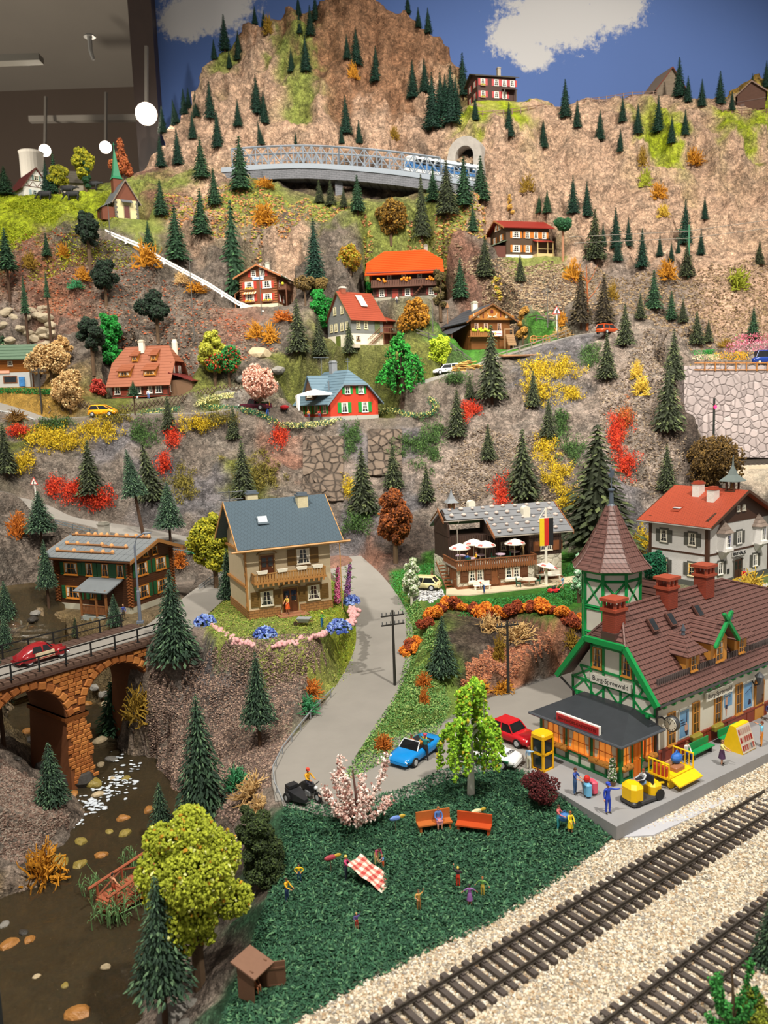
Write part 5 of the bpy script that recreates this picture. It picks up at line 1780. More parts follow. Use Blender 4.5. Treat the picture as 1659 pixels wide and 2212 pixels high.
build(mb,'dormer_walls',P('#5f4434',.7),o)
mb = MB().slab((-1.65,-.4,3.9),(-1.65,3.2,3.9),(0,3.2,6.5),(0,-.4,6.5),.1,courses=6).slab((1.65,3.2,3.9),(1.65,-.4,3.9),(0,-.4,6.5),(0,3.2,6.5),.1,courses=6)
build(mb,'dormer_roof',BT,o)
win(o,0,-.1,3.3,1.2,.95,0,'#d8d2c2',3,2)
chimney(OH,4.2,5.6,6.2,8.4,.9,.9,'#7b7f84','#8a8e92')
build(MB().tube([(1.2,2.2,3.5),(1.2,2.2,5.6)],.12,6).tube([(3.2,7.4,6),(3.2,7.4,9.4)],.05,5).tube([(1.8,7.4,9.3),(4.6,7.4,9.3)],.05,5).tube([(5.2,3.0,6),(5.2,3.0,9.0)],.05,5).tube([(4.8,3.0,8.4),(5.6,3,8.4)],.05,4).tube([(4.8,3.0,8.8),(5.6,3,8.8)],.05,4),'pipes_and_antennas',P('#5d656b',.4),OH)

# half timbered house with a brown roof
TH = house('timber','half timbered brick house with a steep brown roof and four ochre dormers')
brickw = mat('infill_brick','#8a3a28',.8,.1,2,.3,12)
walls(TH,8.9,7,2.5,brickw,rise=5.1,hip=.42)
BRT = mat('brown_tiles','#8d5136',.6,.07,2)
gable_roof(TH,8.9,7,2.5,5.1,.7,.6,BRT,.14,courses=14,hip=.42,hipin=1.6,lip=.03)
mb = MB()
for x in(0.05,1.0,2.7,3.4,4.9,5.6,6.6,8.0,8.85):
	beams(mb,[((x,.2),(x,2.5))],.14,-.05,0)
for z in(.25,1.2,2.4):
	beams(mb,[((0,z),(8.9,z))],.13,-.05,0)
for y in(.05,1.6,3.5,5.4,6.95):
	beams(mb,[((y,.2),(y,2.6 if y in(.05,6.95)else 5.0))],.14,0,.05,'R',8.9)
for z in(.25,1.3,2.5,3.6):
	beams(mb,[((0 if z<2.6 else .8,z),(7 if z<2.6 else 6.2,z))],.13,0,.05,'R',8.9)
build(mb,'timber_framing',P('#3f2a20',.6),TH)
for x,w in((.9,.9),(3.05,.55),(4.2,.9),(6.1,.6),(7.4,.95)):
	win(TH,x,0,.55,w,1.55,0,'#efeae2',2,3)
for y,z in((1.0,.7),(2.3,3.3),(4.6,3.3)):
	win(TH,8.9,y,z,.8,1.3,pi/2,'#efeae2',2,2)
for x,y,w,zt in((2.1,.1,1.9,3.05),(6.1,.1,1.9,3.05),(3.2,1.6,.95,5.3),(6.2,1.6,.95,5.3)):
	o = put('dormer',None,TH,(x,y,zt))
	build(MB().prism_x([(0,0),(0,.85),(1.2,1.5),(.9,.6)],-w/2,w/2),'cheek',P('#b57a2c'),o)
	win(o,0,0,.12,w-.25,.62,0,'#d28f38',4 if w>1 else 2,2,sill=False)
	build(MB().slab((-w/2-.2,-.35,.85),(w/2+.2,-.35,.85),(w/2+.1,1.5,1.9),(-w/2-.1,1.5,1.9),.1,courses=4,lip=.03),'dormer_roof',BRT,o)
chimney(TH,3.9,2.9,6.6,8.3,.75,.65,'#e2dac6','#cfc7b2')
o = build(MB().lathe([(.45,5.5),(.45,8.1),(.36,8.4),(.36,8.6)],10,(8.4,4.6,0)),'chimney',P('#e2dac6'),TH)
o = put('annex',None,TH,(8.9,.2,0))
build(MB().box(0,3.4,.6,5.0,0,2.3),'annex_walls',mat('annex_boards','#6b4f38',.7,.08,1.5),o)
build(MB().slab((3.8,.2,2.15),(3.8,5.4,2.15),(0,5.4,3.5),(0,.2,3.5),.14,courses=0),'annex_roof',mat('maroon_tiles','#7a2a26',.5,.1,2,.5,kind='ribs',kw=dict(n=1.2)),o)
for y in(2.0,3.6):
	win(o,3.4,y,.9,.5,.7,pi/2,'#4a3526',2,2)

	# grey clapboard house with stairs
GH = house('grey','grey clapboard house with rust red roof and an outside wooden stair')
clap = mat('grey_clapboard','#8f9290',.7,.06,1.5,.7,kind='planks',kw=dict(n=1.4,dist=.0,groove=.6))
build(MB().box(0,6.4,0,7,0,1.9),'lower_walls',mat('cream_lower_wall','#d8d2bc',.85,.06,1.5),GH)
mb = MB().box(0,6.4,0,7,1.9,4.6)
mb.prism_x([(.02,4.6),(6.98,4.6),(3.5,8.9)],0,.2)
mb.prism_x([(.02,4.6),(6.98,4.6),(3.5,8.9)],6.2,6.4)
build(mb,'walls',clap,GH)
RUST = mat('rust_tiles','#8f3d26',.6,.1,2)
gable_roof(GH,6.4,7,4.6,4.3,.6,.35,RUST,.14,courses=14,lip=.03,edge=P('#5b5236'))
for y in(1.2,2.6,4.4,5.8):
	win(GH,0,y,2.6,.75,1.25,-pi/2,'#e6dcae',2,3)
for y in(2.4,4.6):
	win(GH,0,y,5.3,.75,1.25,-pi/2,'#e6dcae',2,3)
door(GH,0,3.8,.0,1.5,1.8,-pi/2,'#5d6a2a','#e0dbc8',knob=False)
for x in(1.4,2.9):
	win(GH,x,0,2.7,.7,1.2,0,'#e6dcae',2,3)
door(GH,5.2,0,2.1,.8,1.9,0,'#5c6642','#5c6642')
win(GH,1.3,0,.8,.7,.7,0,'#7a5a3a',2,1)
o = put('annex',None,GH,(6.4,0,0))
build(MB().box(0,2.8,.3,4.2,0,4.3),'annex_walls',mat('rust_boards','#6a3320',.7,.1,1.5,.5,kind='vplanks',kw=dict(n=2)),o)
build(MB().slab((-.6,-.4,4.15),(3.1,-.4,4.15),(3.1,4.4,5.6),(-.6,3.2,5.4),.12,courses=5,lip=.03),'annex_roof',RUST,o)
win(o,2.0,.3,2.5,.8,.5,0,'#5a3a24',2,1)
mb = MB()
for i in range(9):
	mb.box(3.2+.28*i,3.5+.28*i,-.95,-.2,.22*i,.22*i+.07)
for y in(-.95,-.2):
	mb.tube([(3.1,y,.1),(5.7,y,2.1)],.07,4)
	mb.tube([(3.1,y,1.0),(5.7,y,3.0)],.05,4)
mb.box(5.6,8.6,-1.0,.3,2.0,2.12)
for x in(5.7,7.2,8.5):
	mb.box(x,x+.1,-1.0,-.9,0,3.0)
mb.box(5.6,8.6,-1.0,-.94,2.9,3.0)
build(mb,'outside_stairs',P('#6e4a30',.7),GH)
chimney(GH,.9,3.5,8.6,9.5,.9,.8,'#8d4a34','#cfc9bd')
build(MB().slab((3.0,1.2,6.35),(4.3,1.2,6.35),(4.2,2.8,8.3),(2.9,2.8,8.3),.02),'roof_patch',P('#d9d2c4'),GH,(0,-.08,.14),label='pale unpainted patch on the roof')
build(MB().box(-.6,9.4,-1.6,0,-.5,.06),'stone_apron',P('#b5aa98',.9),GH)

# big farmhouse with orange roof
FH = house('orangeroof','dark farmhouse with huge bright orange hipped roof and flower balcony')
DK = mat('dark_farm_boards','#46291c',.7,.1,1.5,.5,kind='vplanks',kw=dict(n=2.2))
walls(FH,11.5,8,5.4,DK,base=1.0,bm=mat('farm_base','#9c9888',.9,.1,2))
ORT = mat('orange_tiles','#dc4a14',.5,.05,2)
mb = MB()
for f,b in((0,1),(1,-1)):
	y0 = -1.4 if f==0 else 9.4
	ym = 4.0
	x0,x1 = (-1.2,12.7)if f==0 else(12.7,-1.2)
	e = -1 if f else 1
	mb = MB().slab((x0,y0,4.7),(x1,y0,4.7),(x1-e*.15,y0+b*2.9,7.3),(x0+e*.15,y0+b*2.9,7.3),.14,courses=7,lip=.05)
	mb.slab((x0+e*.15,y0+b*2.9,7.3),(x1-e*.15,y0+b*2.9,7.3),(x1-e*3.2,ym,9.6),(x0+e*3.2,ym,9.6),.14,courses=6,lip=.05)
	build(mb,'roof_slope',ORT,FH)
for x0,x1 in((-1.05,2.0),(12.55,9.5)):
	ya,yb = (6.5,1.5)if x0<0 else(1.5,6.5)
	build(MB().slab((x0,ya,7.3),(x0,yb,7.3),(x1,4-.01,9.6),(x1,4.01,9.6),.14,courses=6,lip=.05),'roof_hip',ORT,FH)
build(MB().box(-.9,12.0,-1.2,-1.1,5.05,5.25),'snow_guard',P('#7a3424'),FH)
mb = MB()
for y in(.1,7.9):
	mb.prism_x([(.02,5.3),(7.98,5.3),(6.4,7.0),(1.6,7.0)],0 if y<1 else 11.3,.2 if y<1 else 11.5)
build(mb,'gable',DK,FH)
railing(FH,(-.2,-1.0,2.75),(11.7,-1.0,2.75),1.1,'#5a3524',40,'balcony_railing')
build(MB().box(-.2,11.7,-1.05,0,2.6,2.76),'balcony_floor',P('#5a3524'),FH)
for x0 in(1.0,5.2,9.4):
	mb = MB()
	r = random.Random(int(x0))
	for i in range(7):
		mb.ball((x0+r.uniform(0,1.6),-1.12,3.75+r.uniform(-.2,.35)),r.uniform(.16,.26),7,4)
	build(mb,'flowers',mat('orange_flowers','#e68a1e',.8,.2,4),FH)
for x in(1.6,6.2,10.4):
	win(FH,x,0,1.15,.95,1.2,0,'#e8e4da',2,3,shut='#7a2418',sw=.42)
for x in(3.0,5.6,8.4):
	win(FH,x,0,3.9,.8,.9,0,'#c8c2b2',2,2)
door(FH,4.0,0,.3,1.1,2.1,0,'#8d2a18','#3a2016')
mb = MB()
for s in(0,.8):
	mb.tube([(6.7,-.4-s,.4),(9.0,-.4-s,2.8)],.08,4)
for i in range(8):
	mb.box(6.8+.3*i,7.1+.3*i,-1.2,-.4,.5+.3*i,.57+.3*i)
build(mb,'outside_stairs',P('#5a3524'),FH)
chimney(FH,9.6,4.6,9.0,10.3,.7,.7,'#9c9488','#7a7468')

# house with the blue sign and red shutters
SH = house('sign','brown gabled chalet with red shutters, a striped awning and a pale blue sign')
SW = mat('chalet_logs_light','#8a5230',.65,.08,1.5,.6,kind='planks',kw=dict(n=1.5,dist=0,groove=.62))
walls(SH,6.5,7,5.6,SW,rise=1.55,ridge='y',base=.7,bm=mat('cream_base','#d0c9ac',.9,.05,1))
gable_roof(SH,6.5,7,5.6,1.6,1.0,.7,mat('moss_green_roof','#5d6f49',.7,.1,1.5),.14,courses=6,ridge='y',edge=P('#a5683c'))
mb = MB()
r = random.Random(2)
for i in range(26):
	x = r.uniform(3.4,7.2)
	mb.ball((x,r.uniform(0,7.4),7.3-abs(x-3.25)*.49+.1),.17,6,4)
o = build(mb,'roof_stones',P('#b5b0aa',.8),SH)
o['kind']= 'stuff'
RED = '#b3321c'
for x,z,bx in((1.6,1.25,'#d8a01c'),(4.75,1.25,'#d8c01c'),(1.6,3.35,'#e0a81c'),(4.75,3.35,None)):
	win(SH,x,0,z,1.55,1.15,0,'#f0ece2',4,3,shut=RED,sw=.5,box=bx)
for x in(2.45,4.0):
	win(SH,x,0,5.35,.85,1.0,0,'#f0ece2',2,3)
for x in(1.7,4.75):
	build(MB().box(-.22,.22,-.08,0,5.3,6.35),'shutter',P(RED),SH,(x,0,0))
o = put('name_board',MB().box(-1.0,1.0,-.1,0,-.24,.24).mesh('name_board',P('#c9dcec')),SH,(3.25,-.02,5.0))
for x,w in((-.68,.5),(-.08,.8)):
	build(MB().box(x,x+w,-.12,-.1,-.1,.1),'print_line',P('#6a94c4'),o)
o = put('awning',None,SH,(1.65,0,2.85))
for i in range(10):
	build(MB().slab((-1.15+.23*i,-.75,-.45),(-.92+.23*i,-.75,-.45),(-.92+.23*i,0,0),(-1.15+.23*i,0,0),.04),'awning_stripe',P('#e9d9b8')if i%2 else P('#d9874a'),o)
railing(SH,(6.5,.6,3.1),(8.0,.6,3.1),.8,'#6b4028',6,'side_balcony')
railing(SH,(8.0,.6,3.1),(8.0,4.6,3.1),.8,'#6b4028',14,'side_balcony')
build(MB().box(6.5,8.0,.6,4.6,3.0,3.12).box(7.85,8.0,.6,.75,.2,3.0).box(7.85,8,4.4,4.6,.2,3),'balcony_floor',P('#6b4028'),SH)
build(MB().ball((7.4,.45,4.0),.25,8,5),'flowers',P('#e2d83a',.8),SH)
for y,z in((1.5,1.2),(3.6,1.2),(1.5,3.6),(4.4,3.6)):
	win(SH,6.5,y,z,.7,1.1,pi/2,'#f0ece2',2,2,shut='#7a1f1a',sw=.35)
build(MB().slab((-1.3,.2,2.6),(-1.3,3,2.6),(0,3,3.4),(0,.2,3.4),.08).box(-1.25,-1.1,.3,.45,.2,2.6).box(-1.25,-1.1,2.7,2.85,.2,2.6),'side_porch',P('#8a5a36'),SH)
chimney(SH,3.6,5.0,6.8,8.2,.7,.7,'#c9c4b6','#a8a294')
mb = MB()
for x in(.3,6.2):
	for i in range(12):
		mb.tube([(x-.45,-.02,.9+i*.4),(x+.3,-.02,.9+i*.4)],.11,5)
build(mb,'log_ends',P('#8e5832'),SH)

# brown farmhouse with antlers
BH = house('brown','golden brown farmhouse with dark slate roof, balcony and white antler ornaments on the gable')
GB = mat('golden_boards','#7c4a1c',.65,.1,1.5,.4,kind='planks',kw=dict(n=2.2,groove=.7))
walls(BH,7.2,9,4.9,GB,rise=2.0,ridge='y')
build(MB().prism([(-.5,4.7),(7.7,4.7),(7.7,5.3),(3.6,7.2),(-.5,5.3)],-.55,-.3),'gable_front',P('#a0651f',.6),BH)
DSL = mat('dark_slate','#43464c',.5,.1,1.5,.2,5)
gable_roof(BH,7.2,9,5.0,2.2,1.2,.9,DSL,.14,ridge='y',courses=5,lip=.02,edge=P('#6b4420'))
build(MB().slab((-3.6,7.5,2.6),(-3.6,.2,2.6),(-.3,.2,4.2),(-.3,7.5,4.2),.12),'lean_to_roof',DSL,BH)
build(MB().box(-3.3,-3.1,.5,.7,0,2.7).box(-3.3,-3.1,6.8,7,0,2.7).box(-3.2,0,6.6,6.8,0,2.6),'lean_to_posts',P('#5a3a1e'),BH)
for x,k in((.7,.8),(3.6,1.2),(6.6,.8)):
	mb = MB()
	for s in(-1,1):
		mb.tube([(x+s*.1*k,-.68,5.15),(x+s*.55*k,-.7,5.3),(x+s*.72*k,-.7,5.75)],[.07,.06,.03],5)
		for q in(.2,.42,.6):
			mb.tube([(x+s*q*k,-.7,5.2+.08*k),(x+s*(q+.12)*k,-.7,4.98)],[.05,.02],4)
	build(mb,'antlers',P('#e3d9bd',.6),BH)
build(MB().prism([(3.35,5.75),(3.85,5.75),(3.85,6.2),(3.6,6.4),(3.35,6.2)],-.6,-.54).box(1.9,2.1,-.6,-.54,5.0,5.8).box(5.1,5.3,-.6,-.54,5.2,6.0),'cutouts',P('#5d1e12'),BH)
for x in(1.0,2.7,5.2):
	win(BH,x,0,3.05,.75,1.2,0,'#b08a6a',2,3,curtain='#d8b8b0')
railing(BH,(-.6,-.9,2.1),(3.2,-.9,2.1),.85,'#8a5a2a',10,'balcony_railing')
build(MB().box(-.6,4.4,-.95,0,1.95,2.1),'balcony_floor',P('#8a5a2a'),BH)
mb = MB()
r = random.Random(9)
for i in range(26):
	mb.ball((r.uniform(-.5,3.1),-1.0,3.05+r.uniform(-.15,.25)),r.uniform(.14,.24),6,4)
build(mb,'flowers',mat('lime_flowers','#c9dc2a',.8,.15,4),BH)
o = put('sign',MB().box(-1.1,1.1,-.1,0,-.42,.42).mesh('sign',P('#f0dadc')),BH,(4.3,-.5,2.5))
build(MB().box(-.95,.95,-.12,-.1,-.1,.05),'print_line',P('#b8606a'),o)
build(MB().ball((-.15,-.12,0),.22,8,5,sc=(1,.1,1)),'emblem',P('#d8a45c'),o)
chimney(BH,3.0,4.5,6.6,8.0,.8,.8,'#dad4c2','#c4bea8')
o = put('feeding_frame',None,BH,(6.2,-1.5,0))
mb = MB()
for s in(-.75,.75):
	mb.box(s-.08,s+.08,0,.16,0,3.2)
mb.box(-.85,.85,0,.14,3.05,3.2)
for i in range(7):
	mb.box(-.75,.75,-.35-.12*(6-i),-.2-.12*(6-i),.4+.27*i,.62+.27*i)
build(mb,'frame',P('#9a7a58',.8),o)
build(MB().lathe([(.06,0),(.05,2.6),(.35,2.7),(.04,3.6)],6),'bird_pole',P('#8a5f3c',.7),BH,(-.2,8.4,5))

# red roofed chalet on the green shelf
RR = house('redroof','brown chalet with flat pitched red roof, orange shutters and a porch, on the green shelf')
GRY = mat('grey_brown_boards','#5a4636',.7,.08,1.5,.5,kind='planks',kw=dict(n=1.8,groove=.7))
walls(RR,8.7,7,5.6,GRY,rise=1.5,base=.6,bm=P('#e4e0d2'))
gable_roof(RR,8.7,7,5.6,1.7,.8,.8,mat('red_sheet_roof','#9c2c22',.5,.06,1.5,.4,kind='ribs',kw=dict(n=.9)),.14,edge=P('#b57a4a'))
for x,w in((2.0,1.5),(4.3,.8),(6.0,.8),(7.7,.8)):
	win(RR,x,0,3.6,w,1.15,0,'#f0ece2',4 if w>1 else 2,3,shut='#c4741c',sw=.4)
for x,w in((2.0,1.5),(4.3,.8)):
	win(RR,x,0,1.1,w,1.2,0,'#f0ece2',4 if w>1 else 2,3,shut='#c4741c',sw=.4)
for y,z in((2.0,3.5),(5.0,3.5),(2.8,5.6),(4.2,5.6)):
	win(RR,0,y,z,.8,1.0,-pi/2,'#f0ece2',2,2,shut='#c4741c',sw=.36)
o = put('porch',None,RR,(5.5,0,0))
build(MB().slab((-.2,-1.8,2.7),(3.4,-1.8,2.7),(3.4,0,3.3),(-.2,0,3.3),.1),'porch_roof',P('#9c2c22'),o)
mb = MB()
for x in(.05,2.1,3.2):
	mb.box(x-.08,x+.08,-1.65,-1.5,0,2.8)
mb.box(0,3.3,-1.66,-1.56,1.35,1.45)
mb.box(-.1,3.4,-1.7,0,0,.6)
build(mb,'posts',P('#c9b07a'),o)
o = put('annex',None,RR,(-3.2,.2,-.8))
build(MB().box(0,3.2,0,5.5,0,3.0),'annex_walls',P('#5b2d20',.7),o)
build(MB().slab((-.2,5.8,2.8),(-.2,-.4,2.8),(3.3,-.4,4.0),(3.3,5.8,4.0),.1),'annex_roof',P('#5e6f55'),o)

# red shuttered house on the summit meadow
HH = house('hill','dark house with red shutters and low black roof on the top meadow')
walls(HH,8.6,6.5,5.2,mat('black_brown_boards','#3a2018',.7,.1,1.5),rise=1.3)
gable_roof(HH,8.6,6.5,5.2,1.4,.6,.6,P('#4a453c',.7),.14)
for x in(1.2,4.2,6.0,7.8):
	for z in(.9,3.3):
		if not(x==7.8 and z<1):
			win(HH,x,0,z,1.0,1.25,0,'#f0ece2',2,3,shut='#a81818',sw=.5,box='#b8b030' if x<2 else None)
for y in(1.5,4.5):
	for z in(.9,3.3):
		win(HH,0,y,z,.9,1.2,-pi/2,'#e0d8ca',2,3,shut='#a81818',sw=.4)
build(MB().slab((5.4,-1.4,2.3),(8.4,-1.4,2.3),(8.4,0,2.8),(5.4,0,2.8),.1).box(5.5,5.65,-1.3,-1.15,0,2.3).box(8.1,8.25,-1.3,-1.15,0,2.3),'porch',P('#3a3028'),HH)
chimney(HH,6.2,3.6,6.0,8.2,.7,.7,'#a09686','#8a8072')

# chapel
CP = house('church','small cream chapel with grey roof and a green spire',name='chapel')
cream = mat('chapel_cream','#d9cc9c',.85,.05,1.5)
walls(CP,4.2,7,3.4,cream,rise=0)
build(MB().prism([(.0,3.3),(4.2,3.3),(2.1,6.6)],-.02,.2),'gable',mat('chapel_brown','#6e3a22',.7,.1,2),CP)
gable_roof(CP,4.2,7,3.4,3.3,.55,.35,mat('chapel_slate','#6b7076',.6,.08,1.5),.12,ridge='y',courses=9,lip=.02,edge=P('#7a6a5a'))
mb = MB()
for x in(-.06,3.9):
	for i in range(8):
		w = .36 if i%2 else .5
		mb.box(x if x<1 else x+.36-w,x+w if x<1 else x+.36,-.06,.2,.42*i,.42*i+.34)
build(mb,'quoins',P('#5e5c58',.8),CP)
door(CP,2.1,0,.1,.9,2.1,0,'#5d2416','#8a7a5c')
build(MB().slab((1.1,-.9,2.7),(3.1,-.9,2.7),(3.1,0,3.3),(1.1,0,3.3),.08),'door_roof',P('#6b7076'),CP)
win(CP,0,1.6,1.0,.5,1.5,-pi/2,'#7a4a32',1,2,sill=False)
o = put('steeple',None,CP,(2.1,5.0,0))
build(MB().box(-.8,.8,-.8,.8,5.4,8.1),'belfry',mat('chapel_brown','#6e3a22'),o)
build(MB().lathe([(1.35,8.0),(1.0,8.5),(.72,9.6),(.35,12),(.05,13.6)],4,rot=pi/4).tube([(0,0,13.4),(0,0,14.6)],.05,4).tube([(-.3,0,14.2),(.3,0,14.2)],.05,4),'spire',P('#1f7a54',.5),o)
build(MB().box(-2.2,0,.4,3.6,-.4,1.9),'side_room',P('#6e3a22',.7),CP)
build(MB().slab((-2.5,3.9,1.7),(-2.5,.1,1.7),(-.1,.1,3.0),(-.1,3.9,3.0),.1),'side_roof',P('#6b7076'),CP)
door(CP,-2.2,1.6,-.2,.7,1.5,-pi/2,'#3a1c12','#4a2a1c',knob=False)

# farmhouse and barn on the alpine pasture
FM = house('farm','white half timbered farmhouse with dark red roof on the alpine pasture',name='farmhouse')
walls(FM,5.4,9,2.6,mat('farm_white','#e2e0da',.85,.04,1),rise=3.6,ridge='y')
gable_roof(FM,5.4,9,2.6,3.6,.5,.4,mat('dark_red_tiles','#5c1a16',.6,.08,2),.12,ridge='y',courses=8,lip=.02,edge=P('#5a2a1c'))
mb = MB()
for z,a,b in((2.6,0,5.4),(3.8,.9,4.5),(4.6,1.5,3.9)):
	beams(mb,[((a,z),(b,z))],.12,-.06,0)
for i in range(6):
	a = .5+.75*i
	beams(mb,[((a,2.65),(a+.7,3.6))]if i%2 else[((a,3.6),(a+.7,2.65))],.1,-.05,0)
build(mb,'timber_framing',P('#5a3424'),FM)
win(FM,2.2,0,.8,1.3,1.2,0,'#dfe8ec',3,3,shut='#9fb8c2',sw=.4)
win(FM,2.7,0,3.9,.9,.9,0,'#e8e4c8',2,2,shut='#6a8a84',sw=.35)
chimney(FM,4.4,1.5,3.4,5.6,.7,.7,'#d6d4ce','#c4c2bc')
BA = house('barn','stone barn with plain brown grey roof on the alpine pasture',name='barn')
walls(BA,6.8,5,2.5,mat('barn_plaster','#b0a698',.9,.12,1.2,.4,6),rise=2.4)
gable_roof(BA,6.8,5,2.5,2.5,.5,.35,mat('barn_roof','#4f4a40',.8,.1,1.5),.14,courses=5,lip=.02)
door(BA,.7,0,0,.9,1.8,0,'#1f7a4a','#3a5a44',knob=False)
build(MB().box(-.02,6.82,-.05,0,2.1,2.5),'beam',P('#5a3424'),BA)

# log cabin at the left edge
LC = house('log','golden log cabin with green roof and glazed shop front at the left edge')
GL = mat('golden_logs','#a9651e',.6,.1,1.5,.9,kind='planks',kw=dict(n=1.5,dist=0,groove=.5))
build(MB().box(0,6,0,6.5,0,2.2),'lower_walls',P('#aeb0ae',.8),LC)
mb = MB().box(0,6,0,6.5,2.2,4.4)
mb.prism_x([(.02,4.4),(6.48,4.4),(3.25,6.5)],5.8,6)
build(mb,'walls',GL,LC)
gable_roof(LC,6,6.5,4.5,2.0,.8,.8,mat('green_sheet_roof','#5c7460',.6,.1,1.5),.14,courses=5,lip=.08,edge=P('#a06a2c'))
build(MB().box(2.2,4.2,-.06,0,.6,1.7),'shop_window',[P('#7a4a2a')],LC)
build(MB().box(2.35,4.05,-.09,0,.75,1.6),'pane',glass(),LC)
build(MB().box(4.5,5.3,-.4,0,.1,1.5),'drinks_cooler',P('#3a7ab8',.4,.3),LC)
win(LC,3.4,0,3.2,.7,.7,0,'#d8d0c0',2,2)
build(MB().box(0,3.2,-.15,0,2.1,2.5),'sign_board',P('#e0a48c'),LC)
door(LC,6,1.6,0,1,2,pi/2,'#7a4a2a','#8d8f8c')

# brown hut and timber shed on the right ridge
p = at_y(1592,243,184)
BR_ = thing('hut','small brown boarded hut high on the right ridge','hut',p,radians(-24))
brn = mat('hut_boards','#5b3c2e',.8,.1,1.5,.4,kind='planks',kw=dict(n=1.2))
walls(BR_,5.6,5,3.6,brn,rise=2.2,ridge='y')
gable_roof(BR_,5.6,5,3.6,2.3,.4,.4,P('#5f4a3c',.8),.1,ridge='y',edge=P('#6f5444'))
build(MB().box(-.06,5.66,-.07,0,2.0,2.15).box(.6,1.5,-.06,0,.4,1.6),'planking',P('#4a3024'),BR_)
p = at_y(1418,208,190)
TS = thing('shed','open timber framed shed behind the spruces on the right ridge','shed',(p[0],p[1],p[2]-.8),radians(16))
walls(TS,7.5,5,2.6,mat('weathered_boards','#8a7a68',.85,.12,1.2,.4,kind='planks',kw=dict(n=1)),rise=4.4,ridge='y')
gable_roof(TS,7.5,5,2.6,4.5,.6,.6,P('#7a6a58',.8),.1,ridge='y',edge=P('#6e3424'))

# ---------------------------------------------------------------- stone road bridge over the stream
VA = radians(52)
VD = thing('stone_bridge','ochre stone arch bridge with black railings across the stream','bridge',(-30.7,49.6,6.25),VA)
vst = mat('bridge_joint','#6e3f1d',.9,.1,2)
stn = [mat('bridge_stone_a','#a9682f',.75,.12,2.5,.3,7),mat('bridge_stone_b','#9a5a26',.75,.12,2.5,.3,7),mat('bridge_stone_c','#b87638',.75,.12,2.5,.3,7)]
W = 5.4

def pierx(z):
	return .22*max(0,(-3.9-z))/4.2

mb = MB()
mb.box(-6,2.8,.05,W,-9.6,-.45)
arcs = ((7.3,2.95),(14.75,2.95))
for y0,y1 in((.05,W),):
	for cx,r in arcs:
		n = 14
		zs = -4.15
		for i in range(n):
			t0,t1 = pi*i/n,pi*(i+1)/n
			x0,x1 = cx+r*cos(t1),cx+r*cos(t0)
			mb.add([(x0,y0,zs+r*sin(t1)),(x1,y0,zs+r*sin(t0)),(x1,y0,-.45),(x0,y0,-.45),(x0,y1,zs+r*sin(t1)),(x1,y1,zs+r*sin(t0)),(x1,y1,-.45),(x0,y1,-.45)],[(0,1,2,3),(7,6,5,4),(0,4,5,1),(3,2,6,7),(0,3,7,4),(1,5,6,2)])
for x0,x1 in((2.8,4.35),(10.25,11.8),(17.7,19.2)):
	mb.box(x0,x1,.05,W,-4.15,-.45)
	mb.loft([[(x0-.25,-.3,-9.8),(x1+.25,-.3,-9.8),(x1+.25,W+.3,-9.8),(x0-.25,W+.3,-9.8)],[(x0,.05,-4.15),(x1,.05,-4.15),(x1,W,-4.15),(x0,W,-4.15)]])
build(mb,'arches',vst,VD)
bl = []
for k in range(3):
	b = MB()
	b.loft([[(0.02,.06,.02),(.98,.06,.02),(.98,.06,.98),(.02,.06,.98)],[(.0,-.02,.0),(1,-.02,.0),(1,-.02,1),(0,-.02,1)],[(.12,-.09,.14),(.88,-.09,.12),(.86,-.09,.88),(.14,-.09,.86)]])
	bl.append(b.mesh('stone',stn[k]))
rs = random.Random(12)
for cx,r in arcs:
	n = 15
	for i in range(n):
		t = pi*(i+.5)/n
		w = pi*(r+.28)/n*.93
		x,z = cx+r*cos(t),-4.15+r*sin(t)
		# wedge from the arch outwards
		o = put('stone',bl[rs.randrange(3)],VD,(x+sin(t)*w/2,.02,z-cos(t)*w/2),sc=(w,1.2,.58),rot=(0,pi/2-t,0))
z = -.62
row = 0
while z>-9.3:
	h = .33 if z>-4 else .30
	x = 2.2+(row%2)*.25
	while x<19.0:
		w = rs.uniform(.42,.75)
		xm,zm = x+w/2,z-h/2
		ok = True
		for cx,r in arcs:
			if hypot(xm-cx,max(0,zm+4.15))<r+.75 and abs(xm-cx)<r+.72 and zm>-4.15-.0:
				ok = False
			if zm<=-4.15 and abs(xm-cx)<r-.12+(0 if zm>-4.2 else-.0)-pierx(zm):
				ok = False
		if xm>19.0 or xm<2.8 or(z<-4.2 and(xm<10.2 or xm>12.1)):
			ok = False
		if ok:
			yb = .02-.33*max(0,(-4.15-zm))/5.6
			put('stone',bl[rs.randrange(3)],VD,(x+.02,yb,z-h+.02),sc=(w-.03,1,h-.03))
		x+=w
	z-=h
	row+=1
mb = MB()
for x in(10.0,10.0):
	mb.box(10.05,12.0,-.12,W+.1,-4.4,-4.1)
build(mb,'pier_band',stn[1],VD)
build(MB().ball((11.15,W/2,-9.4),2.3,14,8,sc=(.72,1.55,.62)),'pier_foot',mat('dark_rock','#35322f',.7,.15,1.5,.5,4),VD)
build(MB().box(-6,20.2,1.0,3.9,-.45,0),'roadway',ASPHALT,VD)
build(MB().box(-6,20.2,-.25,W+.2,-.45,-.25),'deck_edge',P('#4a342a',.7),VD)
pk = mat('walk_planks','#4f3a30',.8,.15,2)
pl = MB().box(.03,.57,3.9,W+.1,-.25,.04).mesh('plank',pk)
for i in range(36):
	put('plank',pl,VD,(-1.5+.6*i,0,0))
pl2 = MB().box(.06,.52,-.2,.85,-.25,.0).mesh('plank',mat('curb_setts','#5a4438',.8,.15,2))
for i in range(36):
	put('plank',pl2,VD,(-1.5+.6*i,0,0))
bk = P('#1b1c1e',.4)
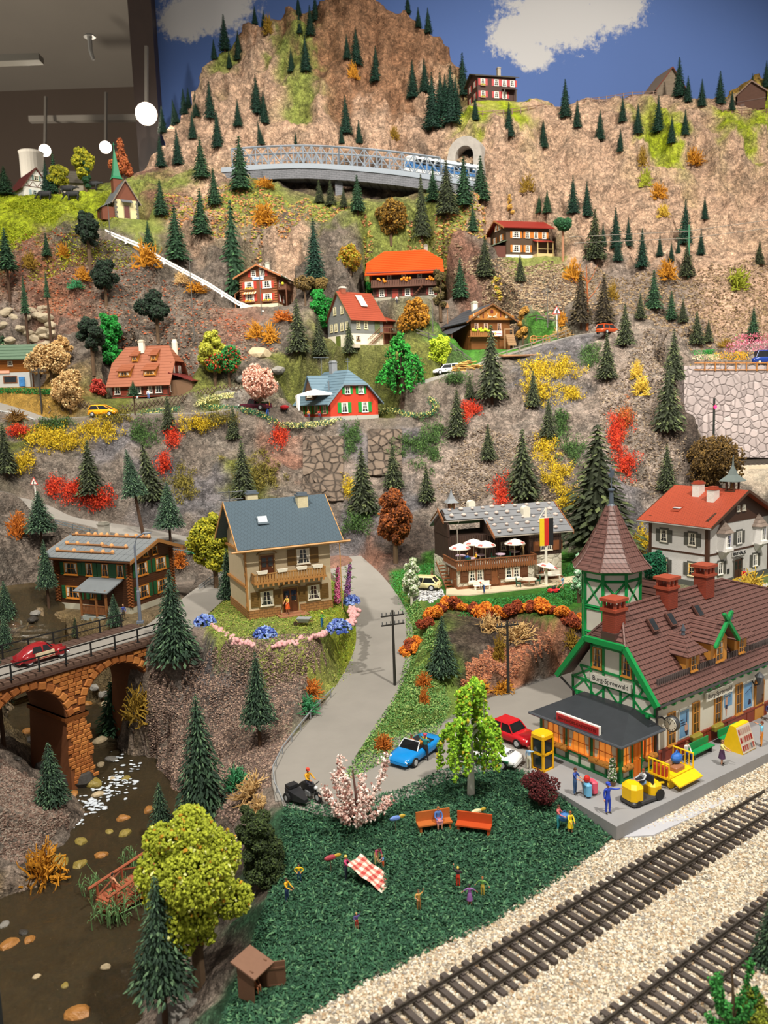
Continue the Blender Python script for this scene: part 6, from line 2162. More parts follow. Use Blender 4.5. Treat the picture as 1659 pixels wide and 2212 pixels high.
for y in(.0,W-.05):
	o = put('railing',None,VD,(0,y,0))
	build(MB().box(-3,10.0,-.04,.04,1.05,1.15).box(10.15,19.3,-.04,.04,1.05,1.15).box(-3,10.0,-.035,.035,.5,.57).box(10.15,19.3,-.035,.035,.5,.57),'rails',bk,o)
	me = MB().box(-.05,.05,-.05,.05,0,1.15).box(-.12,.12,-.12,.12,0,.06).mesh('post',bk)
	for i in range(11):
		put('post',me,o,(-2+2.1*i,0,0))

		# ---------------------------------------------------------------- railway viaduct high on the mountain, train and tunnel
BRD = [at_y(486,372,171),at_y(560,366,170),at_y(640,363,169),at_y(700,364,168.3),at_y(780,369,167),at_y(860,377,165.5),at_y(940,388,164),at_y(1030,402,162.5)]
BRD = smooth_path(BRD,6)
RBR = thing('railway_bridge','grey steel truss railway bridge on a slate stone deck below the peak','railway bridge',BRD[0])
rel = [p-BRD[0]for p in BRD]
stl = P('#8d97a3',.35)

def offs(p,i,w,dz):
	d = rel[min(i+1,len(rel)-1)]-rel[max(i-1,0)]
	n = np.array([-d[1],d[0],0])/hypot(d[0],d[1])
	return p+n*w+[0,0,dz]

def strip(w0,w1,z0,z1,name,m,a=0,b=None):
	b = len(rel)if b is None else b
	mb = MB().loft([[tuple(offs(p,i,w0,z0)),tuple(offs(p,i,w1,z0)),tuple(offs(p,i,w1,z1)),tuple(offs(p,i,w0,z1))]for i,p in enumerate(rel)if a<=i<b])
	return build(mb,name,m,RBR)

slate_deck = mat('slate_ashlar','#6d6f76',.7,.15,1.5,.7,kind='bricks',kw=dict(n=.9,w=.9,h=.3,mortar=.03,groove=.5))
strip(-2.2,2.6,-2.6,-.7,'stone_deck',slate_deck)
strip(-2.4,-2.2,-.7,.25,'girder',stl)
strip(2.4,2.6,-.7,.25,'girder',stl)
strip(-2.3,2.5,-.7,-.5,'deck',P('#4c4f54',.7))
for w in(-2.3,2.5):
	for a,b,h in((2,21,3.6),(21,37,3.6),(37,43,2.7)):
		b = min(b,len(rel)-1)
		mb = MB()
		mb.tube([tuple(offs(rel[i],i,w,h))for i in range(a,b+1)],.2,4)
		mb.tube([tuple(offs(rel[i],i,w,h*.62))for i in range(a,b+1)],.08,4)
		n = b-a
		for i in range(a,b+1):
			if(i-a)%2==0 or i==b:
				mb.tube([tuple(offs(rel[i],i,w,.2)),tuple(offs(rel[i],i,w,h))],.13,4)
			if(i-a)%2==0 and i+2<=b:
				mb.tube([tuple(offs(rel[i],i,w,.2)),tuple(offs(rel[i+2],i+2,w,h))],.1,4)
				mb.tube([tuple(offs(rel[i],i,w,h)),tuple(offs(rel[i+2],i+2,w,.2))],.1,4)
		build(mb,'truss',stl,RBR)
p = at_y(734,440,167.5)
q = p-BRD[0]
build(MB().box(q[0]-.75,q[0]+.75,q[1]-.75,q[1]+.75,q[2]-2,-2.4),'pier',slate_deck,RBR)
q = at_y(920,450,165)-BRD[0]
build(MB().box(q[0]-.6,q[0]+.6,q[1]-.6,q[1]+.6,q[2]-2,-2.4),'pier',slate_deck,RBR)

def rail_car(i0,i1,name,label,front=True):
	a,b = BRD[i0]+[0,0,.25],BRD[i1]+[0,0,.25]
	d = b-a
	L_ = np.linalg.norm(d)
	o = thing(name,label,'train',tuple(a),atan2(d[1],d[0]))
	o.rotation_euler[1]= -asin(d[2]/L_)
	blue,wh = P('#2b6fae',.35),P('#dfe4e6',.35)
	sec = lambda x,k = 1.0,dz = 0:[(x,-1.3,.35),(x,1.3,.35),(x,1.4,1.9),(x,1.3*k,3.0-dz),(x,.7*k,3.45-dz),(x,-.7*k,3.45-dz),(x,-1.3*k,3.0-dz),(x,-1.4,1.9)]
	mb = MB()
	mb.loft([sec(0.0,.9,.25),sec(.9),sec(L_-.1)]if front else[sec(.1),sec(L_-.1)])
	build(mb,'body',wh,o)
	build(MB().box(.15,L_-.15,-1.44,1.44,1.0,2.2),'blue_band',blue,o)
	mb = MB()
	for k in range(int((L_-2.4)/1.3)):
		mb.box(2.2+1.3*k,3.2+1.3*k,-1.46,1.46,1.75,2.75)
		mb.box(2.4+1.3*k,3.0+1.3*k,-.9,.9,3.3,3.5)
	if front:
		mb.box(-.06,.4,-1.0,1.0,1.95,2.85)
	build(mb,'windows',glass(),o)
	for x in(1.8,L_-2):
		build(MB().box(x-1,x+1,-1.0,1.0,-.1,.4).tube([(x-.6,-1.1,.1),(x-.6,1.1,.1)],.38,10).tube([(x+.6,-1.1,.1),(x+.6,1.1,.1)],.38,10),'bogie',P('#222326'),o)
	return o

rail_car(31,37,'railcar','white and blue railcar leaving the tunnel onto the truss bridge')
rail_car(37,42,'railcar','blue and white trailing coach half inside the tunnel mouth',False)
p = at_y(1003,355,163.8)
TP_ = thing('tunnel_portal','grey rock tunnel portal at the right end of the railway bridge','tunnel portal',(p[0],p[1],p[2]-3),radians(-28))
mb = MB()
ring = [(-1.9,0),(-1.9,4.6)]+[(1.9*cos(t),4.6+1.9*sin(t))for t in np.linspace(pi,0,9)]+[(1.9,4.6),(1.9,0)]
out = [(-3.6,0),(-3.6,5.0)]+[(3.5*cos(t),5.0+3.3*sin(t))for t in np.linspace(pi,0,9)]+[(3.6,5.0),(3.6,0)]
n = len(ring)
vs = [(x,y,z)for y in(0,3.0)for x,z in ring]+[(x,y,z)for y in(0,3.0)for x,z in out]
fs = []
for i in range(n-1):
	fs+=[(i,i+1,2*n+i+1,2*n+i),(i,n+i,n+i+1,i+1),(2*n+i,2*n+i+1,3*n+i+1,3*n+i)]
mb.add(vs,fs)
build(mb,'portal_arch',mat('portal_rock','#a39d96',.9,.2,.8,.8,1.6),TP_)
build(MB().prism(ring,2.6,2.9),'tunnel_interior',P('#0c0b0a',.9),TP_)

# ---------------------------------------------------------------- retaining walls and upper tracks at the right edge
WY = 124.6
wl = mat('pale_rubble_wall','#b3a6a4',.9,.10,1.0,.8,kind='cobbles',kw=dict(n=.95,groove=.7,bd=.15))
a,b = at_y(1478,790,WY),at_y(1720,788,WY)
c,d = at_y(1478,985,WY-1.2),at_y(1720,990,WY-1.2)
mb = MB()
N = 14
for i in range(N):
	pass
mb.add([tuple(c),tuple(d),tuple(b),tuple(a),tuple(c+[0,3,0]),tuple(d+[0,3,0]),tuple(b+[0,3,0]),tuple(a+[0,3,0])],[(0,1,2,3),(4,7,6,5),(3,2,6,7),(0,3,7,4),(1,5,6,2)])
tag(build(mb,'retaining_wall',wl),'tall pale rubble stone retaining wall at the right edge','wall')
a,b = at_y(1500,1016,116.5),at_y(1720,1016,116.5)
c,d = at_y(1500,1130,114.5),at_y(1720,1130,114.5)
mb = MB().add([tuple(c),tuple(d),tuple(b),tuple(a),tuple(c+[0,3,0]),tuple(d+[0,3,0]),tuple(b+[0,3,0]),tuple(a+[0,3,0])],[(0,1,2,3),(4,7,6,5),(3,2,6,7),(0,3,7,4),(1,5,6,2)])
tag(build(mb,'retaining_wall',wl),'lower pale rubble stone wall below the upper tracks, behind the town hall','wall')
zt = float(at_y(1570,1003,119)[2])
build_ = MB().box(43.5,70,116.5,123.6,zt-.9,zt-.1)
tag(build(build_,'trim_5',mat('upper_ballast','#b8ab96',.9,.12,2.2,.6,5)),'ballast bed of the upper tracks',None,kind='structure')
for y,lab in((122.2,'rear one of the two distant tracks at the foot of the tall retaining wall'),(118.4,'front one of the two distant tracks behind the brown round tree')):
	o = thing('railway_track',lab,'track',(44,y,zt-.1))
	for s in(-.75,.75):
		build(MB().box(0,26,s-.06,s+.06,.14,.36),'rail',mat('rail_steel','#56504a'),o)
	me = MB().box(-.14,.14,-1.3,1.3,0,.16).mesh('sleeper',mat('sleeper_brown','#4a423e'))
	for i in range(36):
		put('sleeper',me,o,(.3+.7*i,0,0))
		# wooden footbridge at the left
p = at_y(92,524,146)
q = at_y(166,506,146.5)
d = q-p
FB = thing('footbridge','small brown timber bridge with railings below the alpine pasture','bridge',tuple(p),atan2(d[1],d[0]))
tim = P('#7a4f28',.8)
build(MB().box(0,6.6,0,3,-.6,0),'deck',tim,FB)
for y in(0,3):
	mb = MB().box(-1.5,8.5,y-.06,y+.06,1.1,1.25).box(-1.5,8.5,y-.05,y+.05,.55,.65)
	for i in range(7):
		mb.box(-1.2+1.5*i,-1.05+1.5*i,y-.07,y+.07,0,1.2)
	build(mb,'railing',tim,FB)
build(MB().box(-.6,.3,-.1,3.1,-5,-.5).box(6.3,7.4,-.1,3.1,-3,-.5),'abutment',mat('grey_abutment','#6b645c',.9,.15,1,.5,3),FB)
build(MB().box(1.6,2.1,.5,1,-5,-.6).tube([(3.4,.4,-4.6),(6.2,.6,-3.2)],.2,5).tube([(2.6,.8,-3.9),(5.6,.4,-4.6)],.2,5),'braces',tim,FB)

# ---------------------------------------------------------------- trees and bushes
def tall(p,hpx):
	"""real height of something at p that is hpx pixels tall in the photograph"""
	p = np.asarray(p,float)

	def py(q):
		v = q-CO
		return PH/2-FPX*(v@CU)/(v@_f)
	h = hpx/px_per_m(p)
	for _ in range(5):
		h*=hpx/max(1e-3,py(p)-py(p+[0,0,h]))
	return h

def spruce_crown(seed,ratio,tiers,per,cols,spray=(.055,.085),droop=.35,power=.9,shape=None):
	"""one unit tall conifer crown of drooping needle sprays around a dark core"""
	rng = np.random.default_rng(seed)
	P_,D_,S_ = [],[],[]
	for t in range(tiers):
		h = (t+.3)/tiers
		r = ratio/2*(1-h)**power*rng.uniform(.86,1.1)+.004
		n = max(5,int(per*(1-h)**.8))
		a0 = rng.uniform(0,6.28)
		for k in range(n):
			a = a0+2*pi*k/n+rng.uniform(-.15,.15)
			rr = r*rng.uniform(.8,1.12)
			for q in(.98,.68,.4)[:3 if r>.05 else 2]:
				P_.append((cos(a)*rr*q,sin(a)*rr*q,h+rng.uniform(-.012,.012)+(1-q)*r*droop*.9))
				D_.append((a+rng.normal(0,.35),droop*rng.uniform(.5,1.5)))
				S_.append(rng.uniform(*spray)*(.55+.6*(1-h)))
	P_,D_,S_ = np.array(P_),np.array(D_),np.array(S_)
	ca,sa,cd,sd = np.cos(D_[:,0]),np.sin(D_[:,0]),np.cos(D_[:,1]),np.sin(D_[:,1])
	R = np.stack([np.stack([ca*cd,-sa,ca*sd],-1),np.stack([sa*cd,ca,sa*sd],-1),np.stack([-sd,0*sd,cd],-1)],1)
	bv = np.array([(-.6,0,.05),(0,-.3,-.06),(.75,-.06,-.1),(.75,.06,-.1),(0,.3,-.06),(.05,0,.2)],float)
	bf = np.array([(0,1,5),(1,2,5),(2,3,5),(3,4,5),(4,0,5),(2,1,3)])
	v = np.einsum('nij,nkj->nki',R,bv[None]*S_[:,None,None])+P_[:,None]
	f = (bf[None]+(np.arange(len(P_))*6)[:,None,None]).reshape(-1,3)
	mi = np.repeat(rng.choice(len(cols),len(P_),p=[.55,.3,.15][:len(cols)]),6)
	cv = np.array([(ratio*.33*cos(a),ratio*.33*sin(a),.02)for a in np.arange(8)*pi/4]+[(0,0,.97),(0,0,.03)])
	cf = np.array([(i,(i+1)%8,8)for i in range(8)]+[((i+1)%8,i,9)for i in range(8)])
	n0 = len(P_)*6
	return np_mesh('crown',np.concatenate([v.reshape(-1,3),cv]),np.concatenate([f,cf+n0]),[mat('needles_'+c.strip('#'),c,.85,.2,6)for c in cols],np.concatenate([mi,np.zeros(16,int)]))

BARK = mat('bark_brown','#4a3424',.9,.2,3,.4,6)
FARC = ['#123327','#1c4433','#2b5a40']
MIDC = ['#1a3a22','#2a4f30','#40683e']
OLIVE = ['#262e1a','#3a4526','#59633a']
NEARC = ['#22392a','#36533a','#5a7856']
BROWN = ['#2c2416','#443a22','#5c5030']
CROWNS = {'f':[spruce_crown(i,.34,30,22,FARC,(.035,.055),.25)for i in range(4)],'s':[spruce_crown(10+i,.42,20,17,MIDC,(.05,.085))for i in range(4)],'o':[spruce_crown(20+i,.46,24,20,OLIVE,(.045,.075),.4)for i in range(3)],'n':[spruce_crown(30+i,.50,40,34,NEARC,(.03,.052),.5,.8)for i in range(3)],'b':[spruce_crown(40,.45,20,16,BROWN,(.05,.08))]}
TRUNK = MB().tube([(0,0,-.06),(0,0,.5),(0,0,.97)],[.5,.35,.06],7).mesh('trunk',BARK)
KINDS_ = {'f':'slim dark spruce','s':'dark green spruce','o':'olive green spruce','n':'grey green spruce','b':'brownish spruce'}
SPR = '''463 122 76 f|left of the tallest one on the left shoulder of the peak
486 112 30 f|tallest on the left shoulder of the peak
496 150 108 f|small, below the tallest one on the left shoulder
516 133 65 f|right of the tallest one on the left shoulder of the peak
551 34 -8 f|first at the top edge of the picture beside the painted cloud
570 25 -14 f|second at the top edge of the picture, right of the painted cloud
398 193 135 f|left of a pair against the sky on the left flank
408 180 133 f|right of a pair against the sky on the left flank
381 232 177 f|leaning at the foot of the left flank, beside the dark edge board
375 264 225 f|lowest against the dark edge board
424 255 197 f|high on the left flank, left of two
455 260 175 f|high on the left flank, right of two
417 303 240 f|below the pair on the left flank
471 322 238 f|in front of the left flank, above the bridge's left end
515 275 213 f|narrow, on the bare left flank above the truss bridge
555 250 160 f|taller of two on the mossy slope left of the ravine
571 270 195 f|shorter, right of the taller one on the mossy slope
565 315 262 f|leaning, just behind the left part of the truss bridge
645 35 -10 f|in the four near the top of the peak, upper left
647 75 25 f|in the four near the top of the peak, lower left
671 80 10 f|in the four near the top of the peak, lower right
682 48 -12 f|in the four near the top of the peak, upper right
630 158 103 f|small, beside a taller one in the middle of the peak
661 158 75 f|tall, in the middle of the peak on a mossy ledge
750 130 73 f|slim, left of a pair right of the peak's middle
770 145 58 f|tall, right of a pair above the golden bush on the peak
813 180 98 f|standing alone right of the golden bush on the peak
881 28 -20 f|first of three on the right skyline of the peak
904 38 -10 f|second of three on the right skyline of the peak
925 70 12 f|third and lowest on the right skyline of the peak
892 215 128 f|leftmost of the dense clump left of the tunnel
918 203 125 f|second from left at the back of the clump left of the tunnel
935 283 155 f|tallest and foremost of the clump left of the tunnel
952 255 155 f|in the middle of the clump left of the tunnel
962 240 160 f|behind the middle of the clump left of the tunnel
975 272 140 f|tall one at the right of the clump left of the tunnel
985 250 165 f|rightmost of the clump left of the tunnel
1000 212 113 f|against the sky left of the red shuttered house
1027 262 205 f|on the meadow edge above the tunnel portal
748 292 205 f|tall, behind the middle of the truss bridge
738 312 272 f|small, half hidden by the middle of the truss bridge
776 312 258 f|right of the tall one behind the truss bridge
639 312 285 f|tiny, behind the left span of the truss bridge
521 415 292 s|large, in front of the left end of the truss bridge
436 388 295 s|left of the truss bridge on the hill crest
464 446 362 s|below the left end of the truss bridge
348 363 292 f|beside the orange tree, near the dark edge board
385 358 278 f|slim, right of the orange tree's hillock
352 290 228 f|dark, in front of the bright ceiling lamp
349 468 385 s|right of the chapel
436 510 405 s|on the slope below the hill crest, tall and full
383 568 440 s|tall, right behind the white guard rail
508 648 430 s .30|very tall, left of the chalet with the blue sign
682 622 470 f|tall, standing alone between the blue sign chalet and the orange roof
690 440 387 o|first of three left of the bridge pier
715 446 387 o|second, just left of the bridge pier
743 450 405 o|small, just right of the bridge pier
773 460 376 s|larger, right of the bridge pier
912 518 375 o .28|tall and narrow behind the right end of the orange roof
936 437 358 s|small, left of the row under the bridge's right end
966 468 345 o|bushy, in the row under the bridge's right end
1003 450 335 s|large, in front of the bridge's right end
1039 437 335 s|rightmost below the tunnel portal
1022 503 440 s|low, under the row at the bridge's right end
1048 602 508 o|left of the red roofed chalet
995 647 555 s|right of the orange roofed farmhouse
1124 610 550 o|small, in front of the red roofed chalet
1221 257 170 f|large, at the left end of the right ridge
1247 278 215 f|small, right of the large one at the left end of the right ridge
1296 305 235 f|below the ridge fence, standing alone
1174 322 257 f|on the bare cliff right of the tunnel
1100 300 220 f|left on the cliff below the top meadow
1345 266 207 f|leftmost round the bright green patch on the right cliff
1378 292 223 f|second round the bright green patch on the right cliff
1422 288 205 f|largest round the bright green patch on the right cliff
1340 330 278 f|lowest left of the bright green patch on the right cliff
1451 312 250 f|at the right tip of the bright green patch
1480 294 235 f|right of the bright green patch on the right cliff
1467 212 123 f|tall, in front of the open timber shed
1486 223 163 f|short, right of the open timber shed
1516 232 170 f|between the open timber shed and the brown hut, left
1555 228 152 f|between the open timber shed and the brown hut, right and taller
1625 192 158 f|behind the brown hut on the brown hillock
1655 192 130 f|at the right edge behind the brown hut
1581 240 195 f|left of the brown hut
1238 464 378 f|large, on the cliff above the red roofed chalet's right side
1268 470 390 f|narrow, right of the large one above the red roofed chalet
1165 462 420 s|left of a small bluish pair behind the red roof
1182 462 410 s|right of a small bluish pair behind the red roof
1285 566 450 o|bushy, at the edge of the plateau right of the red roofed chalet
1303 533 482 f|small, behind the bushy one on the plateau
1330 540 447 f|tall at the back of the plateau's middle
1334 566 500 f|in front of the tall one on the plateau's middle
1357 535 470 f|slim, in the middle of the plateau
1387 580 492 f|large, at the front of the plateau
1425 555 506 f|small, right of the large one on the plateau
1450 565 523 f|smallest on the plateau, beside the mast
1480 530 430 f|tall, behind the green mast
1484 600 520 o|bushy, in front of the green mast
1522 476 423 f|small, alone on the bare cliff at right
1514 552 495 f|right of the green mast
1465 548 515 f|short, behind the green mast
1640 573 520 o|at the right edge on the rocky slope
1412 671 582 s|largest of the group on the rocky crest at right
1383 690 632 o|left on the rocky crest at right
1450 693 627 s|right of the largest on the rocky crest
1475 698 645 o|rightmost on the rocky crest
1505 745 670 o|left of a pair above the tall retaining wall
1530 740 690 o|right of a pair above the tall retaining wall
1627 736 662 s|full, above the pink flower beds
1255 705 585 b|wide, behind the orange bare tree
1305 702 590 b|narrower, right of the orange bare tree
1350 748 655 o|right of the orange estate car
1311 820 718 o|in front of the orange estate car
1455 825 710 o|upper, on the dark edge beside the tall retaining wall
1443 935 770 o .42|big, beside the tall retaining wall
1063 865 700 o .42|big, right of the white estate car
1152 880 800 o|in the large yellow shrub
1185 945 860 o|on the green ledge below the large yellow shrub
1130 1078 925 o .50|large, behind the cafe
1440 1060 958 o|behind the town hall roof
988 945 840 o .50|left of the red shrubs on the cliff
1055 995 915 o|small, right of the red shrubs on the cliff
785 1110 965 o .50|large, between the beige villa and the rust tree
850 1055 955 o|behind the rust tree
922 1085 1000 o|small, right of the rust tree
1015 860 810 o|small, below the white estate car
365 930 853 o|on the terrace edge in front of the half timbered house
506 950 875 o|in front of the maroon pickup
14 1025 915 o|at the left edge above the valley road
196 1072 950 o .50|among the red shrubs above the valley road
332 1083 950 o|right of the leaning trunk above the valley road
527 1075 950 o|left above the beige villa's roof
310 1157 968 n .50 .46|leaning, with a long bare trunk beside the valley road
370 1195 1040 n .62 .36|with bare trunk behind the dark log chalet
92 1190 1060 n .74 .32|with bare trunk left of the dark log chalet's roof
107 1325 1165 n .40 .36|with two trunks against the left wall of the log chalet
249 1352 1283 n|at the porch of the log chalet
165 1375 1332 o|tiny, behind the far bridge railing
378 1432 1230 n .50|large, at the right end of the stone bridge
15 1342 1255 n .55|upper, at the left edge behind the stone bridge
15 1424 1330 n .55|lower, at the left edge behind the stone bridge
8 1610 1392 n .42 .42|with bare trunk at the left edge in front of the stone bridge
495 1293 1185 n .45|beside the left wall of the beige villa
115 1735 1603 n .52|on the left stream bank
247 1590 1470 s .60|dark, in the shade under the right arch
440 1775 1500 n .42|tallest, on the right stream bank
352 1830 1690 n .45|at the water's edge below the tallest one
562 1612 1408 n .46 .25|with bare trunk on the slope below the beige villa
358 2216 1893 n .50 .26|large blurred, in front at the bottom left
1290 1208 915 o .60 .1|open branched with visible trunk between the cafe and the station tower
957 1458 1330 n .50|at the left side of the quarry
1668 2085 1925 n .50|cut off by the right edge beside the tracks
22 650 490 s .50 .42|with bare trunk at the left edge below the pasture
105 590 502 s .42 .42|with bare trunk under the timber footbridge
112 755 585 s .24 .66|with very long trunk in front of the rubble rocks, right
63 760 595 s .24 .50|with long trunk in front of the rubble rocks, left
322 540 475 s|just behind the upper guard rail
10 755 692 s|at the left edge above the log cabin
66 832 762 s .6 .4|small, in front of the log cabin
292 897 822 s .8 .55|small pine on a thin trunk in front of the half timbered house
645 765 645 o|left of the bright green round tree
690 770 680 o|at the left corner of the grey clapboard house
755 765 695 o|in front of the grey clapboard house
12 422 358 s .6|at the left edge on the alpine pasture
120 375 283 s .3|tall and thin behind the barn
102 400 325 f|dark column behind the farmhouse roof'''

def plant_spruce(row,i):
	a,place = row.split('|')
	a = a.split()
	px,py,top,kind = float(a[0]),float(a[1]),float(a[2]),a[3]
	p = hit(px,py)
	if p is None:
		return
	h = tall(p,py-top)
	tf = float(a[5])if len(a)>5 else .03
	base = {'f':.34,'s':.42,'o':.46,'n':.5,'b':.45}[kind]
	w = (float(a[4])if len(a)>4 else base)/base/(1-tf)
	rz = (i*2.4)%6.28
	t = thing('spruce_tree',KINDS_[kind]+' '+place,'tree',p,rz)
	if 'leaning' in place:
		t.rotation_euler = (0,-.13 if px<400 and py>900 else-.12,0)
	ch = h*(1-tf)
	put('crown',CROWNS[kind][i%len(CROWNS[kind])],t,(0,0,h*tf),rz,(ch*w*(1-tf)if tf>.1 else ch*w,ch*w*(1-tf)if tf>.1 else ch*w,ch))
	r = max(.10,h*.022)
	put('trunk',TRUNK,t,(0,0,0),0,(r*2,r*2,h))

for i,row in enumerate(SPR.split('\n')):
	plant_spruce(row,i)

def leaf_crown(seed,blobs,n,size,cols,probs=None,name='foliage',shape='ball'):
	"""foliage of small leaf clumps sitting on several rounded masses; blobs = (x, y, z, r, flatten)"""
	rng = np.random.default_rng(seed)
	b = np.array(blobs,float)
	pick = rng.choice(len(b),n,p=(b[:,3]**2)/(b[:,3]**2).sum())
	d = rng.normal(0,1,(n,3))
	d/=np.linalg.norm(d,axis=1)[:,None]
	pos = b[pick,:3]+d*(b[pick,3]*rng.uniform(.72,1.06,n))[:,None]*np.stack([np.ones(n),np.ones(n),b[pick,4]],1)
	return cloud_mesh(name,pos,rng,size,OCT_V*[1,.8,.7],OCT_F,[mat('leaf_'+c.strip('#'),c,.85,.22,3)for c in cols],probs)

def blob_tree(px,py,top,wpx,cols,label,cat='tree',name='leafy_tree',nb=14,trunk=.2,n=2200,leaf=.05,seed=1,trunkcol='#5a4632',shape='oval',probs=None):
	p = hit(px,py)
	h = tall(p,py-top)
	w = wpx/px_per_m(p)
	rng = np.random.default_rng(seed)
	bl = []
	z0 = h*trunk
	for k in range(nb):
		t = (k+.5)/nb
		z = z0+(h-z0)*(.08+.84*t)
		prof = {'oval':sin(pi*(.12+.8*t))**.8,'cone':1.05-.9*t,'round':sin(pi*(.15+.7*t)),'bush':1-.55*t,'col':.9}[shape]
		a = k*2.4+rng.uniform(-.4,.4)
		rr = w/2*prof*rng.uniform(.62,1.18)
		br = max(.10*w,min(.27*w,rr*.5))*rng.uniform(.75,1.2)
		bl.append((cos(a)*(rr-br)*rng.uniform(.75,1.25),sin(a)*(rr-br)*rng.uniform(.75,1.25),z,br,.85))
	t = thing(name,label,cat,p,0)
	s = leaf*max(w,h)*.9
	build(MB().tube([(0,0,-.3),(0,0,z0+.2*h),(.02*h,0,h*.8)],[max(.06,.035*h),max(.05,.028*h),.03],7),'trunk',mat('bark_'+trunkcol.strip('#'),trunkcol,.9,.15,3),t)
	mb = MB()
	for x,y,z,r,f in bl[::2]:
		mb.tube([(0,0,max(z0*.7,z-.25*h)),(x*.9,y*.9,z)],[max(.03,.014*h),.02],4)
	build(mb,'branches',mat('bark_'+trunkcol.strip('#'),trunkcol),t)
	put('foliage',leaf_crown(seed,bl,n,(s*.6,s),cols,probs),t)
	return t

RUST_ = ['#7a3f14','#94501c','#5e2e10']
YG = ['#8f8f18','#aca523','#6f7416']
GOLD_ = ['#a8741a','#c48f22','#7d5614']
TAN = ['#c3a06a','#d6b985','#a37f4e']
GRN = ['#187a24','#25983a','#0f5a1c']
blob_tree(855,1215,1050,88,RUST_,'tall rust brown leafy tree between the beige villa and the cafe',nb=18,n=5200,leaf=.03,seed=2)
blob_tree(468,1272,1102,100,YG,'bright yellow green leafy tree left of the beige villa',nb=20,n=5600,leaf=.03,seed=3)
blob_tree(890,1306,1203,42,['#e4e6d6','#aebd92','#5f7a4a'],'slim white blossoming tree beside the gravel bed of the cafe',nb=12,n=2400,leaf=.04,seed=4,shape='col',trunk=.16,trunkcol='#c9c4b4')
blob_tree(1250,1302,1190,46,['#8fc49a','#d2e8d0','#2f6a3a'],'young pale green tree with whitish tips right of the cafe lawn',nb=14,n=2600,leaf=.04,seed=5,shape='cone',trunk=.14)
blob_tree(432,2128,1735,215,['#8f9a24','#aab432','#b8861e','#d8dc8c'],'large blurred yellow green tree in the left foreground',nb=30,n=17000,leaf=.017,seed=6,probs=[.58,.36,.03,.03])
blob_tree(562,1915,1745,118,['#33431f','#47592a','#25331a'],'dark olive juniper bush at the left edge of the meadow','bush','bush',18,.03,9000,.022,7,shape='bush')
blob_tree(540,1838,1738,70,['#33431f','#3d4d25','#25331a'],'smaller dark olive juniper bush behind the larger one at the meadow edge','bush','bush',10,.03,4000,.028,37,shape='bush')
blob_tree(1410,1258,1188,74,['#0f5a3c','#18704a','#0a4530'],'dark blue green bush at the left corner of the town hall','bush','bush',14,.05,2600,.045,8,shape='round')
blob_tree(1545,1062,942,128,['#59431a','#6e5422','#443212'],'round brown tree behind the town hall roof',nb=24,n=5200,leaf=.03,seed=9,shape='round',trunk=.12)
blob_tree(953,797,720,54,['#a3b81e','#bccd35','#859a15'],'round lime green tree left of the brown farmhouse',nb=16,n=2600,leaf=.04,seed=10,shape='oval',trunk=.05)
blob_tree(153,890,798,78,TAN,'big round tan bush left of the yellow car','bush','bush',18,.03,3000,.04,11,shape='round')
blob_tree(112,828,745,92,TAN,'pale tan spreading tree right of the log cabin',nb=14,n=2600,leaf=.04,seed=12,shape='round',trunk=.3)
blob_tree(140,790,722,44,['#d0ab72','#b8915a'],'small pale tan tree behind the spreading one by the log cabin',nb=8,n=1100,leaf=.05,seed=13)
blob_tree(466,832,710,66,['#a0a02a','#b9ba48','#7d8020'],'yellow green tree right of the half timbered house',nb=14,n=2600,leaf=.04,seed=14)
blob_tree(496,834,752,78,['#1f6a2a','#2c8038','#b3361e'],'green fruit tree with red berries right of the half timbered house',nb=12,n=2000,leaf=.045,seed=15,shape='round',trunk=.4,probs=[.5,.25,.25])
blob_tree(563,888,787,92,['#d9a590','#e9c6b4','#b77d68'],'pink blossoming tree behind the maroon pickup',nb=16,n=2800,leaf=.04,seed=16,shape='round',trunk=.25)
blob_tree(212,852,818,52,['#b02a1c','#cf5a4a','#7a1a12'],'bright red bush left of the half timbered house','bush','bush',8,.02,1000,.06,17,shape='bush')
blob_tree(243,805,668,54,GRN,'tall fresh green tree behind the half timbered house',nb=18,n=3600,leaf=.03,seed=18,shape='col',trunk=.05)
blob_tree(692,715,620,62,GRN,'bright green round tree left of the grey clapboard house',nb=14,n=2600,leaf=.04,seed=19,shape='oval',trunk=.05)
blob_tree(660,660,598,54,['#6e5a30','#8d7440','#51401f'],'brown umbrella shaped tree right of the blue sign chalet',nb=8,n=1100,leaf=.05,seed=20,trunk=.55,shape='round')
blob_tree(694,652,602,44,['#75602f','#8d7440'],'second brown umbrella shaped tree, left of the tall lone spruce',nb=7,n=900,leaf=.05,seed=21,trunk=.55,shape='round')
blob_tree(845,528,430,76,['#7d5f1c','#a07a2a','#59441a'],'large golden brown tree behind the orange roof',nb=16,n=2600,leaf=.04,seed=22,shape='oval',trunk=.2)
blob_tree(758,592,525,60,['#b9851c','#a2a12c','#8d6a18'],'golden and lime bush left of the orange roof','bush','bush',12,.05,1700,.05,23,shape='round')
blob_tree(800,640,606,34,GRN,'small green bush at the left corner of the orange roofed farmhouse','bush','bush',6,.05,700,.07,24,shape='round')
blob_tree(897,708,645,92,['#a06d18','#bd8520','#7a5212'],'wide golden hedge bush in front of the orange roofed farmhouse','bush','bush',14,.02,2200,.045,25,shape='bush')
blob_tree(265,385,290,56,['#a4542a','#bb6c3c','#7a3a1c'],'rust orange tree behind the chapel spire',nb=16,n=2200,leaf=.04,seed=26,shape='cone',trunk=.05)
blob_tree(129,395,330,44,YG,'yellow green round tree behind the barn',nb=12,n=1500,leaf=.05,seed=27)
blob_tree(184,412,314,44,YG,'yellow green tree at the right end of the barn',nb=14,n=1700,leaf=.05,seed=28)
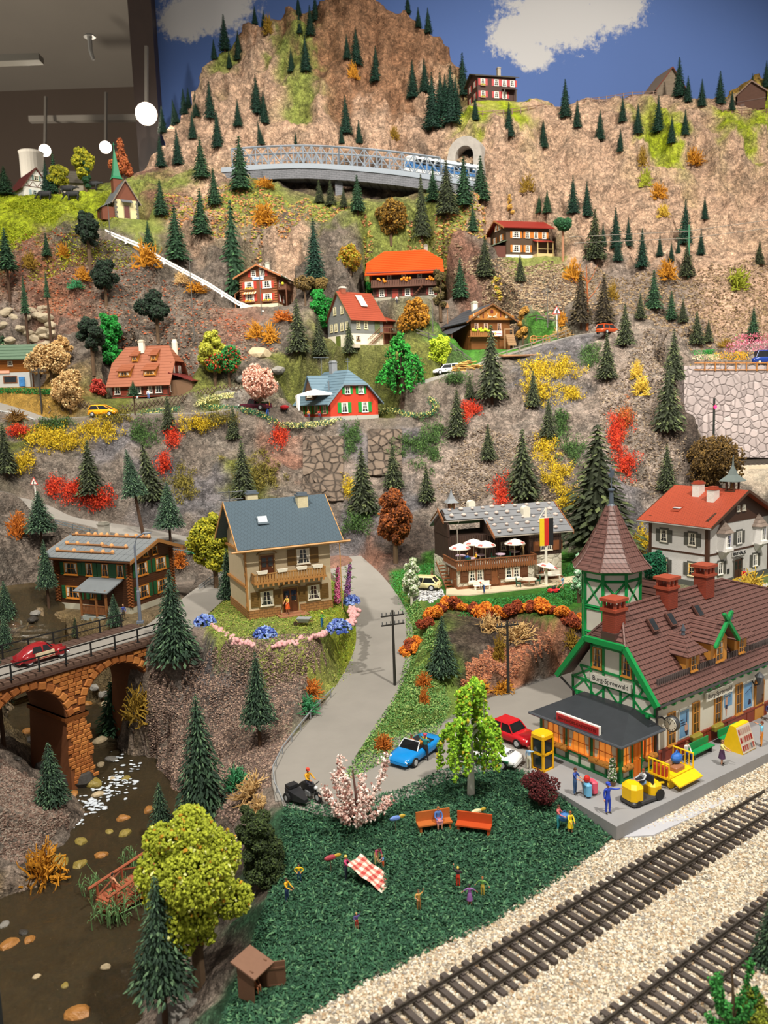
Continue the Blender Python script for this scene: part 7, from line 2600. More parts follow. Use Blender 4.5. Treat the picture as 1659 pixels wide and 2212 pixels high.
blob_tree(187,414,336,24,['#173a22','#22502f'],'dark ivy green column at the right end of the barn',nb=9,n=1000,leaf=.05,seed=29,shape='col',trunk=.02)
blob_tree(1101,468,416,22,['#b98d3a','#d3ab5a','#8a6826'],'small golden tree behind the red roofed chalet',nb=8,n=700,leaf=.06,seed=30,shape='cone',trunk=.05)
blob_tree(1216,562,472,44,['#1d4a2a','#2a6038'],'umbrella pine on a bare pinkish trunk right of the red roofed chalet',nb=7,n=1000,leaf=.05,seed=31,trunk=.72,shape='round',trunkcol='#a9795c')
blob_tree(952,692,575,30,['#4a3f1e','#5f5228','#37300f'],'narrow brown green tree at the right end of the orange roofed farmhouse',nb=10,n=1200,leaf=.04,seed=32,shape='col')
blob_tree(1078,655,590,44,['#c1922e','#9aa13a','#d9b45a'],'golden green bush on the slope under the red roofed chalet','bush','bush',9,.05,1300,.05,33,shape='oval')
blob_tree(1130,742,660,30,['#b98a3c','#8a6426'],'narrow golden brown tree right of the brown farmhouse',nb=9,n=1200,leaf=.05,seed=34,shape='col',trunk=.05)
blob_tree(1165,1742,1662,82,['#551a1c','#6b2628','#3c1012'],'round dark red bush at the platform corner of the meadow','bush','bush',16,.08,3400,.035,35,shape='round')
for px,py,top,w,sd,lab in((195,580,450,56,41,'left of the upper guard rail'),(230,660,558,66,42,'on the scree in the middle of the left slope'),(342,738,622,70,43,'above the half timbered house roof'),(203,808,680,56,44,'left of the tall fresh green tree')):
	blob_tree(px,py,top,w,['#16281a','#203824','#0f1d12'],'black green pine with clumped crown '+lab,nb=10,n=1900,leaf=.04,seed=sd,trunk=.35,shape='oval',name='pine_tree')

def strand_tree(px,py,top,wpx,cols,label,mode,n=14,seed=1,trunkcol='#d8d4cc',leaf=.03,cat='tree',probs=None,trunk=.3,dens=60):
	"""tree whose foliage hangs (weep) or rises (spread) in strands"""
	p = hit(px,py)
	h = tall(p,py-top)
	w = wpx/px_per_m(p)
	rng = np.random.default_rng(seed)
	t = thing('strand_tree' if mode!='spread' else 'blossom_bush',label,cat,p,0)
	t.name = 'weeping_tree' if mode=='weep' else 'blossom_bush'
	bm_ = mat('bark_'+trunkcol.strip('#'),trunkcol,.8,.1,3)
	build(MB().tube([(0,0,-.25),(.02*w,0,h*.4),(-.02*w,0,h*.85)],[.034*h,.022*h,.01*h],8),'trunk',bm_,t)
	mb = MB()
	pos = []
	for k in range(n):
		a = k*2.4+rng.uniform(-.3,.3)
		R_ = w/2*(rng.uniform(.35,.6)if k%2 else rng.uniform(.8,1.08))
		if mode=='weep':
			z0 = h*(rng.uniform(.8,.97)if k%2 else rng.uniform(.55,.72))
			pts = [Vector((0,0,z0-.12*h)),Vector((cos(a)*R_*.55,sin(a)*R_*.55,z0)),Vector((cos(a)*R_*.9,sin(a)*R_*.9,z0-.1*h)),Vector((cos(a)*R_,sin(a)*R_,h*rng.uniform(.22,.42)))]
		else:
			el = rng.uniform(.25,1.0)
			pts = [Vector((0,0,.08*h)),Vector((cos(a)*R_*.45,sin(a)*R_*.45,h*.38*el)),Vector((cos(a)*R_*.85,sin(a)*R_*.85,h*.7*el)),Vector((cos(a)*R_,sin(a)*R_,h*el))]
		sp = smooth_path(pts,6)
		mb.tube([tuple(q)for q in sp],[max(.02,.012*h*(1-i/len(sp)))for i in range(len(sp))],4)
		for i in range(dens):
			u = rng.uniform(.25,.999)*(len(sp)-1)
			q = sp[int(u)]+(sp[int(u)+1]-sp[int(u)])*(u%1)
			pos.append(q+rng.normal(0,.03*w,3))
	build(mb,'branches',bm_,t)
	s = leaf*h
	put('foliage',cloud_mesh('foliage',np.array(pos),rng,(s*.6,s),OCT_V*[1,.8,.7],OCT_F,[mat('leaf_'+c.strip('#'),c,.85,.22,3)for c in cols],probs),t)

strand_tree(1017,1718,1470,132,['#7fae22','#9cc933','#5f8f1a','#b9a52a'],'lime green weeping birch with a white trunk on the meadow','weep',22,2,leaf=.022,probs=[.4,.35,.18,.07],dens=170)
strand_tree(870,888,720,102,['#1f7d22','#2c962e','#155a18'],'fresh green weeping willow right of the orange red house','weep',18,3,'#3a2a1c',.026,dens=110)
strand_tree(770,1790,1640,150,['#d8b0a4','#ecd2c8','#a8766c','#f4e6de'],'pink blossoming bush with spreading boughs at the car park edge','spread',13,4,'#6a4a44',.03,'bush',dens=190)

# bare orange tree
p = hit(1268,712)
h = tall(p,140)
t = thing('bare_tree','bare orange brown tree trunk with few twigs above the orange estate car','tree',p)
mb = MB().tube([(0,0,-.2),(.1,0,h*.5),(-.1,0,h)],[.25,.17,.04],7)
for z,x in((.45,2.4),(.55,-2.6),(.7,1.8),(.75,-1.6),(.3,-1.2)):
	mb.tube([(0,0,h*z),(x*.5,0,h*(z+.12)),(x,.2,h*(z+.3))],[.11,.07,.02],5)
build(mb,'trunk',mat('orange_bark','#9a5428',.8,.1,3),t)

# tangled moss bushes
LVAR = []
for sd in range(4):
	r = random.Random(sd)
	mb = MB()
	for k in range(110):
		a,e = r.uniform(0,6.28),r.uniform(.0,1.45)
		d = Vector((cos(a)*cos(e),sin(a)*cos(e),sin(e)))
		q = d*r.uniform(.15,.45)+Vector((0,0,-.05))
		pts = [q.copy()]
		for s in range(5):
			d = (d+Vector((r.gauss(0,.55),r.gauss(0,.55),r.gauss(0,.45)))).normalized()
			q = q+d*.15
			q.z = max(q.z,-.08)
			pts.append(q.copy())
		mb.tube(pts,[.035,.035,.03,.03,.024,.012],3)
	LVAR.append(mb.mesh('tangle',mat('moss','#a8741a',.9,.2,3)))
MCOL = {'g':('#b87d18','golden'),'o':('#b9681c','orange'),'t':('#c2a06a','pale tan'),'m':('#8a6d1c','mustard'),'l':('#98a02c','lime green'),'n':('#3f8a5a','green'),'w':('#7d5a26','brown'),'y':('#c9a93a','straw yellow')}
MOSS = '''95 1900 102 98 g|on the left stream bank
300 1550 76 84 m|on the slope at the right end of the stone bridge
672 1502 56 44 o|upper, on the slope left of the village road
662 1535 62 40 n|lower, on the slope left of the village road
545 1722 86 62 t|left of the crash barrier by the motorcycle
512 1702 62 60 n|strand like, left of the pale tan one by the crash barrier
560 1752 46 44 t|small, below the crash barrier bend
914 1482 42 36 o|upper, on the grass strip beside the road
916 1518 26 44 o|lower, on the grass strip beside the road
828 1622 48 46 o|left of the blue convertible
1035 1492 56 30 g|left behind the lime birch top
1085 1494 60 26 g|right behind the lime birch top
1060 1362 62 46 t|root like, at the top of the quarry
1120 1380 80 44 t|spreading roots in the middle of the quarry
1080 1425 34 70 m|hanging in the middle of the quarry
1235 1398 42 48 m|at the right of the quarry
1270 1355 34 52 y|beside the station tower's foot
40 1158 46 66 o|left of the bare trunk spruce by the valley road
390 1222 36 50 o|behind the log chalet's right gable
418 1192 32 38 n|beside the yellow green tree
318 575 66 66 g|under the white guard rail
66 578 34 42 m|left below the pasture
138 556 30 40 g|below the timber footbridge
180 606 40 36 g|on the upper left scree
164 622 38 24 n|under the golden one on the upper left scree
425 632 56 30 g|below the lower half of the white guard rail
394 612 36 30 t|below the middle of the white guard rail
585 738 40 50 g|right of two at the foot of the white guard rail
553 728 42 44 g|left of two at the foot of the white guard rail
572 486 64 58 g|on the rock below the bridge's left end
612 694 56 30 o|beside the chalet with the blue sign
572 405 50 24 g|on the grassy crest left of the bridge recess
763 168 30 38 g|high on the peak below a pair of spruces
580 70 24 46 m|near the top left of the peak
852 300 22 34 m|on the peak behind the truss bridge
1388 356 24 46 m|first of the bush string on the right cliff
1394 400 30 46 l|second of the bush string on the right cliff
1422 428 38 40 g|third of the bush string on the right cliff
1432 468 30 34 y|last of the bush string on the right cliff
1497 356 52 40 g|alone on the right cliff below the green patch
1140 412 36 42 m|on the cliff above the red roofed chalet
1440 602 46 50 g|on the crest of the rubble slope
1592 625 54 56 l|on the rubble slope at right
1238 606 44 54 g|right of the umbrella pine
1322 646 30 44 m|among the brown spruces
1214 702 28 36 g|beside the road warning sign
1214 728 52 26 t|along the fence right of the brown farmhouse yard
1568 750 36 22 m|above the pale flower beds
1618 1282 84 62 y|at the right edge in front of the town hall fence
36 912 56 34 w|beside the terrace road at the left edge
1385 850 42 50 y|upper, on the rocky spur
1375 815 30 44 y|lower, on the rocky spur
985 710 44 26 t|behind the brown farmhouse fence'''
for i,row in enumerate(MOSS.split('\n')):
	a,place = row.split('|')
	a = a.split()
	px,py,w,h,c = float(a[0]),float(a[1]),float(a[2]),float(a[3]),a[4]
	p = hit(px,py)
	k = px_per_m(p)
	o = put('moss_bush',LVAR[i%4],None,p,i*1.7,(w/k*.62,w/k*.62,max(.5,tall(p,h)*.95)if py>900 else h/k*.95))
	o.material_slots[0].link = 'OBJECT'
	o.material_slots[0].material = mat('moss_'+c,MCOL[c][0],.9,.22,3)
	tag(o,MCOL[c][1]+' tangled moss bush '+place,'bush')

	# low fuzzy shrubs on the cliffs
FCOL = {'y':(['#c2a41a','#d8ba28','#988318'],'yellow'),'r':(['#c8341a','#e04a20','#9a2612'],'red'),'g':(['#3c5a2a','#4f7034','#2c4520'],'green'),'o':(['#6e6424','#857a30','#4f4a1c'],'olive'),'a':(['#b9682a','#8f4a1c'],'amber')}
FUZZ = '''90 950 80 44 y|left, on the slope below the terrace road
145 955 90 40 y|middle, on the slope below the terrace road
220 932 74 40 y|right, below the yellow car
55 1000 40 40 y|lowest left, below the terrace road
428 918 90 26 y|in front of the flower hedge
478 908 60 22 o|left of the pickup's spruce
1160 800 66 50 y|upper left part of the large one below the farm road
1215 800 60 46 y|upper right part of the large one below the farm road
1170 850 70 46 y|lower part of the large one below the farm road
1235 855 44 26 y|small, right of the large one
1175 975 44 56 y|upper, on the ledge behind the cafe
1200 1030 50 60 y|middle, on the ledge behind the cafe
1222 1085 40 46 y|lowest, behind the cafe roof
1385 1170 26 50 y|left of the town hall eaves
1490 830 20 60 y|upper, hanging on the edge of the tall retaining wall
1488 890 16 60 y|lower, hanging on the edge of the tall retaining wall
752 1062 24 44 y|between the rock slabs and the large spruce
40 935 46 20 r|beside the crash barrier at the left edge
372 948 30 36 r|upper, right of a spruce on the left cliff
356 1005 26 44 r|lower, right of a spruce on the left cliff
120 1056 30 40 r|left of the warning sign spruce
158 1064 40 44 r|middle, round the spruce above the valley road
215 1082 60 40 r|right, round the spruce above the valley road
602 948 34 40 r|under the flower hedge of the orange red house
1018 888 52 28 r|upper, beside a spruce on the right cliff
1002 905 26 26 r|lower, beside a spruce on the right cliff
1083 1072 30 54 r|above the cafe roof
1335 925 40 50 r|upper, on the spur above the town hall
1328 960 24 50 r|middle, on the spur above the town hall
1350 1005 42 48 r|lower, on the spur above the town hall
120 922 66 30 g|grassy, left of the yellow car
310 940 50 56 g|grassy, left of the terrace edge spruce
762 950 34 80 g|grassy strip between the two cracked rock slabs
905 975 90 60 g|grassy, right of the cracked rock slabs
935 940 50 50 g|grassy, under the willow's hedge
775 1130 50 60 g|grassy, beside the beige villa's roof
1205 925 50 60 g|grassy, below the large yellow shrub
1240 975 50 40 g|grassy, on the ledge above the cafe
1275 775 44 56 g|grassy, left of a spruce at the farm road
985 820 60 30 g|grassy, below the white estate car
250 905 60 24 o|below the yellow car
400 1050 46 70 o|on the grey cliff right of the long trunk
560 1030 84 70 o|on the cliff above the beige villa's roof
1350 905 26 50 a|upright, on the spur above the town hall'''
for i,row in enumerate(FUZZ.split('\n')):
	a,place = row.split('|')
	a = a.split()
	px,py,w,h,c = float(a[0]),float(a[1]),float(a[2]),float(a[3]),a[4]
	rng = np.random.default_rng(100+i)
	pos = []
	nn = int(w*h/5)+60
	hs = []
	p0 = hit(px,py)
	for _ in range(60):
		q = hit(px+rng.normal(0,w*.27),py+rng.normal(0,h*.27))
		if q is not None and abs(q[1]-p0[1])<9:
			hs.append(q)
	hs = np.array(hs)
	pos = hs[rng.integers(0,len(hs),nn*4)]+rng.normal(0,.28,(nn*4,3))+[0,-.3,.38]
	me = cloud_mesh('shrub',pos-p0,rng,(.18,.4),LEAF_V*[1,1,1],LEAF_F,[mat('fuzz_'+x.strip('#'),x,.9,.2,2)for x in FCOL[c][0]])
	tag(put('shrub',me,None,p0),'low fuzzy '+FCOL[c][1]+' shrub '+place,'shrub')

	# autumn hedge round the cafe lawn
HB = []
for k,cols in enumerate((['#d9791a','#e8952c','#b55a12'],['#8d3a1a','#a64e26','#6b2a12'])):
	rng = np.random.default_rng(50+k)
	bl = [(rng.uniform(-.5,.5),rng.uniform(-.4,.4),rng.uniform(.2,.9),.42,.9)for _ in range(6)]
	HB.append(leaf_crown(60+k,bl,900,(.08,.15),cols,name='hedge_bush'))
hp = smooth_path([at_z(x,y,5.2)for x,y in((880,1352),(905,1345),(935,1330),(965,1308),(1000,1312),(1040,1318),(1085,1322),(1130,1322),(1175,1326),(1212,1330),(1245,1335),(1265,1318),(1283,1300),(1290,1275))],2)
for i,q in enumerate(hp):
	k = i%2
	o = put('hedge_bush',HB[k],None,(q[0],q[1],gz(q[0],q[1])-.05),i*1.3,.95+.25*sin(i*2.1))
	tag(o,('orange' if k==0 else 'rust red')+' bush in the autumn coloured hedge around the cafe lawn','bush','orange hedge bushes' if k==0 else 'rust red hedge bushes')

	# ---------------------------------------------------------------- cars
def loft_car(label,loc,yaw,body,L=4.2,W=1.75,belt=.85,roof=1.35,hood=(1.15,.78),trunk=(-1.35,.86),cab=((-1.5,-.9),(.95,.35)),group=None,name='car',round_=1.0,side=None,pitch=0.0,dark='#1d2024',wheel=.32,sc=1.0):
	"""cab: ((rear foot, rear top), (front foot, front top)); hood/trunk: (where it meets the cabin, height at the end)"""
	t = thing(name,label,'car',loc,radians(yaw),group,sc)
	t.rotation_euler[1]= pitch
	B = P(body,.22)
	mb = MB()
	mb.smooth = True
	xs = np.linspace(-L/2,L/2,15)
	rings = []
	for x in xs:
		u = abs(x)/(L/2)
		e = (1-u**5*.22*round_)
		top = belt
		if x>hood[0]:
			k = (x-hood[0])/(L/2-hood[0])
			top = belt+(hood[1]-belt)*k**1.5-.12*k**6
		elif x<trunk[0]:
			k = (trunk[0]-x)/(L/2+trunk[0])
			top = belt+(trunk[1]-belt)*k-.1*k**6
		lo = .24+.1*u**6
		w = W/2*e
		q = [(w*.9,lo),(w,lo+.12),(w,top-.22),(w*.95,top-.06),(w*.72,top)]
		rings.append([(x,y,z)for y,z in q]+[(x,-y,z)for y,z in q[::-1]])
	mb.loft(rings)
	build(mb,'body',B,t)
	if cab:
		(r0,r1),(f0,f1)= cab
		w0,w1 = W/2*.86,W/2*.66
		mb = MB()
		mb.loft([[(r0,-w0,belt-.05),(f0,-w0,belt-.05),(f0,w0,belt-.05),(r0,w0,belt-.05)],[(r1,-w1,roof-.04),(f1,-w1,roof-.04),(f1,w1,roof-.04),(r1,w1,roof-.04)]])
		build(mb,'windows',glass('car_glass',dark),t)
		mb = MB()
		mb.loft([[(r1-.06,-w1-.05,roof-.08),(f1+.06,-w1-.05,roof-.08),(f1+.06,w1+.05,roof-.08),(r1-.06,w1+.05,roof-.08)],[(r1+.1,-w1+.06,roof+.04),(f1-.1,-w1+.06,roof+.04),(f1-.1,w1-.06,roof+.04),(r1+.1,w1-.06,roof+.04)]])
		for s in(-1,1):
			mb.tube([(f0,s*w0,belt-.03),(f1,s*w1,roof-.03)],.05,4)
			mb.tube([(r0,s*w0,belt-.03),(r1,s*w1,roof-.03)],.08,4)
			m0,m1 = (r0+f0)/2,(r1+f1)/2
			mb.tube([(m0,s*w0,belt-.03),(m1,s*w1,roof-.03)],.05,4)
		build(mb,'roof',B,t)
	mw,mh = MB(),MB()
	mw.tube([(0,-.09,0),(0,.09,0)],wheel,14)
	mh.tube([(0,-.105,0),(0,.105,0)],wheel*.62,10)
	mw,mh = mw.mesh('wheel',P('#17181a',.7)),mh.mesh('hubcap',P('#b9bcc0',.3))
	for x in(-L*.31,L*.32):
		for s in(-1,1):
			o = put('wheel',mw,t,(x,s*(W/2-.06),wheel))
			put('hubcap',mh,o)
	for x,c in((L/2,'#e9ecec'),(-L/2,'#9c1a1a')):
		mb = MB()
		for s in(-1,1):
			mb.ball((x*.96,s*W*.33,(hood[1]if x>0 else trunk[1])-.2),.13,8,5,sc=(.6,1.2,.8))
		build(mb,'headlights' if x>0 else 'tail_lights',P(c,.2),t)
	build(MB().box(L/2-.12,L/2+.03,-W*.4,W*.4,.28,.42).box(-L/2-.03,-L/2+.12,-W*.4,W*.4,.28,.42),'bumpers',P(side or body,.3),t)
	return t

G0 = .94
c = loft_car('bright blue open convertible with passengers on the car park',(1.6,51.6,G0),-126,'#1483cf',4.5,1.85,.85,cab=None,hood=(.9,.68),trunk=(-1.2,.84))
build(MB().box(-1.25,.75,-.68,.68,.72,.89),'interior',P('#17181c',.8),c)
build(MB().add([(.95,-.75,.85),(.95,.75,.85),(.45,.62,1.3),(.45,-.62,1.3)],[(0,1,2,3),(3,2,1,0)]),'windscreen',glass('car_glass','#1d2024'),c)
build(MB().tube([(.95,-.75,.85),(.45,-.62,1.3),(.45,.62,1.3),(.95,.75,.85)],.05,5),'windscreen_frame',P('#c9ced2',.3),c)
loft_car('red saloon car behind the police car',(8.3,53.9,G0),-50,'#c01822',4.4,1.75,.85,1.42,(.8,.8),(-1.1,.82),((-1.25,-.85),(.95,.45)))
c = loft_car('white and green police saloon with lettering on the bonnet',(6.3,50.6,G0),-33,'#e8eaea',4.6,1.8,.85,1.4,(.8,.74),(-1.5,.88),((-1.7,-1.0),(1.0,.3)))
build(MB().box(-2.1,1.9,-.915,.915,.5,.64),'green_stripe',P('#146b46'),c)
o = lettering('POLIZEI',.36,P('#20242a'),c,(1.62,0,.87),depth=.01,rot=(0,.1,pi/2))
o = VD.location
_c,_s = cos(VA),sin(VA)
bp = (-30.7+10.0*_c-2.5*_s,49.6+10.0*_s+2.5*_c,6.27)
c = loft_car('dark red rounded vintage car with cream doors on the stone bridge',bp,52,'#8d1a20',4.0,1.5,.6,cab=None,hood=(1.2,.5),trunk=(-1.2,.5),round_=2)
RED_ = P('#8d1a20',.22)
mb = MB()
mb.smooth = True
mb.loft([[(x,s*w,z)for s,w,z in((-1,.62*k,.35),(-1,.66*k,.75),(-1,.5*k,.3+t*.8),(-1,.2*k,t+.3),(1,.2*k,t+.3),(1,.5*k,.3+t*.8),(1,.66*k,.75),(1,.62*k,.35))]for x,t,k in((-1.95,.25,.6),(-1.6,.65,.85),(-1.1,.98,1),(-.5,1.15,1),(.1,1.17,1),(.5,1.0,1),(.75,.68,.98),(1.3,.58,.85),(1.75,.4,.65),(1.95,.2,.4))])
build(mb,'rounded_body',RED_,c)
mb = MB()
for s in(-1,1):
	for x0,x1,x2,x3 in((-.95,-.15,-.2,-.75),(-.08,.58,.3,-.02)):
		mb.loft([[(x,s*(w+d),z)for x,w,z in((x0,.62,.85),(x1,.62,.85),(x2,.47,1.25),(x3,.47,1.25))]for d in(-.03,.04)])
mb.loft([[(x+d,y,z)for x,y,z in((.73,-.5,.98),(.73,.5,.98),(.42,.38,1.32),(.42,-.38,1.32))]for d in(-.04,.04)])
build(mb,'windows',glass('car_glass','#1d2024'),c)
build(MB().box(-.75,.75,-.74,.74,.32,.8),'cream_doors',P('#d3c4a4',.4),c)
mb = MB()
mb.smooth = True
for x in(-1.24,1.28):
	for s in(-1,1):
		mb.ball((x,s*.7,.48),.48,10,6,sc=(1.05,.32,.72))
build(mb,'fenders',RED_,c)
p = hit(224,899)
loft_car('small bright yellow hatchback on the terrace road',p,-8,'#f0a010',3.9,1.7,.95,1.52,(1.2,.72),(-1.7,.9),((-1.85,-1.5),(1.35,.2)))
p = hit(548,886)
c = loft_car('maroon vintage pickup truck beside the flower hedge',(p[0],p[1]+1.4,p[2]),152,'#4a1226',5.0,1.75,.95,1.6,(.9,.95),(-.4,.9),((-.5,-.35),(.8,.55)),name='pickup_truck',round_=1.6,wheel=.38)
build(MB().box(-2.35,-.55,-.72,.72,.8,.96),'load_bed',P('#241014',.8),c)
r = random.Random(3)
mb = MB()
for i in range(40):
	mb.ball((r.uniform(-2.2,-.7),r.uniform(-.6,.6),1.0),.16,5,3)
build(mb,'load_of_greenery',mat('greenery','#35592c',.9,.2,3),c)
p = hit(966,807)
loft_car('white estate car on the farm road',p,196,'#e9ebec',4.6,1.7,.9,1.45,(1.1,.72),(-2.1,.88),((-2.2,-1.8),(1.2,.6)),pitch=.05)
p = hit(1312,722)
loft_car('rust orange estate car seen from behind among the spruces',p,40,'#a8431a',4.2,1.7,.9,1.5,(1.1,.76),(-1.9,.86),((-2.0,-1.7),(1.2,.6)))
p = at_z(912,1272,5.36)
loft_car('pale yellow car parked behind the white tree',p,160,'#d8cf98',4.0,1.6,.85,1.4,(1.1,.76),(-1.6,.86),((-1.7,-1.2),(1.2,.5)))
p = at_y(1655,786,128)
loft_car('dark blue van on the upper terrace at the right edge',p,180,'#1b3a8a',4.6,1.9,1.1,2.1,(1.8,.95),(-2.2,1.0),((-2.25,-2.2),(1.95,1.5)),name='van')

# ---------------------------------------------------------------- people
BASE = dict(pel=(0,0,.52),sp=(0,0,.63),ch=(0,0,.75),nk=(0,0,.84),hd=(0,-.005,.87),sR=(-.105,0,.80),sL=(.105,0,.80),eR=(-.135,.01,.64),eL=(.135,.01,.64),wR=(-.14,-.03,.50),wL=(.14,-.03,.50),hR=(-.055,0,.49),hL=(.055,0,.49),kR=(-.06,-.01,.27),kL=(.06,-.01,.27),aR=(-.065,0,.045),aL=(.065,0,.045),tR=(-.075,-.085,.02),tL=(.075,-.085,.02))
BONES = [('pel','sp'),('sp','ch'),('ch','nk'),('nk','hd'),('ch','sR'),('ch','sL'),('sR','eR'),('sL','eL'),('eR','wR'),('eL','wL'),('pel','hR'),('pel','hL'),('hR','kR'),('hL','kL'),('kR','aR'),('kL','aL'),('aR','tR'),('aL','tL')]
RAD = dict(pel=(.082,.062),sp=(.075,.055),ch=(.088,.06),nk=(.03,.03),hd=(.03,.03),s=(.038,.038),e=(.028,.028),w=(.019,.019),h=(.058,.058),k=(.04,.04),a=(.027,.027),t=(.02,.017))
POSE = {'stand':{},'walk':dict(kR=(-.06,-.1,.29),aR=(-.06,-.12,.06),tR=(-.06,-.2,.03),aL=(.06,.12,.06),tL=(.06,.05,.02),wR=(-.15,.08,.52),wL=(.15,-.12,.53)),'point':dict(eL=(.24,-.05,.76),wL=(.38,-.1,.78)),'reach':dict(eR=(-.2,-.12,.78),wR=(-.25,-.28,.82)),'fwd':dict(eR=(-.12,-.12,.66),wR=(-.08,-.26,.62),eL=(.12,-.12,.66),wL=(.08,-.26,.62)),'akimbo':dict(eR=(-.24,.04,.66),wR=(-.11,-.04,.55),eL=(.24,.04,.66),wL=(.11,-.04,.55)),'out':dict(eR=(-.24,0,.7),wR=(-.32,-.06,.6),eL=(.24,0,.7),wL=(.32,-.06,.6)),'up':dict(eL=(.2,-.02,.88),wL=(.2,-.05,1.02),eR=(-.17,-.02,.68),wR=(-.1,-.12,.64)),'bend':dict(ch=(0,-.14,.70),sp=(0,-.05,.62),nk=(0,-.22,.745),hd=(0,-.25,.76),sR=(-.1,-.18,.73),sL=(.1,-.18,.73),eR=(-.12,-.25,.57),eL=(.12,-.25,.57),wR=(-.1,-.31,.44),wL=(.1,-.31,.44)),'sit':dict(kR=(-.07,-.22,.5),kL=(.07,-.22,.5),aR=(-.07,-.22,.27),aL=(.07,-.22,.27),tR=(-.075,-.31,.25),tL=(.075,-.31,.25),eR=(-.14,-.06,.64),eL=(.14,-.06,.64),wR=(-.06,-.2,.58),wL=(.06,-.2,.58)),'drive':dict(kR=(-.07,-.22,.5),kL=(.07,-.22,.5),aR=(-.07,-.26,.3),aL=(.07,-.26,.3),tR=(-.075,-.34,.29),tL=(.075,-.34,.29),eR=(-.14,-.14,.68),eL=(.14,-.14,.68),wR=(-.1,-.3,.68),wL=(.1,-.3,.68))}
SKIN = '#c98e6c'
PEOPLE = []

def person(loc,h,yaw,pose,shirt,legs,hair,label,sleeve=True,shorts=False,skirt=None,hat=None,shoe='#2a2420',group=None,seat=0.0):
	J = dict(BASE)
	J.update(POSE[pose])
	ks = list(J)
	me = bpy.data.meshes.new('body')
	me.from_pydata([J[k]for k in ks],[(ks.index(a),ks.index(b))for a,b in BONES],[])
	o = bpy.data.objects.new('person',me)
	COL.objects.link(o)
	md = o.modifiers.new('skin','SKIN')
	md.use_smooth_shade = True
	o.modifiers.new('sub','SUBSURF').levels = 1
	for k,sv in zip(ks,me.skin_vertices[0].data):
		sv.radius = RAD[k]if k in RAD else RAD[k[0]]
		sv.use_root = k=='pel'
	o.location,o.rotation_euler,o.scale = (loc[0],loc[1],loc[2]-seat*h),(0,0,radians(yaw)),(h,h,h)
	tag(o,label,'person',group)
	PEOPLE.append((o,J,dict(shirt=shirt,legs=legs,hair=hair,sleeve=sleeve,shorts=shorts,skirt=skirt,hat=hat,shoe=shoe,pose=pose)))
	return o

def at_foot(px,py,z=None):
	return at_z(px,py,z)if z is not None else hit(px,py)

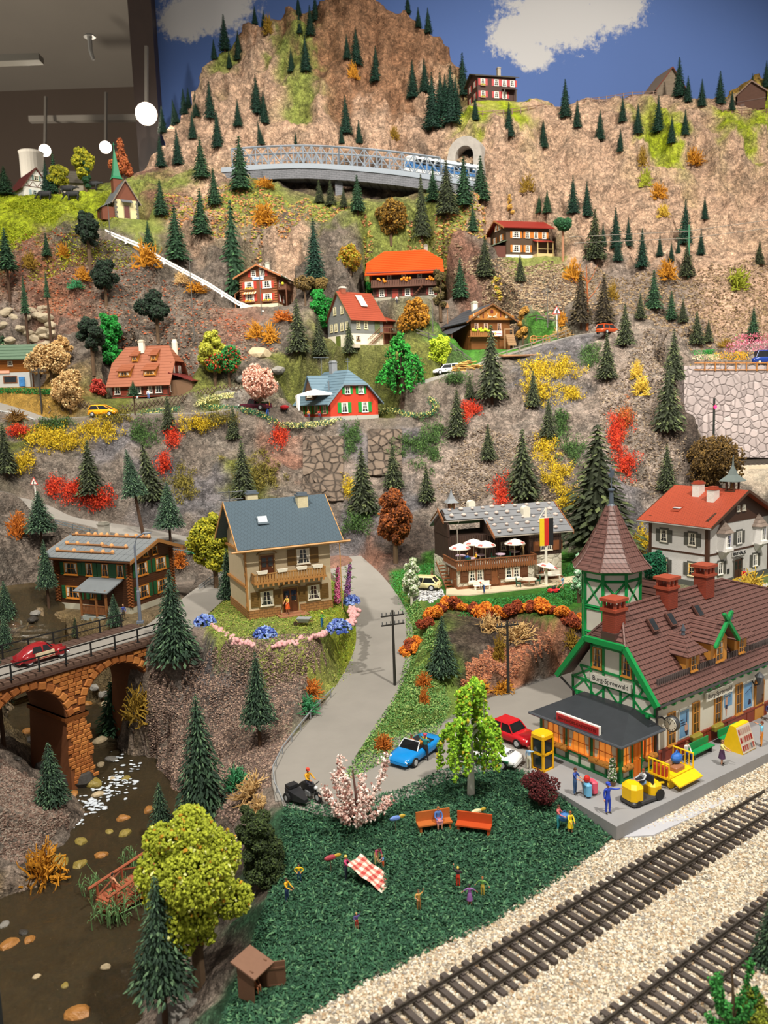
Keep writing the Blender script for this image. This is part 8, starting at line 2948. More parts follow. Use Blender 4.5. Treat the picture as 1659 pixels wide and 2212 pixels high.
def finish_people():
	bpy.context.view_layer.update()
	dg = bpy.context.evaluated_depsgraph_get()
	new = [bpy.data.meshes.new_from_object(o.evaluated_get(dg))for o,_,_ in PEOPLE]
	hand = MB()
	hand.smooth = True
	hand.tube([(0,0,.01),(0,0,-.025),(0,0,-.045)],[.014,.02,.018],6)
	for i in range(4):
		x = -.0135+.009*i
		l = (.034,.04,.038,.03)[i]
		hand.tube([(x,0,-.042),(x*1.1,-.004,-.042-l*.6),(x*1.1,-.014,-.042-l)],[.0052,.005,.004],4)
	hand.tube([(-.016,0,-.014),(-.03,-.006,-.034),(-.03,-.012,-.05)],[.006,.0055,.0045],4)
	for(o,J,q),me in zip(PEOPLE,new):
		o.modifiers.clear()
		me.name = 'body'
		me.materials.clear()
		cols = [q['shirt'],q['legs'],SKIN,q['shoe'],'#22160f','#a0504a']
		for c in cols:
			me.materials.append(P(c,.55))
		A = np.array([J[a]for a,b in BONES],float)
		B_ = np.array([J[b]for a,b in BONES],float)
		low = 2 if q['shorts']or q['skirt']else 1
		cls = [1,0,0,2,0,0,0,0,0 if q['sleeve']else 2,0 if q['sleeve']else 2,1,1,1 if not q['skirt']else low,1 if not q['skirt']else low,low,low,3,3]
		cls[2]= 0
		for pl in me.polygons:
			c = np.array(pl.center)
			d = B_-A
			t = np.clip(((c-A)*d).sum(1)/(d*d).sum(1),0,1)
			k = int(np.argmin(np.linalg.norm(A+d*t[:,None]-c,axis=1)))
			pl.material_index = cls[k]
		mb = MB()
		mb.v = [tuple(v.co)for v in me.vertices]
		mb.f = [list(p.vertices)for p in me.polygons]
		mb.m = [p.material_index for p in me.polygons]
		mb.sm = [True]*len(mb.f)
		mb.smooth = True
		hd = Vector(J['hd'])
		tilt = Matrix.Rotation(.75 if q['pose']=='bend' else(.18 if q['pose']in('fwd','sit','drive')else 0),4,'X')
		mb.tf = Matrix.Translation(hd)@tilt
		mb.cur = 2
		mb.loft([[(r*cos(a)*.82,r*sin(a)*(.95 if z<.02 else 1.0)-(.008 if z<.03 else 0),z)for a in[2*pi*k/10 for k in range(10)]]for r,z in((.015,-.012),(.036,.0),(.05,.03),(.056,.065),(.05,.1),(.03,.122),(.004,.13))])
		mb.tube([(0,-.05,.058),(0,-.068,.038),(0,-.052,.032)],[.006,.011,.006],5)
		for s in(-1,1):
			mb.ball((s*.047,.004,.05),.013,5,4,sc=(.5,1,1.3))
		mb.cur = 4
		for s in(-1,1):
			mb.ball((s*.02,-.05,.062),.0075,5,4,sc=(1.2,.6,.9))
		mb.cur = 5
		mb.ball((0,-.052,.018),.012,5,4,sc=(1.3,.4,.4))
		mb.cur = 2
		for s in 'RL':
			w,e = Vector(J['w'+s]),Vector(J['e'+s])
			mb.tf = Matrix.Translation(w)@(e-w).to_track_quat('Z','Y').to_matrix().to_4x4()@Matrix.Diagonal(((1 if s=='L' else-1),1,1,1))
			mb.add(hand.v,hand.f)
		nm = mb.mesh('body',list(me.materials))
		o.data = nm
		tr = Matrix.Translation(hd)@tilt

		def child(m2,name,col,rough=.7):
			m2.tf = None
			me2 = m2.mesh(name,P(col,rough))
			c = put(name,me2,o)
			c.matrix_local = tr if name in('hair','hat')else Matrix()
		m2 = MB()
		m2.smooth = True
		m2.loft([[(r*cos(a)*.86,r*sin(a)+y,z-(.04 if sin(a)>.2 else 0)*(k<2))for a in[2*pi*i/10 for i in range(10)]]for k,(r,z,y)in enumerate(((.052,.07,.014),(.061,.085,.008),(.056,.112,.004),(.035,.134,.002),(.004,.142,0)))])
		child(m2,'hair',q['hair'])
		if q['hat']:
			m2 = MB().lathe([(.06,.085),(.066,.1),(.07,.135),(.05,.15),(.002,.155)],10)
			m2.add([(-.05,-.05,.092),(.05,-.05,.092),(.035,-.105,.085),(-.035,-.105,.085),(-.05,-.05,.1),(.05,-.05,.1),(.035,-.105,.092),(-.035,-.105,.092)],[(0,3,2,1),(4,5,6,7),(0,1,5,4),(1,2,6,5),(2,3,7,6),(3,0,4,7)])
			child(m2,'hat',q['hat'])
		if q['skirt']:
			m2 = MB()
			if q['pose']=='sit':
				m2.loft([[(x,-.02+y,z)for x,z in((-.1,.43),(.1,.43),(.11,.56),(-.11,.56))]for y in(.06,-.1,-.22)])
			else:
				m2.lathe([(.075,.6),(.1,.5),(.135,.27),(.125,.27),(.09,.5)],10)
			child(m2,'skirt',q['skirt'])

PP = person
PF = lambda x,y,z = None:at_foot(x,y,z)
h_ = lambda p,hp:tall(p,hp)

def stander(px,py,hp,yaw,pose,shirt,legs,hair,label,z=None,**k):
	p = at_foot(px,py,z)
	return person(p,tall(p,hp)*.96,yaw,pose,shirt,legs,hair,label,**k)

S = stander
S(1313,1757,69,20,'point','#2344b8','#2344b8','#3a2a1c','man in a blue uniform and cap pointing, on the platform corner',1.0,hat='#2344b8')
S(1242,1716,60,50,'fwd','#2a4a9c','#3d5f8c','#5a3420','man in blue shirt and jeans pushing a luggage trolley on the platform',1.0,sleeve=False)
S(1559,1652,56,60,'fwd','#d8cf86','#5a3a5c','#8a6a44','woman in a pale yellow blouse and purple skirt on the platform',1.0,skirt='#4a2f50',sleeve=False)
S(1645,1612,56,-120,'reach','#6ab4d0','#e08a20','#6b3520','woman in orange trousers and light blue top reaching to the card stand',1.0,sleeve=False)
S(1143,1662,52,140,'reach','#8fb4d8','#d8d2bc','#8a4a34','man in light blue shirt and cream trousers at the yellow phone booth',.93)
S(1206,1792,56,60,'fwd','#d0686c','#3a9aa4','#4a2a1c','woman in pink top and teal trousers carrying a bag on the meadow')
S(1232,1800,50,10,'fwd','#e8c81c','#e8c81c','#a04a1c','woman in a yellow dress with a purple bag on the meadow',skirt='#e8c81c')
S(748,1903,58,75,'fwd','#b8406c','#33384c','#e0c860','blonde woman in a pink top spreading the checked blanket',sleeve=False)
S(814,1868,52,25,'bend','#a83a68','#d8c884','#3a2418','woman in pink top and pale trousers bending over a small child',sleeve=False)
S(828,1876,30,-60,'fwd','#5a8fd0','#d05a2c','#8a4a24','small child in blue top and red shorts beside the bending woman',sleeve=False,shorts=True)
S(647,1906,42,0,'akimbo','#e8c010','#24486a','#2a1c14','man in yellow shirt with hands on his hips on the meadow',shoe='#e8e6e0')
S(620,1946,52,60,'fwd','#e0a810','#2a3c66','#3a2418','woman in yellow jacket and dark jeans at the left of the meadow',shoe='#e8e6e0')
S(771,2008,38,10,'up','#5a4a8c','#a02424','#c89a6a','boy in purple shirt and red shorts holding a net on the meadow',shorts=True)
S(905,1968,48,15,'up','#c89a50','#a0723c','#5a3a24','boy in tan shirt and brown shorts with a butterfly net',sleeve=False)
S(990,1916,46,170,'up','#3a2434','#d03a24','#e0c860','blond child in dark top and red trousers waving, seen from behind',shoe='#e8e6e0')
S(1015,1956,48,180,'out','#8a5a9c','#8a5a9c','#20181c','dark haired girl in a purple dress with arms out, seen from behind',skirt='#8a5a9c',sleeve=False)
S(1043,1936,44,-20,'out','#6a9c4c','#c0a848','#9c5a2c','child in a green and brown top and khaki trousers on the meadow')
S(920,1645,62,165,'up','#1f7d84','#26262a','#8a2a34','waiter in teal waistcoat and red cap beside the blue convertible',hat='#b8485a')
S(622,1326,42,-20,'fwd','#d8b050','#e05a1c','#5a3420','woman in orange skirt and yellow top at the door of the beige villa',6.45,skirt='#e05a1c',sleeve=False)
S(696,1357,38,60,'fwd','#5a9c34','#2a6a9c','#d8c84a','gardener in green shirt and blue trousers with a straw hat',hat='#d8c84a')
S(268,1338,34,20,'stand','#3a4c9c','#4a4030','#c8a070','man in a dark blue shirt beside the log chalet')
S(1077,1263,30,40,'fwd','#e8c81c','#d8d2c4','#4a2418','woman in a yellow jacket at the cafe door',5.42)
S(1085,1262,26,-50,'fwd','#3a2a2c','#c83a54','#2a1c18','child in red trousers beside the woman in yellow at the cafe door',5.42)
S(1046,1281,30,-70,'bend','#d8d4c8','#3a5a9c','#c84a24','man in white shirt bending by the white bench of the cafe',5.42)
S(934,1258,32,20,'stand','#7a7a58','#7a3030','#6a4a34','hiker in olive jacket and red stockings left of the cafe stairs')
S(1216,1273,30,-100,'fwd','#6aa4d0','#8aa0b4','#6a4028','man in light blue pushing a red lawnmower',sleeve=False,shorts=True)
S(1607,1264,38,-30,'fwd','#c81c1c','#c81c1c','#2a1c18','woman in a long red dress at the town hall door',skirt='#c81c1c')
S(1073,738,26,180,'reach','#c89a2c','#7aa4d0','#4a3420','man in yellow shirt and blue trousers on the ladder of the brown farmhouse')
S(1131,740,26,-160,'bend','#d85a2c','#d8d0c0','#6a3a24','woman in orange and white in the yard of the brown farmhouse')
S(770,748,20,0,'stand','#e09aa8','#e09aa8','#e0c070','woman in a pink dress at the stairs of the grey house',skirt='#e09aa8')
S(1107,643,26,0,'stand','#c83a1c','#4a5a4c','#d8a41c','hiker in a red jacket on the slope under the red roofed chalet',hat='#d8a41c')
S(578,900,30,0,'up','#e0a81c','#2a5ab0','#7a4a2c','workman in yellow shirt carrying a plank beside the pickup')
S(321,862,22,0,'stand','#e8e8ec','#5a7ab8','#c8a070','man in white and blue in front of the half timbered house')
S(297,862,17,20,'sit','#7a9ad0','#d8d8dc','#8a6a4a','seated figure in pale blue on the lawn of the half timbered house',seat=.25)
S(857,656,18,0,'stand','#e8e6e0','#3a3c48','#3a2418','person in a white top in front of the orange roofed farmhouse')
q = at_foot(247,1938,-3.35)
person(q,1.5,140,'out',SKIN,'#c05a3c','#1a1412','bather with black hair and red trunks on the log footbridge',sleeve=False,shorts=True)
q = at_foot(300,1912,-3.35)
person(q,1.5,10,'bend',SKIN,'#c09a50','#e8d890','blond bather leaning on the railing of the log footbridge',sleeve=False,shorts=True)
# seated on the platform edge of the picture
person(st(12.4,-.75,.5),1.7,-10,'sit','#2a2a5c','#d8d0c4','#4a2418','woman in dark blue seated at the right edge of the platform',seat=.44)
person(st(13.6,-.6,.5),1.7,0,'sit','#b8341c','#d8b02c','#6a3420','person in red and yellow seated at the right edge of the platform',seat=.44)
person(st(2.2,-.75,.5),1.6,20,'sit','#d8d4cc','#3a5ab0','#6a3a20','person in white seated on the platform bench behind the luggage cart',seat=.44)

# ---------------------------------------------------------------- smaller things
def simple(name,label,cat,loc,yaw,parts,group=None,sc=None):
	"""thing made of (part name, MB, colour) entries"""
	t = thing(name,label,cat,loc,radians(yaw),group,sc)
	for n,mb,c in parts:
		build(mb,n,c if not isinstance(c,str)else P(c),t)
	return t

def tb(*a,**k):
	return MB().tube(*a,**k)

def bx(*a):
	return MB().box(*a)

ya = degrees(YS)
# benches on the meadow
for px,py,yaw,lab,col in((938,1790,12,'orange bench with a woman sitting on it, left of the two on the meadow','#b0622c'),(1024,1796,-18,'empty orange red bench, right of the two on the meadow','#b4481c')):
	p = hit(px,py)
	t = simple('bench',lab,'bench',p,yaw,[('seat',bx(-1.0,1.0,-.35,.25,.38,.46),col),('backrest',bx(-1.0,1.0,.2,.3,.46,1.0),col)])
	for x in(-.9,.8):
		build(bx(x,x+.12,-.3,.28,-.05,.4),'leg',P(col),t)
	if col=='#b0622c':
		person((p[0]+.25,p[1],p[2]+.44),1.6,10,'sit','#4a74b8','#b87a90','#9c5a30','woman in blue cardigan and pink skirt sitting on the orange bench',seat=.44,skirt='#b87a90')
p = hit(777,1895)
mb = MB()
for i in range(9):
	for j in range(7):
		mb.cur = (i%2)+(j%2)
		f = lambda a,b:(a*.22-.3,b*.2-.7,1.0-.11*a-.02*b+.05*sin(a*1.3+b))
		mb.add([f(i,j),f(i+1,j),f(i+1,j+1),f(i,j+1)],[(0,1,2,3)])
tag(build(mb,'blanket',[P('#e8d8c4',.9),P('#cf8a7c',.9),P('#b0403c',.9)],None,p,radians(-28)),'red and white checked blanket held out over the meadow','blanket')
p = at_z(1172,1661,.93)
t = simple('phone_booth','yellow telephone booth in front of the station restaurant','phone booth',p,38,[('roof',MB().bbox(-.55,.55,-.55,.55,2.2,2.55,.12),'#f0b400'),('posts',bx(-.52,-.38,-.52,-.38,0,2.2).box(.38,.52,-.52,-.38,0,2.2).box(-.52,-.38,.38,.52,0,2.2).box(.38,.52,.38,.52,0,2.2).box(-.52,.52,-.52,.52,0,.18).box(-.52,.52,-.52,.52,1.12,1.26),'#f0b400'),('telephone',bx(-.25,.25,.1,.3,.9,1.7),'#2a2c30')])
for rz in range(4):
	for z in(.18,1.26):
		build(bx(-.36,.36,-.47,-.44,z+.06,z+.88),'pane',glass(),t,rz=rz*pi/2)
		# tractor, cart, trolley
t = simple('tractor','yellow electric platform tractor with a driver','tractor',st(-4.4,-2.1,.05),ya+180-8,[('chassis',MB().bbox(-1.3,1.2,-.6,.6,.12,.36,.1),'#3a3a3c'),('front_cowl',MB().bbox(.25,1.2,-.58,.58,.36,1.3,.22),'#f0c000'),('rear_box',MB().bbox(-1.2,-.35,-.55,.55,.36,1.05,.18),'#f0c000'),('backrest',bx(-.6,-.5,-.4,.4,.8,1.5),'#2a2c34'),('steering_wheel',tb([(.2,0,.9),(.1,0,1.3)],.03,5).lathe([(.3,1.32),(.3,1.37)],12,(.08,0,0)),'#202226')])
for x,r in((-.9,.34),(.8,.2)):
	for s in(-.6,.5):
		build(tb([(x,s,r),(x,s+.12,r)],r,14),'wheel',P('#1a1a1c'),t)
person(st(-4.2,-2.1,1.0),1.7,ya-98,'drive','#b4b8bc','#8ab0d8','#8a3a20','driver in a grey jacket on the yellow tractor',seat=.44)
Y_ = '#f0c400'
mb = MB().box(-1.3,1.3,-.75,.75,.6,.72)
t = simple('luggage_cart','yellow luggage cart loaded with bags behind the tractor','cart',st(-.9,-1.7,.05),ya,[('bed',mb,Y_),('drop_side',MB().add([(-1.2,-.8,.62),(1.2,-.8,.62),(1.2,-1.4,.35),(-1.2,-1.4,.35),(-1.2,-.8,.7),(1.2,-.8,.7),(1.2,-1.4,.43),(-1.2,-1.4,.43)],[(0,3,2,1),(4,5,6,7),(0,1,5,4),(1,2,6,5),(2,3,7,6),(3,0,4,7)]),Y_),('drawbar',tb([(-1.3,.4,.4),(-2.0,0,.4),(-2.7,0,.4)],.06,5).tube([(-1.3,-.4,.4),(-2.0,0,.4)],.06,5),Y_)])
for x in(-1.25,1.25):
	mb = tb([(x,-.7,.7),(x,-.7,1.6),(x,.7,1.6),(x,.7,.7)],.06,6)
	for i in range(4):
		mb.tube([(x,-.42+.28*i,.7),(x,-.42+.28*i,1.6)],.04,5)
	build(mb,'end_rail',P(Y_),t)
for x in(-.9,.9):
	for s in(-.7,.55):
		build(tb([(x,s,.32),(x,s+.14,.32)],.32,14),'wheel',P(Y_),t)
for dx,dy,z,d,c,lab in((-1.1,0,.75,(.3,1.0,.62),'#c0401c','red orange suitcases upright in the yellow luggage cart'),(.2,-.3,.75,(.9,.5,.3),'#a06a48','brown suitcase lying in the yellow luggage cart'),(.6,.35,.75,(.8,.5,.25),'#b08060','tan flat suitcase at the back of the yellow luggage cart')):
	tag(build(MB().bbox(-d[0]/2,d[0]/2,-d[1]/2,d[1]/2,0,d[2],.05),'suitcase',P(c),None,st(-.9+dx,-1.7+dy,z),YS),lab,'suitcase')
tag(build(MB().ball((0,0,.3),.4,10,7,sc=(1.1,.8,.85)).tube([(-.2,0,.6),(0,0,.8),(.2,0,.6)],.04,5),'bag',P('#2a6ac0'),None,st(-.4,-1.75,1.05),YS),'bright blue round bag on the yellow luggage cart','bag')
t = simple('luggage_trolley','grey hand trolley pushed by the man in blue','trolley',st(-6.3,.2,.05),ya-20,[('frame',tb([(-.5,0,1.0),(-.35,0,.1),(.6,0,.1)],.04,5).tube([(-.5,-.25,1.0),(-.5,.25,1.0)],.04,5),'#7a7c80')])
for x,c,lab in((-.15,'#6ab0d8','light blue suitcase on the hand trolley'),(.3,'#d8546c','pink suitcase on the hand trolley')):
	q = np.array(st(-6.3,.2,.2))
	tag(build(MB().bbox(-.18,.18,-.32,.32,0,.72,.08),'suitcase',P(c),None,q+SU*x*1.2,YS-.35),lab,'suitcase')
tag(build(MB().ball((0,0,0),.2,8,6,sc=(1,.8,1.2)),'bag',P('#c8241c'),None,np.array(st(-6.45,.25,1.15))),'red bag on top of the hand trolley','bag')
# card stand
t = simple('card_stand','yellow tent shaped stand of picture cards on the platform','stand',st(6.2,-2.0,.05),ya,[('body',MB().prism([(-.75,0),(.75,0),(.2,1.75),(-.2,1.75)][::1],-.8,.8),Y_)])
t.rotation_euler[2]+=pi/2
mb = MB().add([(-.79,-.8,.08),(-.79,.8,.08),(-.24,.8,1.7),(-.24,-.8,1.7)],[(0,3,2,1),(0,1,2,3)])
build(mb,'display_panel',P('#ece4d8'),t)
r = random.Random(8)
for i in range(3):
	for j in range(6):
		z = .2+.5*i
		x = -.83+.3395*z
		build(MB().add([(x,-.68+.24*j,z),(x,-.50+.24*j,z),(x+.11,-.50+.24*j,z+.34),(x+.11,-.68+.24*j,z+.34)],[(0,3,2,1),(0,1,2,3)]),'card',P(r.choice(['#c03028','#c86a5c','#8a8a8c','#d8b8a8'])),t)
t.location = st(6.4,-1.9,.05)
for x,lab in((5.6,'green platform bench behind the yellow card stand'),(2.0,'green platform bench behind the luggage cart')):
	simple('bench',lab,'bench',st(x+1.6,-.75,.05),ya,[('seat',bx(-1.2,1.2,-.4,.1,.38,.46),'#128a4a'),('backrest',bx(-1.2,1.2,.08,.16,.5,.95),'#128a4a'),('legs',bx(-1.0,-.9,-.35,.1,0,.4).box(.9,1.0,-.35,.1,0,.4),'#3a3c3e')])
p = np.array(st(-4.2,.15,.05))
t = thing('potted_plant','white flowering shrub at the corner of the station restaurant','plant',p)
build(MB().lathe([(.2,0),(.26,.3)],8),'pot',P('#6a4a34'),t)
put('foliage',leaf_crown(70,[(0,0,.5+.22*i,.24-.02*i,1.1)for i in range(6)],700,(.05,.09),['#5a7a48','#e8e6e0','#3a5a34'],[.4,.4,.2]),t)
# motorcycle and rider
mq = at_z(668,1722,.93)
t = simple('motorcycle','black motorcycle with sidecar on the village road','motorcycle',mq,-50,[('frame',MB().loft([[(-.7,-.14,.45),(.5,-.14,.45),(.5,.14,.45),(-.7,.14,.45)],[(-.6,-.16,.85),(.45,-.12,.95),(.45,.12,.95),(-.6,.16,.85)]]).tube([(.95,0,.33),(.6,0,1.0)],.05,5).tube([(.55,-.4,1.08),(.62,0,1.0),(.55,.4,1.08)],.035,5),'#1c1d20'),('headlamp',MB().ball((.78,0,.88),.13,8,6),'#c9ccd0'),('engine',bx(-.15,.35,-.22,.22,.25,.5),'#8a8c90'),('sidecar',MB().loft([[(-.75,-1.25,.25),(-.75,-.5,.25),(-.75,-.5,.8),(-.75,-1.25,.8)],[(.1,-1.25,.22),(.1,-.5,.22),(.1,-.5,.7),(.1,-1.25,.7)],[(.95,-1.0,.3),(.95,-.7,.3),(.95,-.7,.5),(.95,-1.0,.5)]]).box(-.78,-.3,-1.2,-.55,.8,.98),'#222327')])
for x,y,r_ in((.95,0,.33),(-.75,0,.33),(-.4,-1.35,.3)):
	w = put('wheel',None,t,(x,y,r_))
	build(tb([(0,-.07,0),(0,.07,0)],r_,14),'tyre',P('#141416',.8),w)
	build(tb([(0,-.08,0),(0,.08,0)],r_*.5,10),'rim',P('#b4b8bc',.3),w)
person((mq[0]-.05,mq[1]+.1,mq[2]+.86),1.72,40,'drive','#dfa012','#2a2c38','#c83a24','motorcyclist in a yellow jacket and red helmet',seat=.44,hat='#d04430')
for dx,dy,c,lab,pz in((-.1,.38,'#e08a20','passenger in orange waving from the blue convertible','up'),(-.1,-.38,'#d8703c','driver in an orange top in the blue convertible','drive'),(-.8,.2,'#e8c81c','passenger in yellow in the back of the blue convertible','drive')):
	a = radians(-126)
	person((1.6+dx*cos(a)-dy*sin(a),51.6+dx*sin(a)+dy*cos(a),G0+.5),1.6,-36,pz,c,'#3a3c48','#6a3a20',lab,seat=.44)

	# poles and lamps
def tpole(px,py,top,lab,arms=2,z=None):
	p = at_foot(px,py,z)
	h = tall(p,py-top)
	t = simple('telegraph_pole',lab,'pole',p,20,[('post',tb([(0,0,-.2),(0,0,h)],[.13,.09],7),'#2c2a28')])
	for i in range(arms):
		z_ = h-.5-.75*i
		build(bx(-1.0,1.0,-.06,.06,z_,z_+.1),'crossarm',P('#2c2a28'),t)
		mb = MB()
		for k in range(6):
			mb.tube([(-.9+.36*k,0,z_+.1),(-.9+.36*k,0,z_+.35)],[.05,.04],5)
		build(mb,'insulators',P('#5a5c5e'),t)

tpole(853,1478,1318,'dark telegraph pole with two crossarms beside the village road',2,1.9)
tpole(1098,1492,1340,'dark telegraph pole in front of the quarry',1,1.2)
tpole(91,893,795,'thin telegraph pole beside the big round tan bush',1)
p = at_z(303,1343,6.0)
h = tall(p,190)
simple('street_lamp','tall grey street lamp in front of the log chalet','street lamp',p,10,[('post',tb([(0,0,0),(0,0,h*.35),(0,0,h*.36),(0,0,h*.86),(.25,0,h*.96),(.9,0,h)],[.16,.15,.1,.09,.08,.07],8).box(-.3,.3,-.3,.3,-.1,.08),'#6a7280'),('lamp_head',MB().ball((1.15,0,h),.2,8,5,sc=(2,.8,.6)),'#7a828e')])
for px,py,top in((420,735,560),(565,680,580),(1205,735,660),(1183,705,630),(238,508,440),(935,715,640)):
	p = hit(px,py)
	h = tall(p,py-top)
	simple('street_lamp','thin grey lamp post '+{420:'on the brown slope below the guard rail',565:'in front of the blue sign chalet',1205:'right by the farm road',1183:'left by the farm road',238:'beside the chapel',935:'at the golden hedge left of the brown farmhouse'}[px],'street lamp',p,0,[('post',tb([(0,0,-.2),(0,0,h)],[.1,.06],6),'#5a5854'),('lamp_head',MB().ball((.25,0,h),.16,6,4,sc=(1.8,1,.7)),'#4a4a48')])

def wsign(px,py,top,lab):
	p = hit(px,py)
	h = tall(p,py-top)
	w = h*.38
	simple('road_sign',lab,'road sign',p,-10,[('post',tb([(0,0,-.2),(0,0,h*.7)],.09,6),'#e4e2dc'),('plate',MB().prism([(-w/2,h*.66),(w/2,h*.66),(0,h)],-.14,-.08),'#b8342c'),('face',MB().prism([(-w*.36,h*.69),(w*.36,h*.69),(0,h*.94)],-.17,-.13),'#e8e4dc'),('symbol',tb([(-.02,-.18,h*.71),(-.02,-.18,h*.8),(.12*w,-.18,h*.84)],.05*w,4),'#2a2a2c')])

wsign(78,1080,1030,'red and white triangular warning sign beside the valley road')
wsign(1203,715,660,'pale triangular warning sign beside the farm road fence')
RL = mat('red_signal_light','#ff1030',.3,.02,1,emit=14)
p = at_y(1541,965,121.5)
h = tall(p,105)
simple('signal_post','dark signal post with a red light before the tall retaining wall','signal',p,0,[('post',tb([(0,0,-.5),(0,0,h)],.17,7),'#1c2420'),('lamp',MB().ball((.1,-.2,h*.82),.26,8,6),RL)])
p = at_z(8,2190,-.5)
simple('signal_post','near blurred signal post with a red light at the bottom left edge','signal',(p[0],p[1],-5),0,[('post',tb([(-.35,0,-.5),(-.35,0,6.9)],.28,9),'#2a2e30'),('lamp',MB().ball((-.12,-.2,6.7),.22,10,6),RL)])
p = hit(1487,600)
h = tall(p,115)
mb = tb([(0,0,-.3),(0,0,h)],[.22,.16],6)
for z in(.72,.88):
	mb.tube([(0,0,h*z),(-2.4,-.4,h*z+.3)],.06,4)
simple('catenary_mast','green overhead line mast on the rubble slope','mast',p,0,[('mast',mb,'#3f7a5c')])
tag(build(tb([at_y(1240,525,138),at_y(1485,515,138),at_y(1700,488,138)],.05,4).tube([at_y(1230,512,138),at_y(1480,500,138),at_y(1700,470,138)],.05,4),'overhead_wires',P('#9a948a',.4)),'two thin overhead wires strung from the green mast','wire')
# flag pole
p = at_z(1180,1262,5.42)
h = tall(p,165)
t = simple('flag_pole','white flagpole with a hanging black red gold banner before the cafe','flag',p,12,[('pole',tb([(0,0,0),(0,0,h)],[.16,.12],8),'#e4e0d2'),('crossbar',tb([(-.8,-.1,h*.87),(0,-.05,h),(.8,-.1,h*.87),(-.8,-.1,h*.87)],.05,5),'#d8d4c6')])
for i,c in enumerate(('#e8c81c','#c8281c','#1a1a1c')):
	build(bx(-.75+.5*i,-.25+.5*i,-.2,-.14,h*.87-2.9,h*.87),'banner_stripe',P(c,.7),t)
	# parasols, tables, chairs
CX = lambda x,y,z:(CF.location[0]+x*cos(.2443)-y*sin(.2443),CF.location[1]+x*sin(.2443)+y*cos(.2443),CF.location[2]+z)

def parasol(x,y,z,lab,tilt=0.0):
	t = thing('parasol',lab,'parasol',CX(x,y,z),.3)
	t.rotation_euler[1]= tilt
	build(tb([(0,0,0),(0,0,2.3)],.05,6).lathe([(.4,0),(.1,.1)],8),'pole',P('#d8cfb4'),t)
	build(MB().lathe([(1.15,1.75),(1.15,1.85),(.6,2.15),(.03,2.35)],10),'canopy',P('#efe9dc',.7),t)
	for k in range(4):
		a = k*pi/2+.6
		build(MB().add([(cos(a+s)*r_,sin(a+s)*r_,z_)for s,r_,z_ in((-.25,1.12,1.9),(.25,1.12,1.9),(.25,.85,2.05),(-.25,.85,2.05))],[(0,1,2,3)]),'red_print',P('#d06a64'),t)

def ctable(x,y,z,lab,r=.55,col='#cbb4c4'):
	simple('cafe_table',lab,'table',CX(x,y,z),0,[('tabletop',MB().lathe([(r,.68),(r,.75)],12),col),('stem',MB().lathe([(.28,0),(.07,.08),(.07,.68)],8),'#d8cfb8')])

def cchair(x,y,z,yaw,lab):
	t = simple('cafe_chair',lab,'chair',CX(x,y,z),yaw,[('seat',bx(-.25,.25,-.25,.25,.38,.46),'#17503c'),('backrest',bx(-.25,.25,.2,.27,.46,.95),'#17503c')])
	me = bx(-.03,.03,-.03,.03,0,.4).mesh('leg',P('#17503c'))
	for a in(-.2,.2):
		for b in(-.2,.2):
			put('leg',me,t,(a,b,0))

for a in((.6,.9,2.42,'white parasol at the left end of the cafe terrace'),(3.6,1.3,2.42,'white parasol in the middle of the cafe terrace'),(2.9,2.9,2.42,'white parasol half hidden at the back of the cafe terrace'),(6.9,1.2,2.42,'white parasol at the right end of the cafe terrace'),(9.2,-1.0,.08,'white tilted parasol on the ground beside the flagpole')):
	parasol(*a,tilt=.25 if a[2]<1 else 0)
for a in((1.2,2.4,2.42,'round table behind the left parasol on the cafe terrace'),(1.7,.7,2.42,'round table with seated guests on the cafe terrace'),(3.3,2.0,2.42,'round table under the middle parasol on the cafe terrace'),(5.4,1.5,2.42,'empty round table on the cafe terrace, right of a green chair'),(7.3,2.2,2.42,'round table under the right parasol on the cafe terrace')):
	ctable(*a)
ctable(7.4,-1.3,.08,'larger cream table on the paving before the cafe',.85,'#d0c8b8')
for a in((4.6,1.5,2.42,90,'green chair left of the empty terrace table'),(6.2,1.4,2.42,-90,'green chair right of the empty terrace table'),(1.2,.2,2.42,200,'green chair at the guests table on the terrace'),(6.2,-1.3,.08,90,'green chair left of the table before the cafe'),(8.5,-1.0,.08,-90,'green chair right of the table before the cafe')):
	cchair(*a)
person(CX(1.2,.3,2.88),1.6,190,'sit','#3a74d0','#2a3c34','#c8a070','guest in blue seated on the cafe terrace',seat=.44)
person(CX(2.4,.8,2.88),1.6,-80,'sit','#d8a41c','#3a3c40','#2a1c14','guest in yellow seated on the cafe terrace',seat=.44)
person(CX(8.1,1.7,2.42),1.75,-60,'up','#c9ac7c','#8a7450','#2a2220','waiter in tan with raised arm at the right end of the cafe terrace')
for x,y,z,lab in((2.3,-.95,.08,'white bench left of the cafe door'),(11.0,.6,.08,'white bench under the right wall of the cafe')):
	simple('bench',lab,'bench',CX(x,y,z),14,[('seat',bx(-.9,.9,-.25,.2,.4,.47),'#e8e4d8'),('backrest',bx(-.9,.9,.18,.24,.5,.85),'#e8e4d8'),('legs',bx(-.8,-.7,-.2,.2,0,.4).box(.7,.8,-.2,.2,0,.4),'#e8e4d8')])
p = hit(1196,1280)
simple('lawnmower','red lawnmower on the cafe lawn','lawnmower',p,20,[('deck',MB().bbox(-.55,.55,-.4,.4,.1,.4,.1),'#c8242c'),('motor',MB().lathe([(.2,.38),(.2,.58),(.1,.66)],10),'#202226'),('handle',tb([(.4,.3,.3),(1.1,.3,.95)],.04,5).tube([(.4,-.3,.3),(1.1,-.3,.95)],.04,5),'#c87a5c'),('wheels',tb([(-.35,-.46,.15),(-.35,.46,.15)],.15,8).tube([(.35,-.46,.15),(.35,.46,.15)],.15,8),'#1c1c1e')])
p = hit(657,1352)
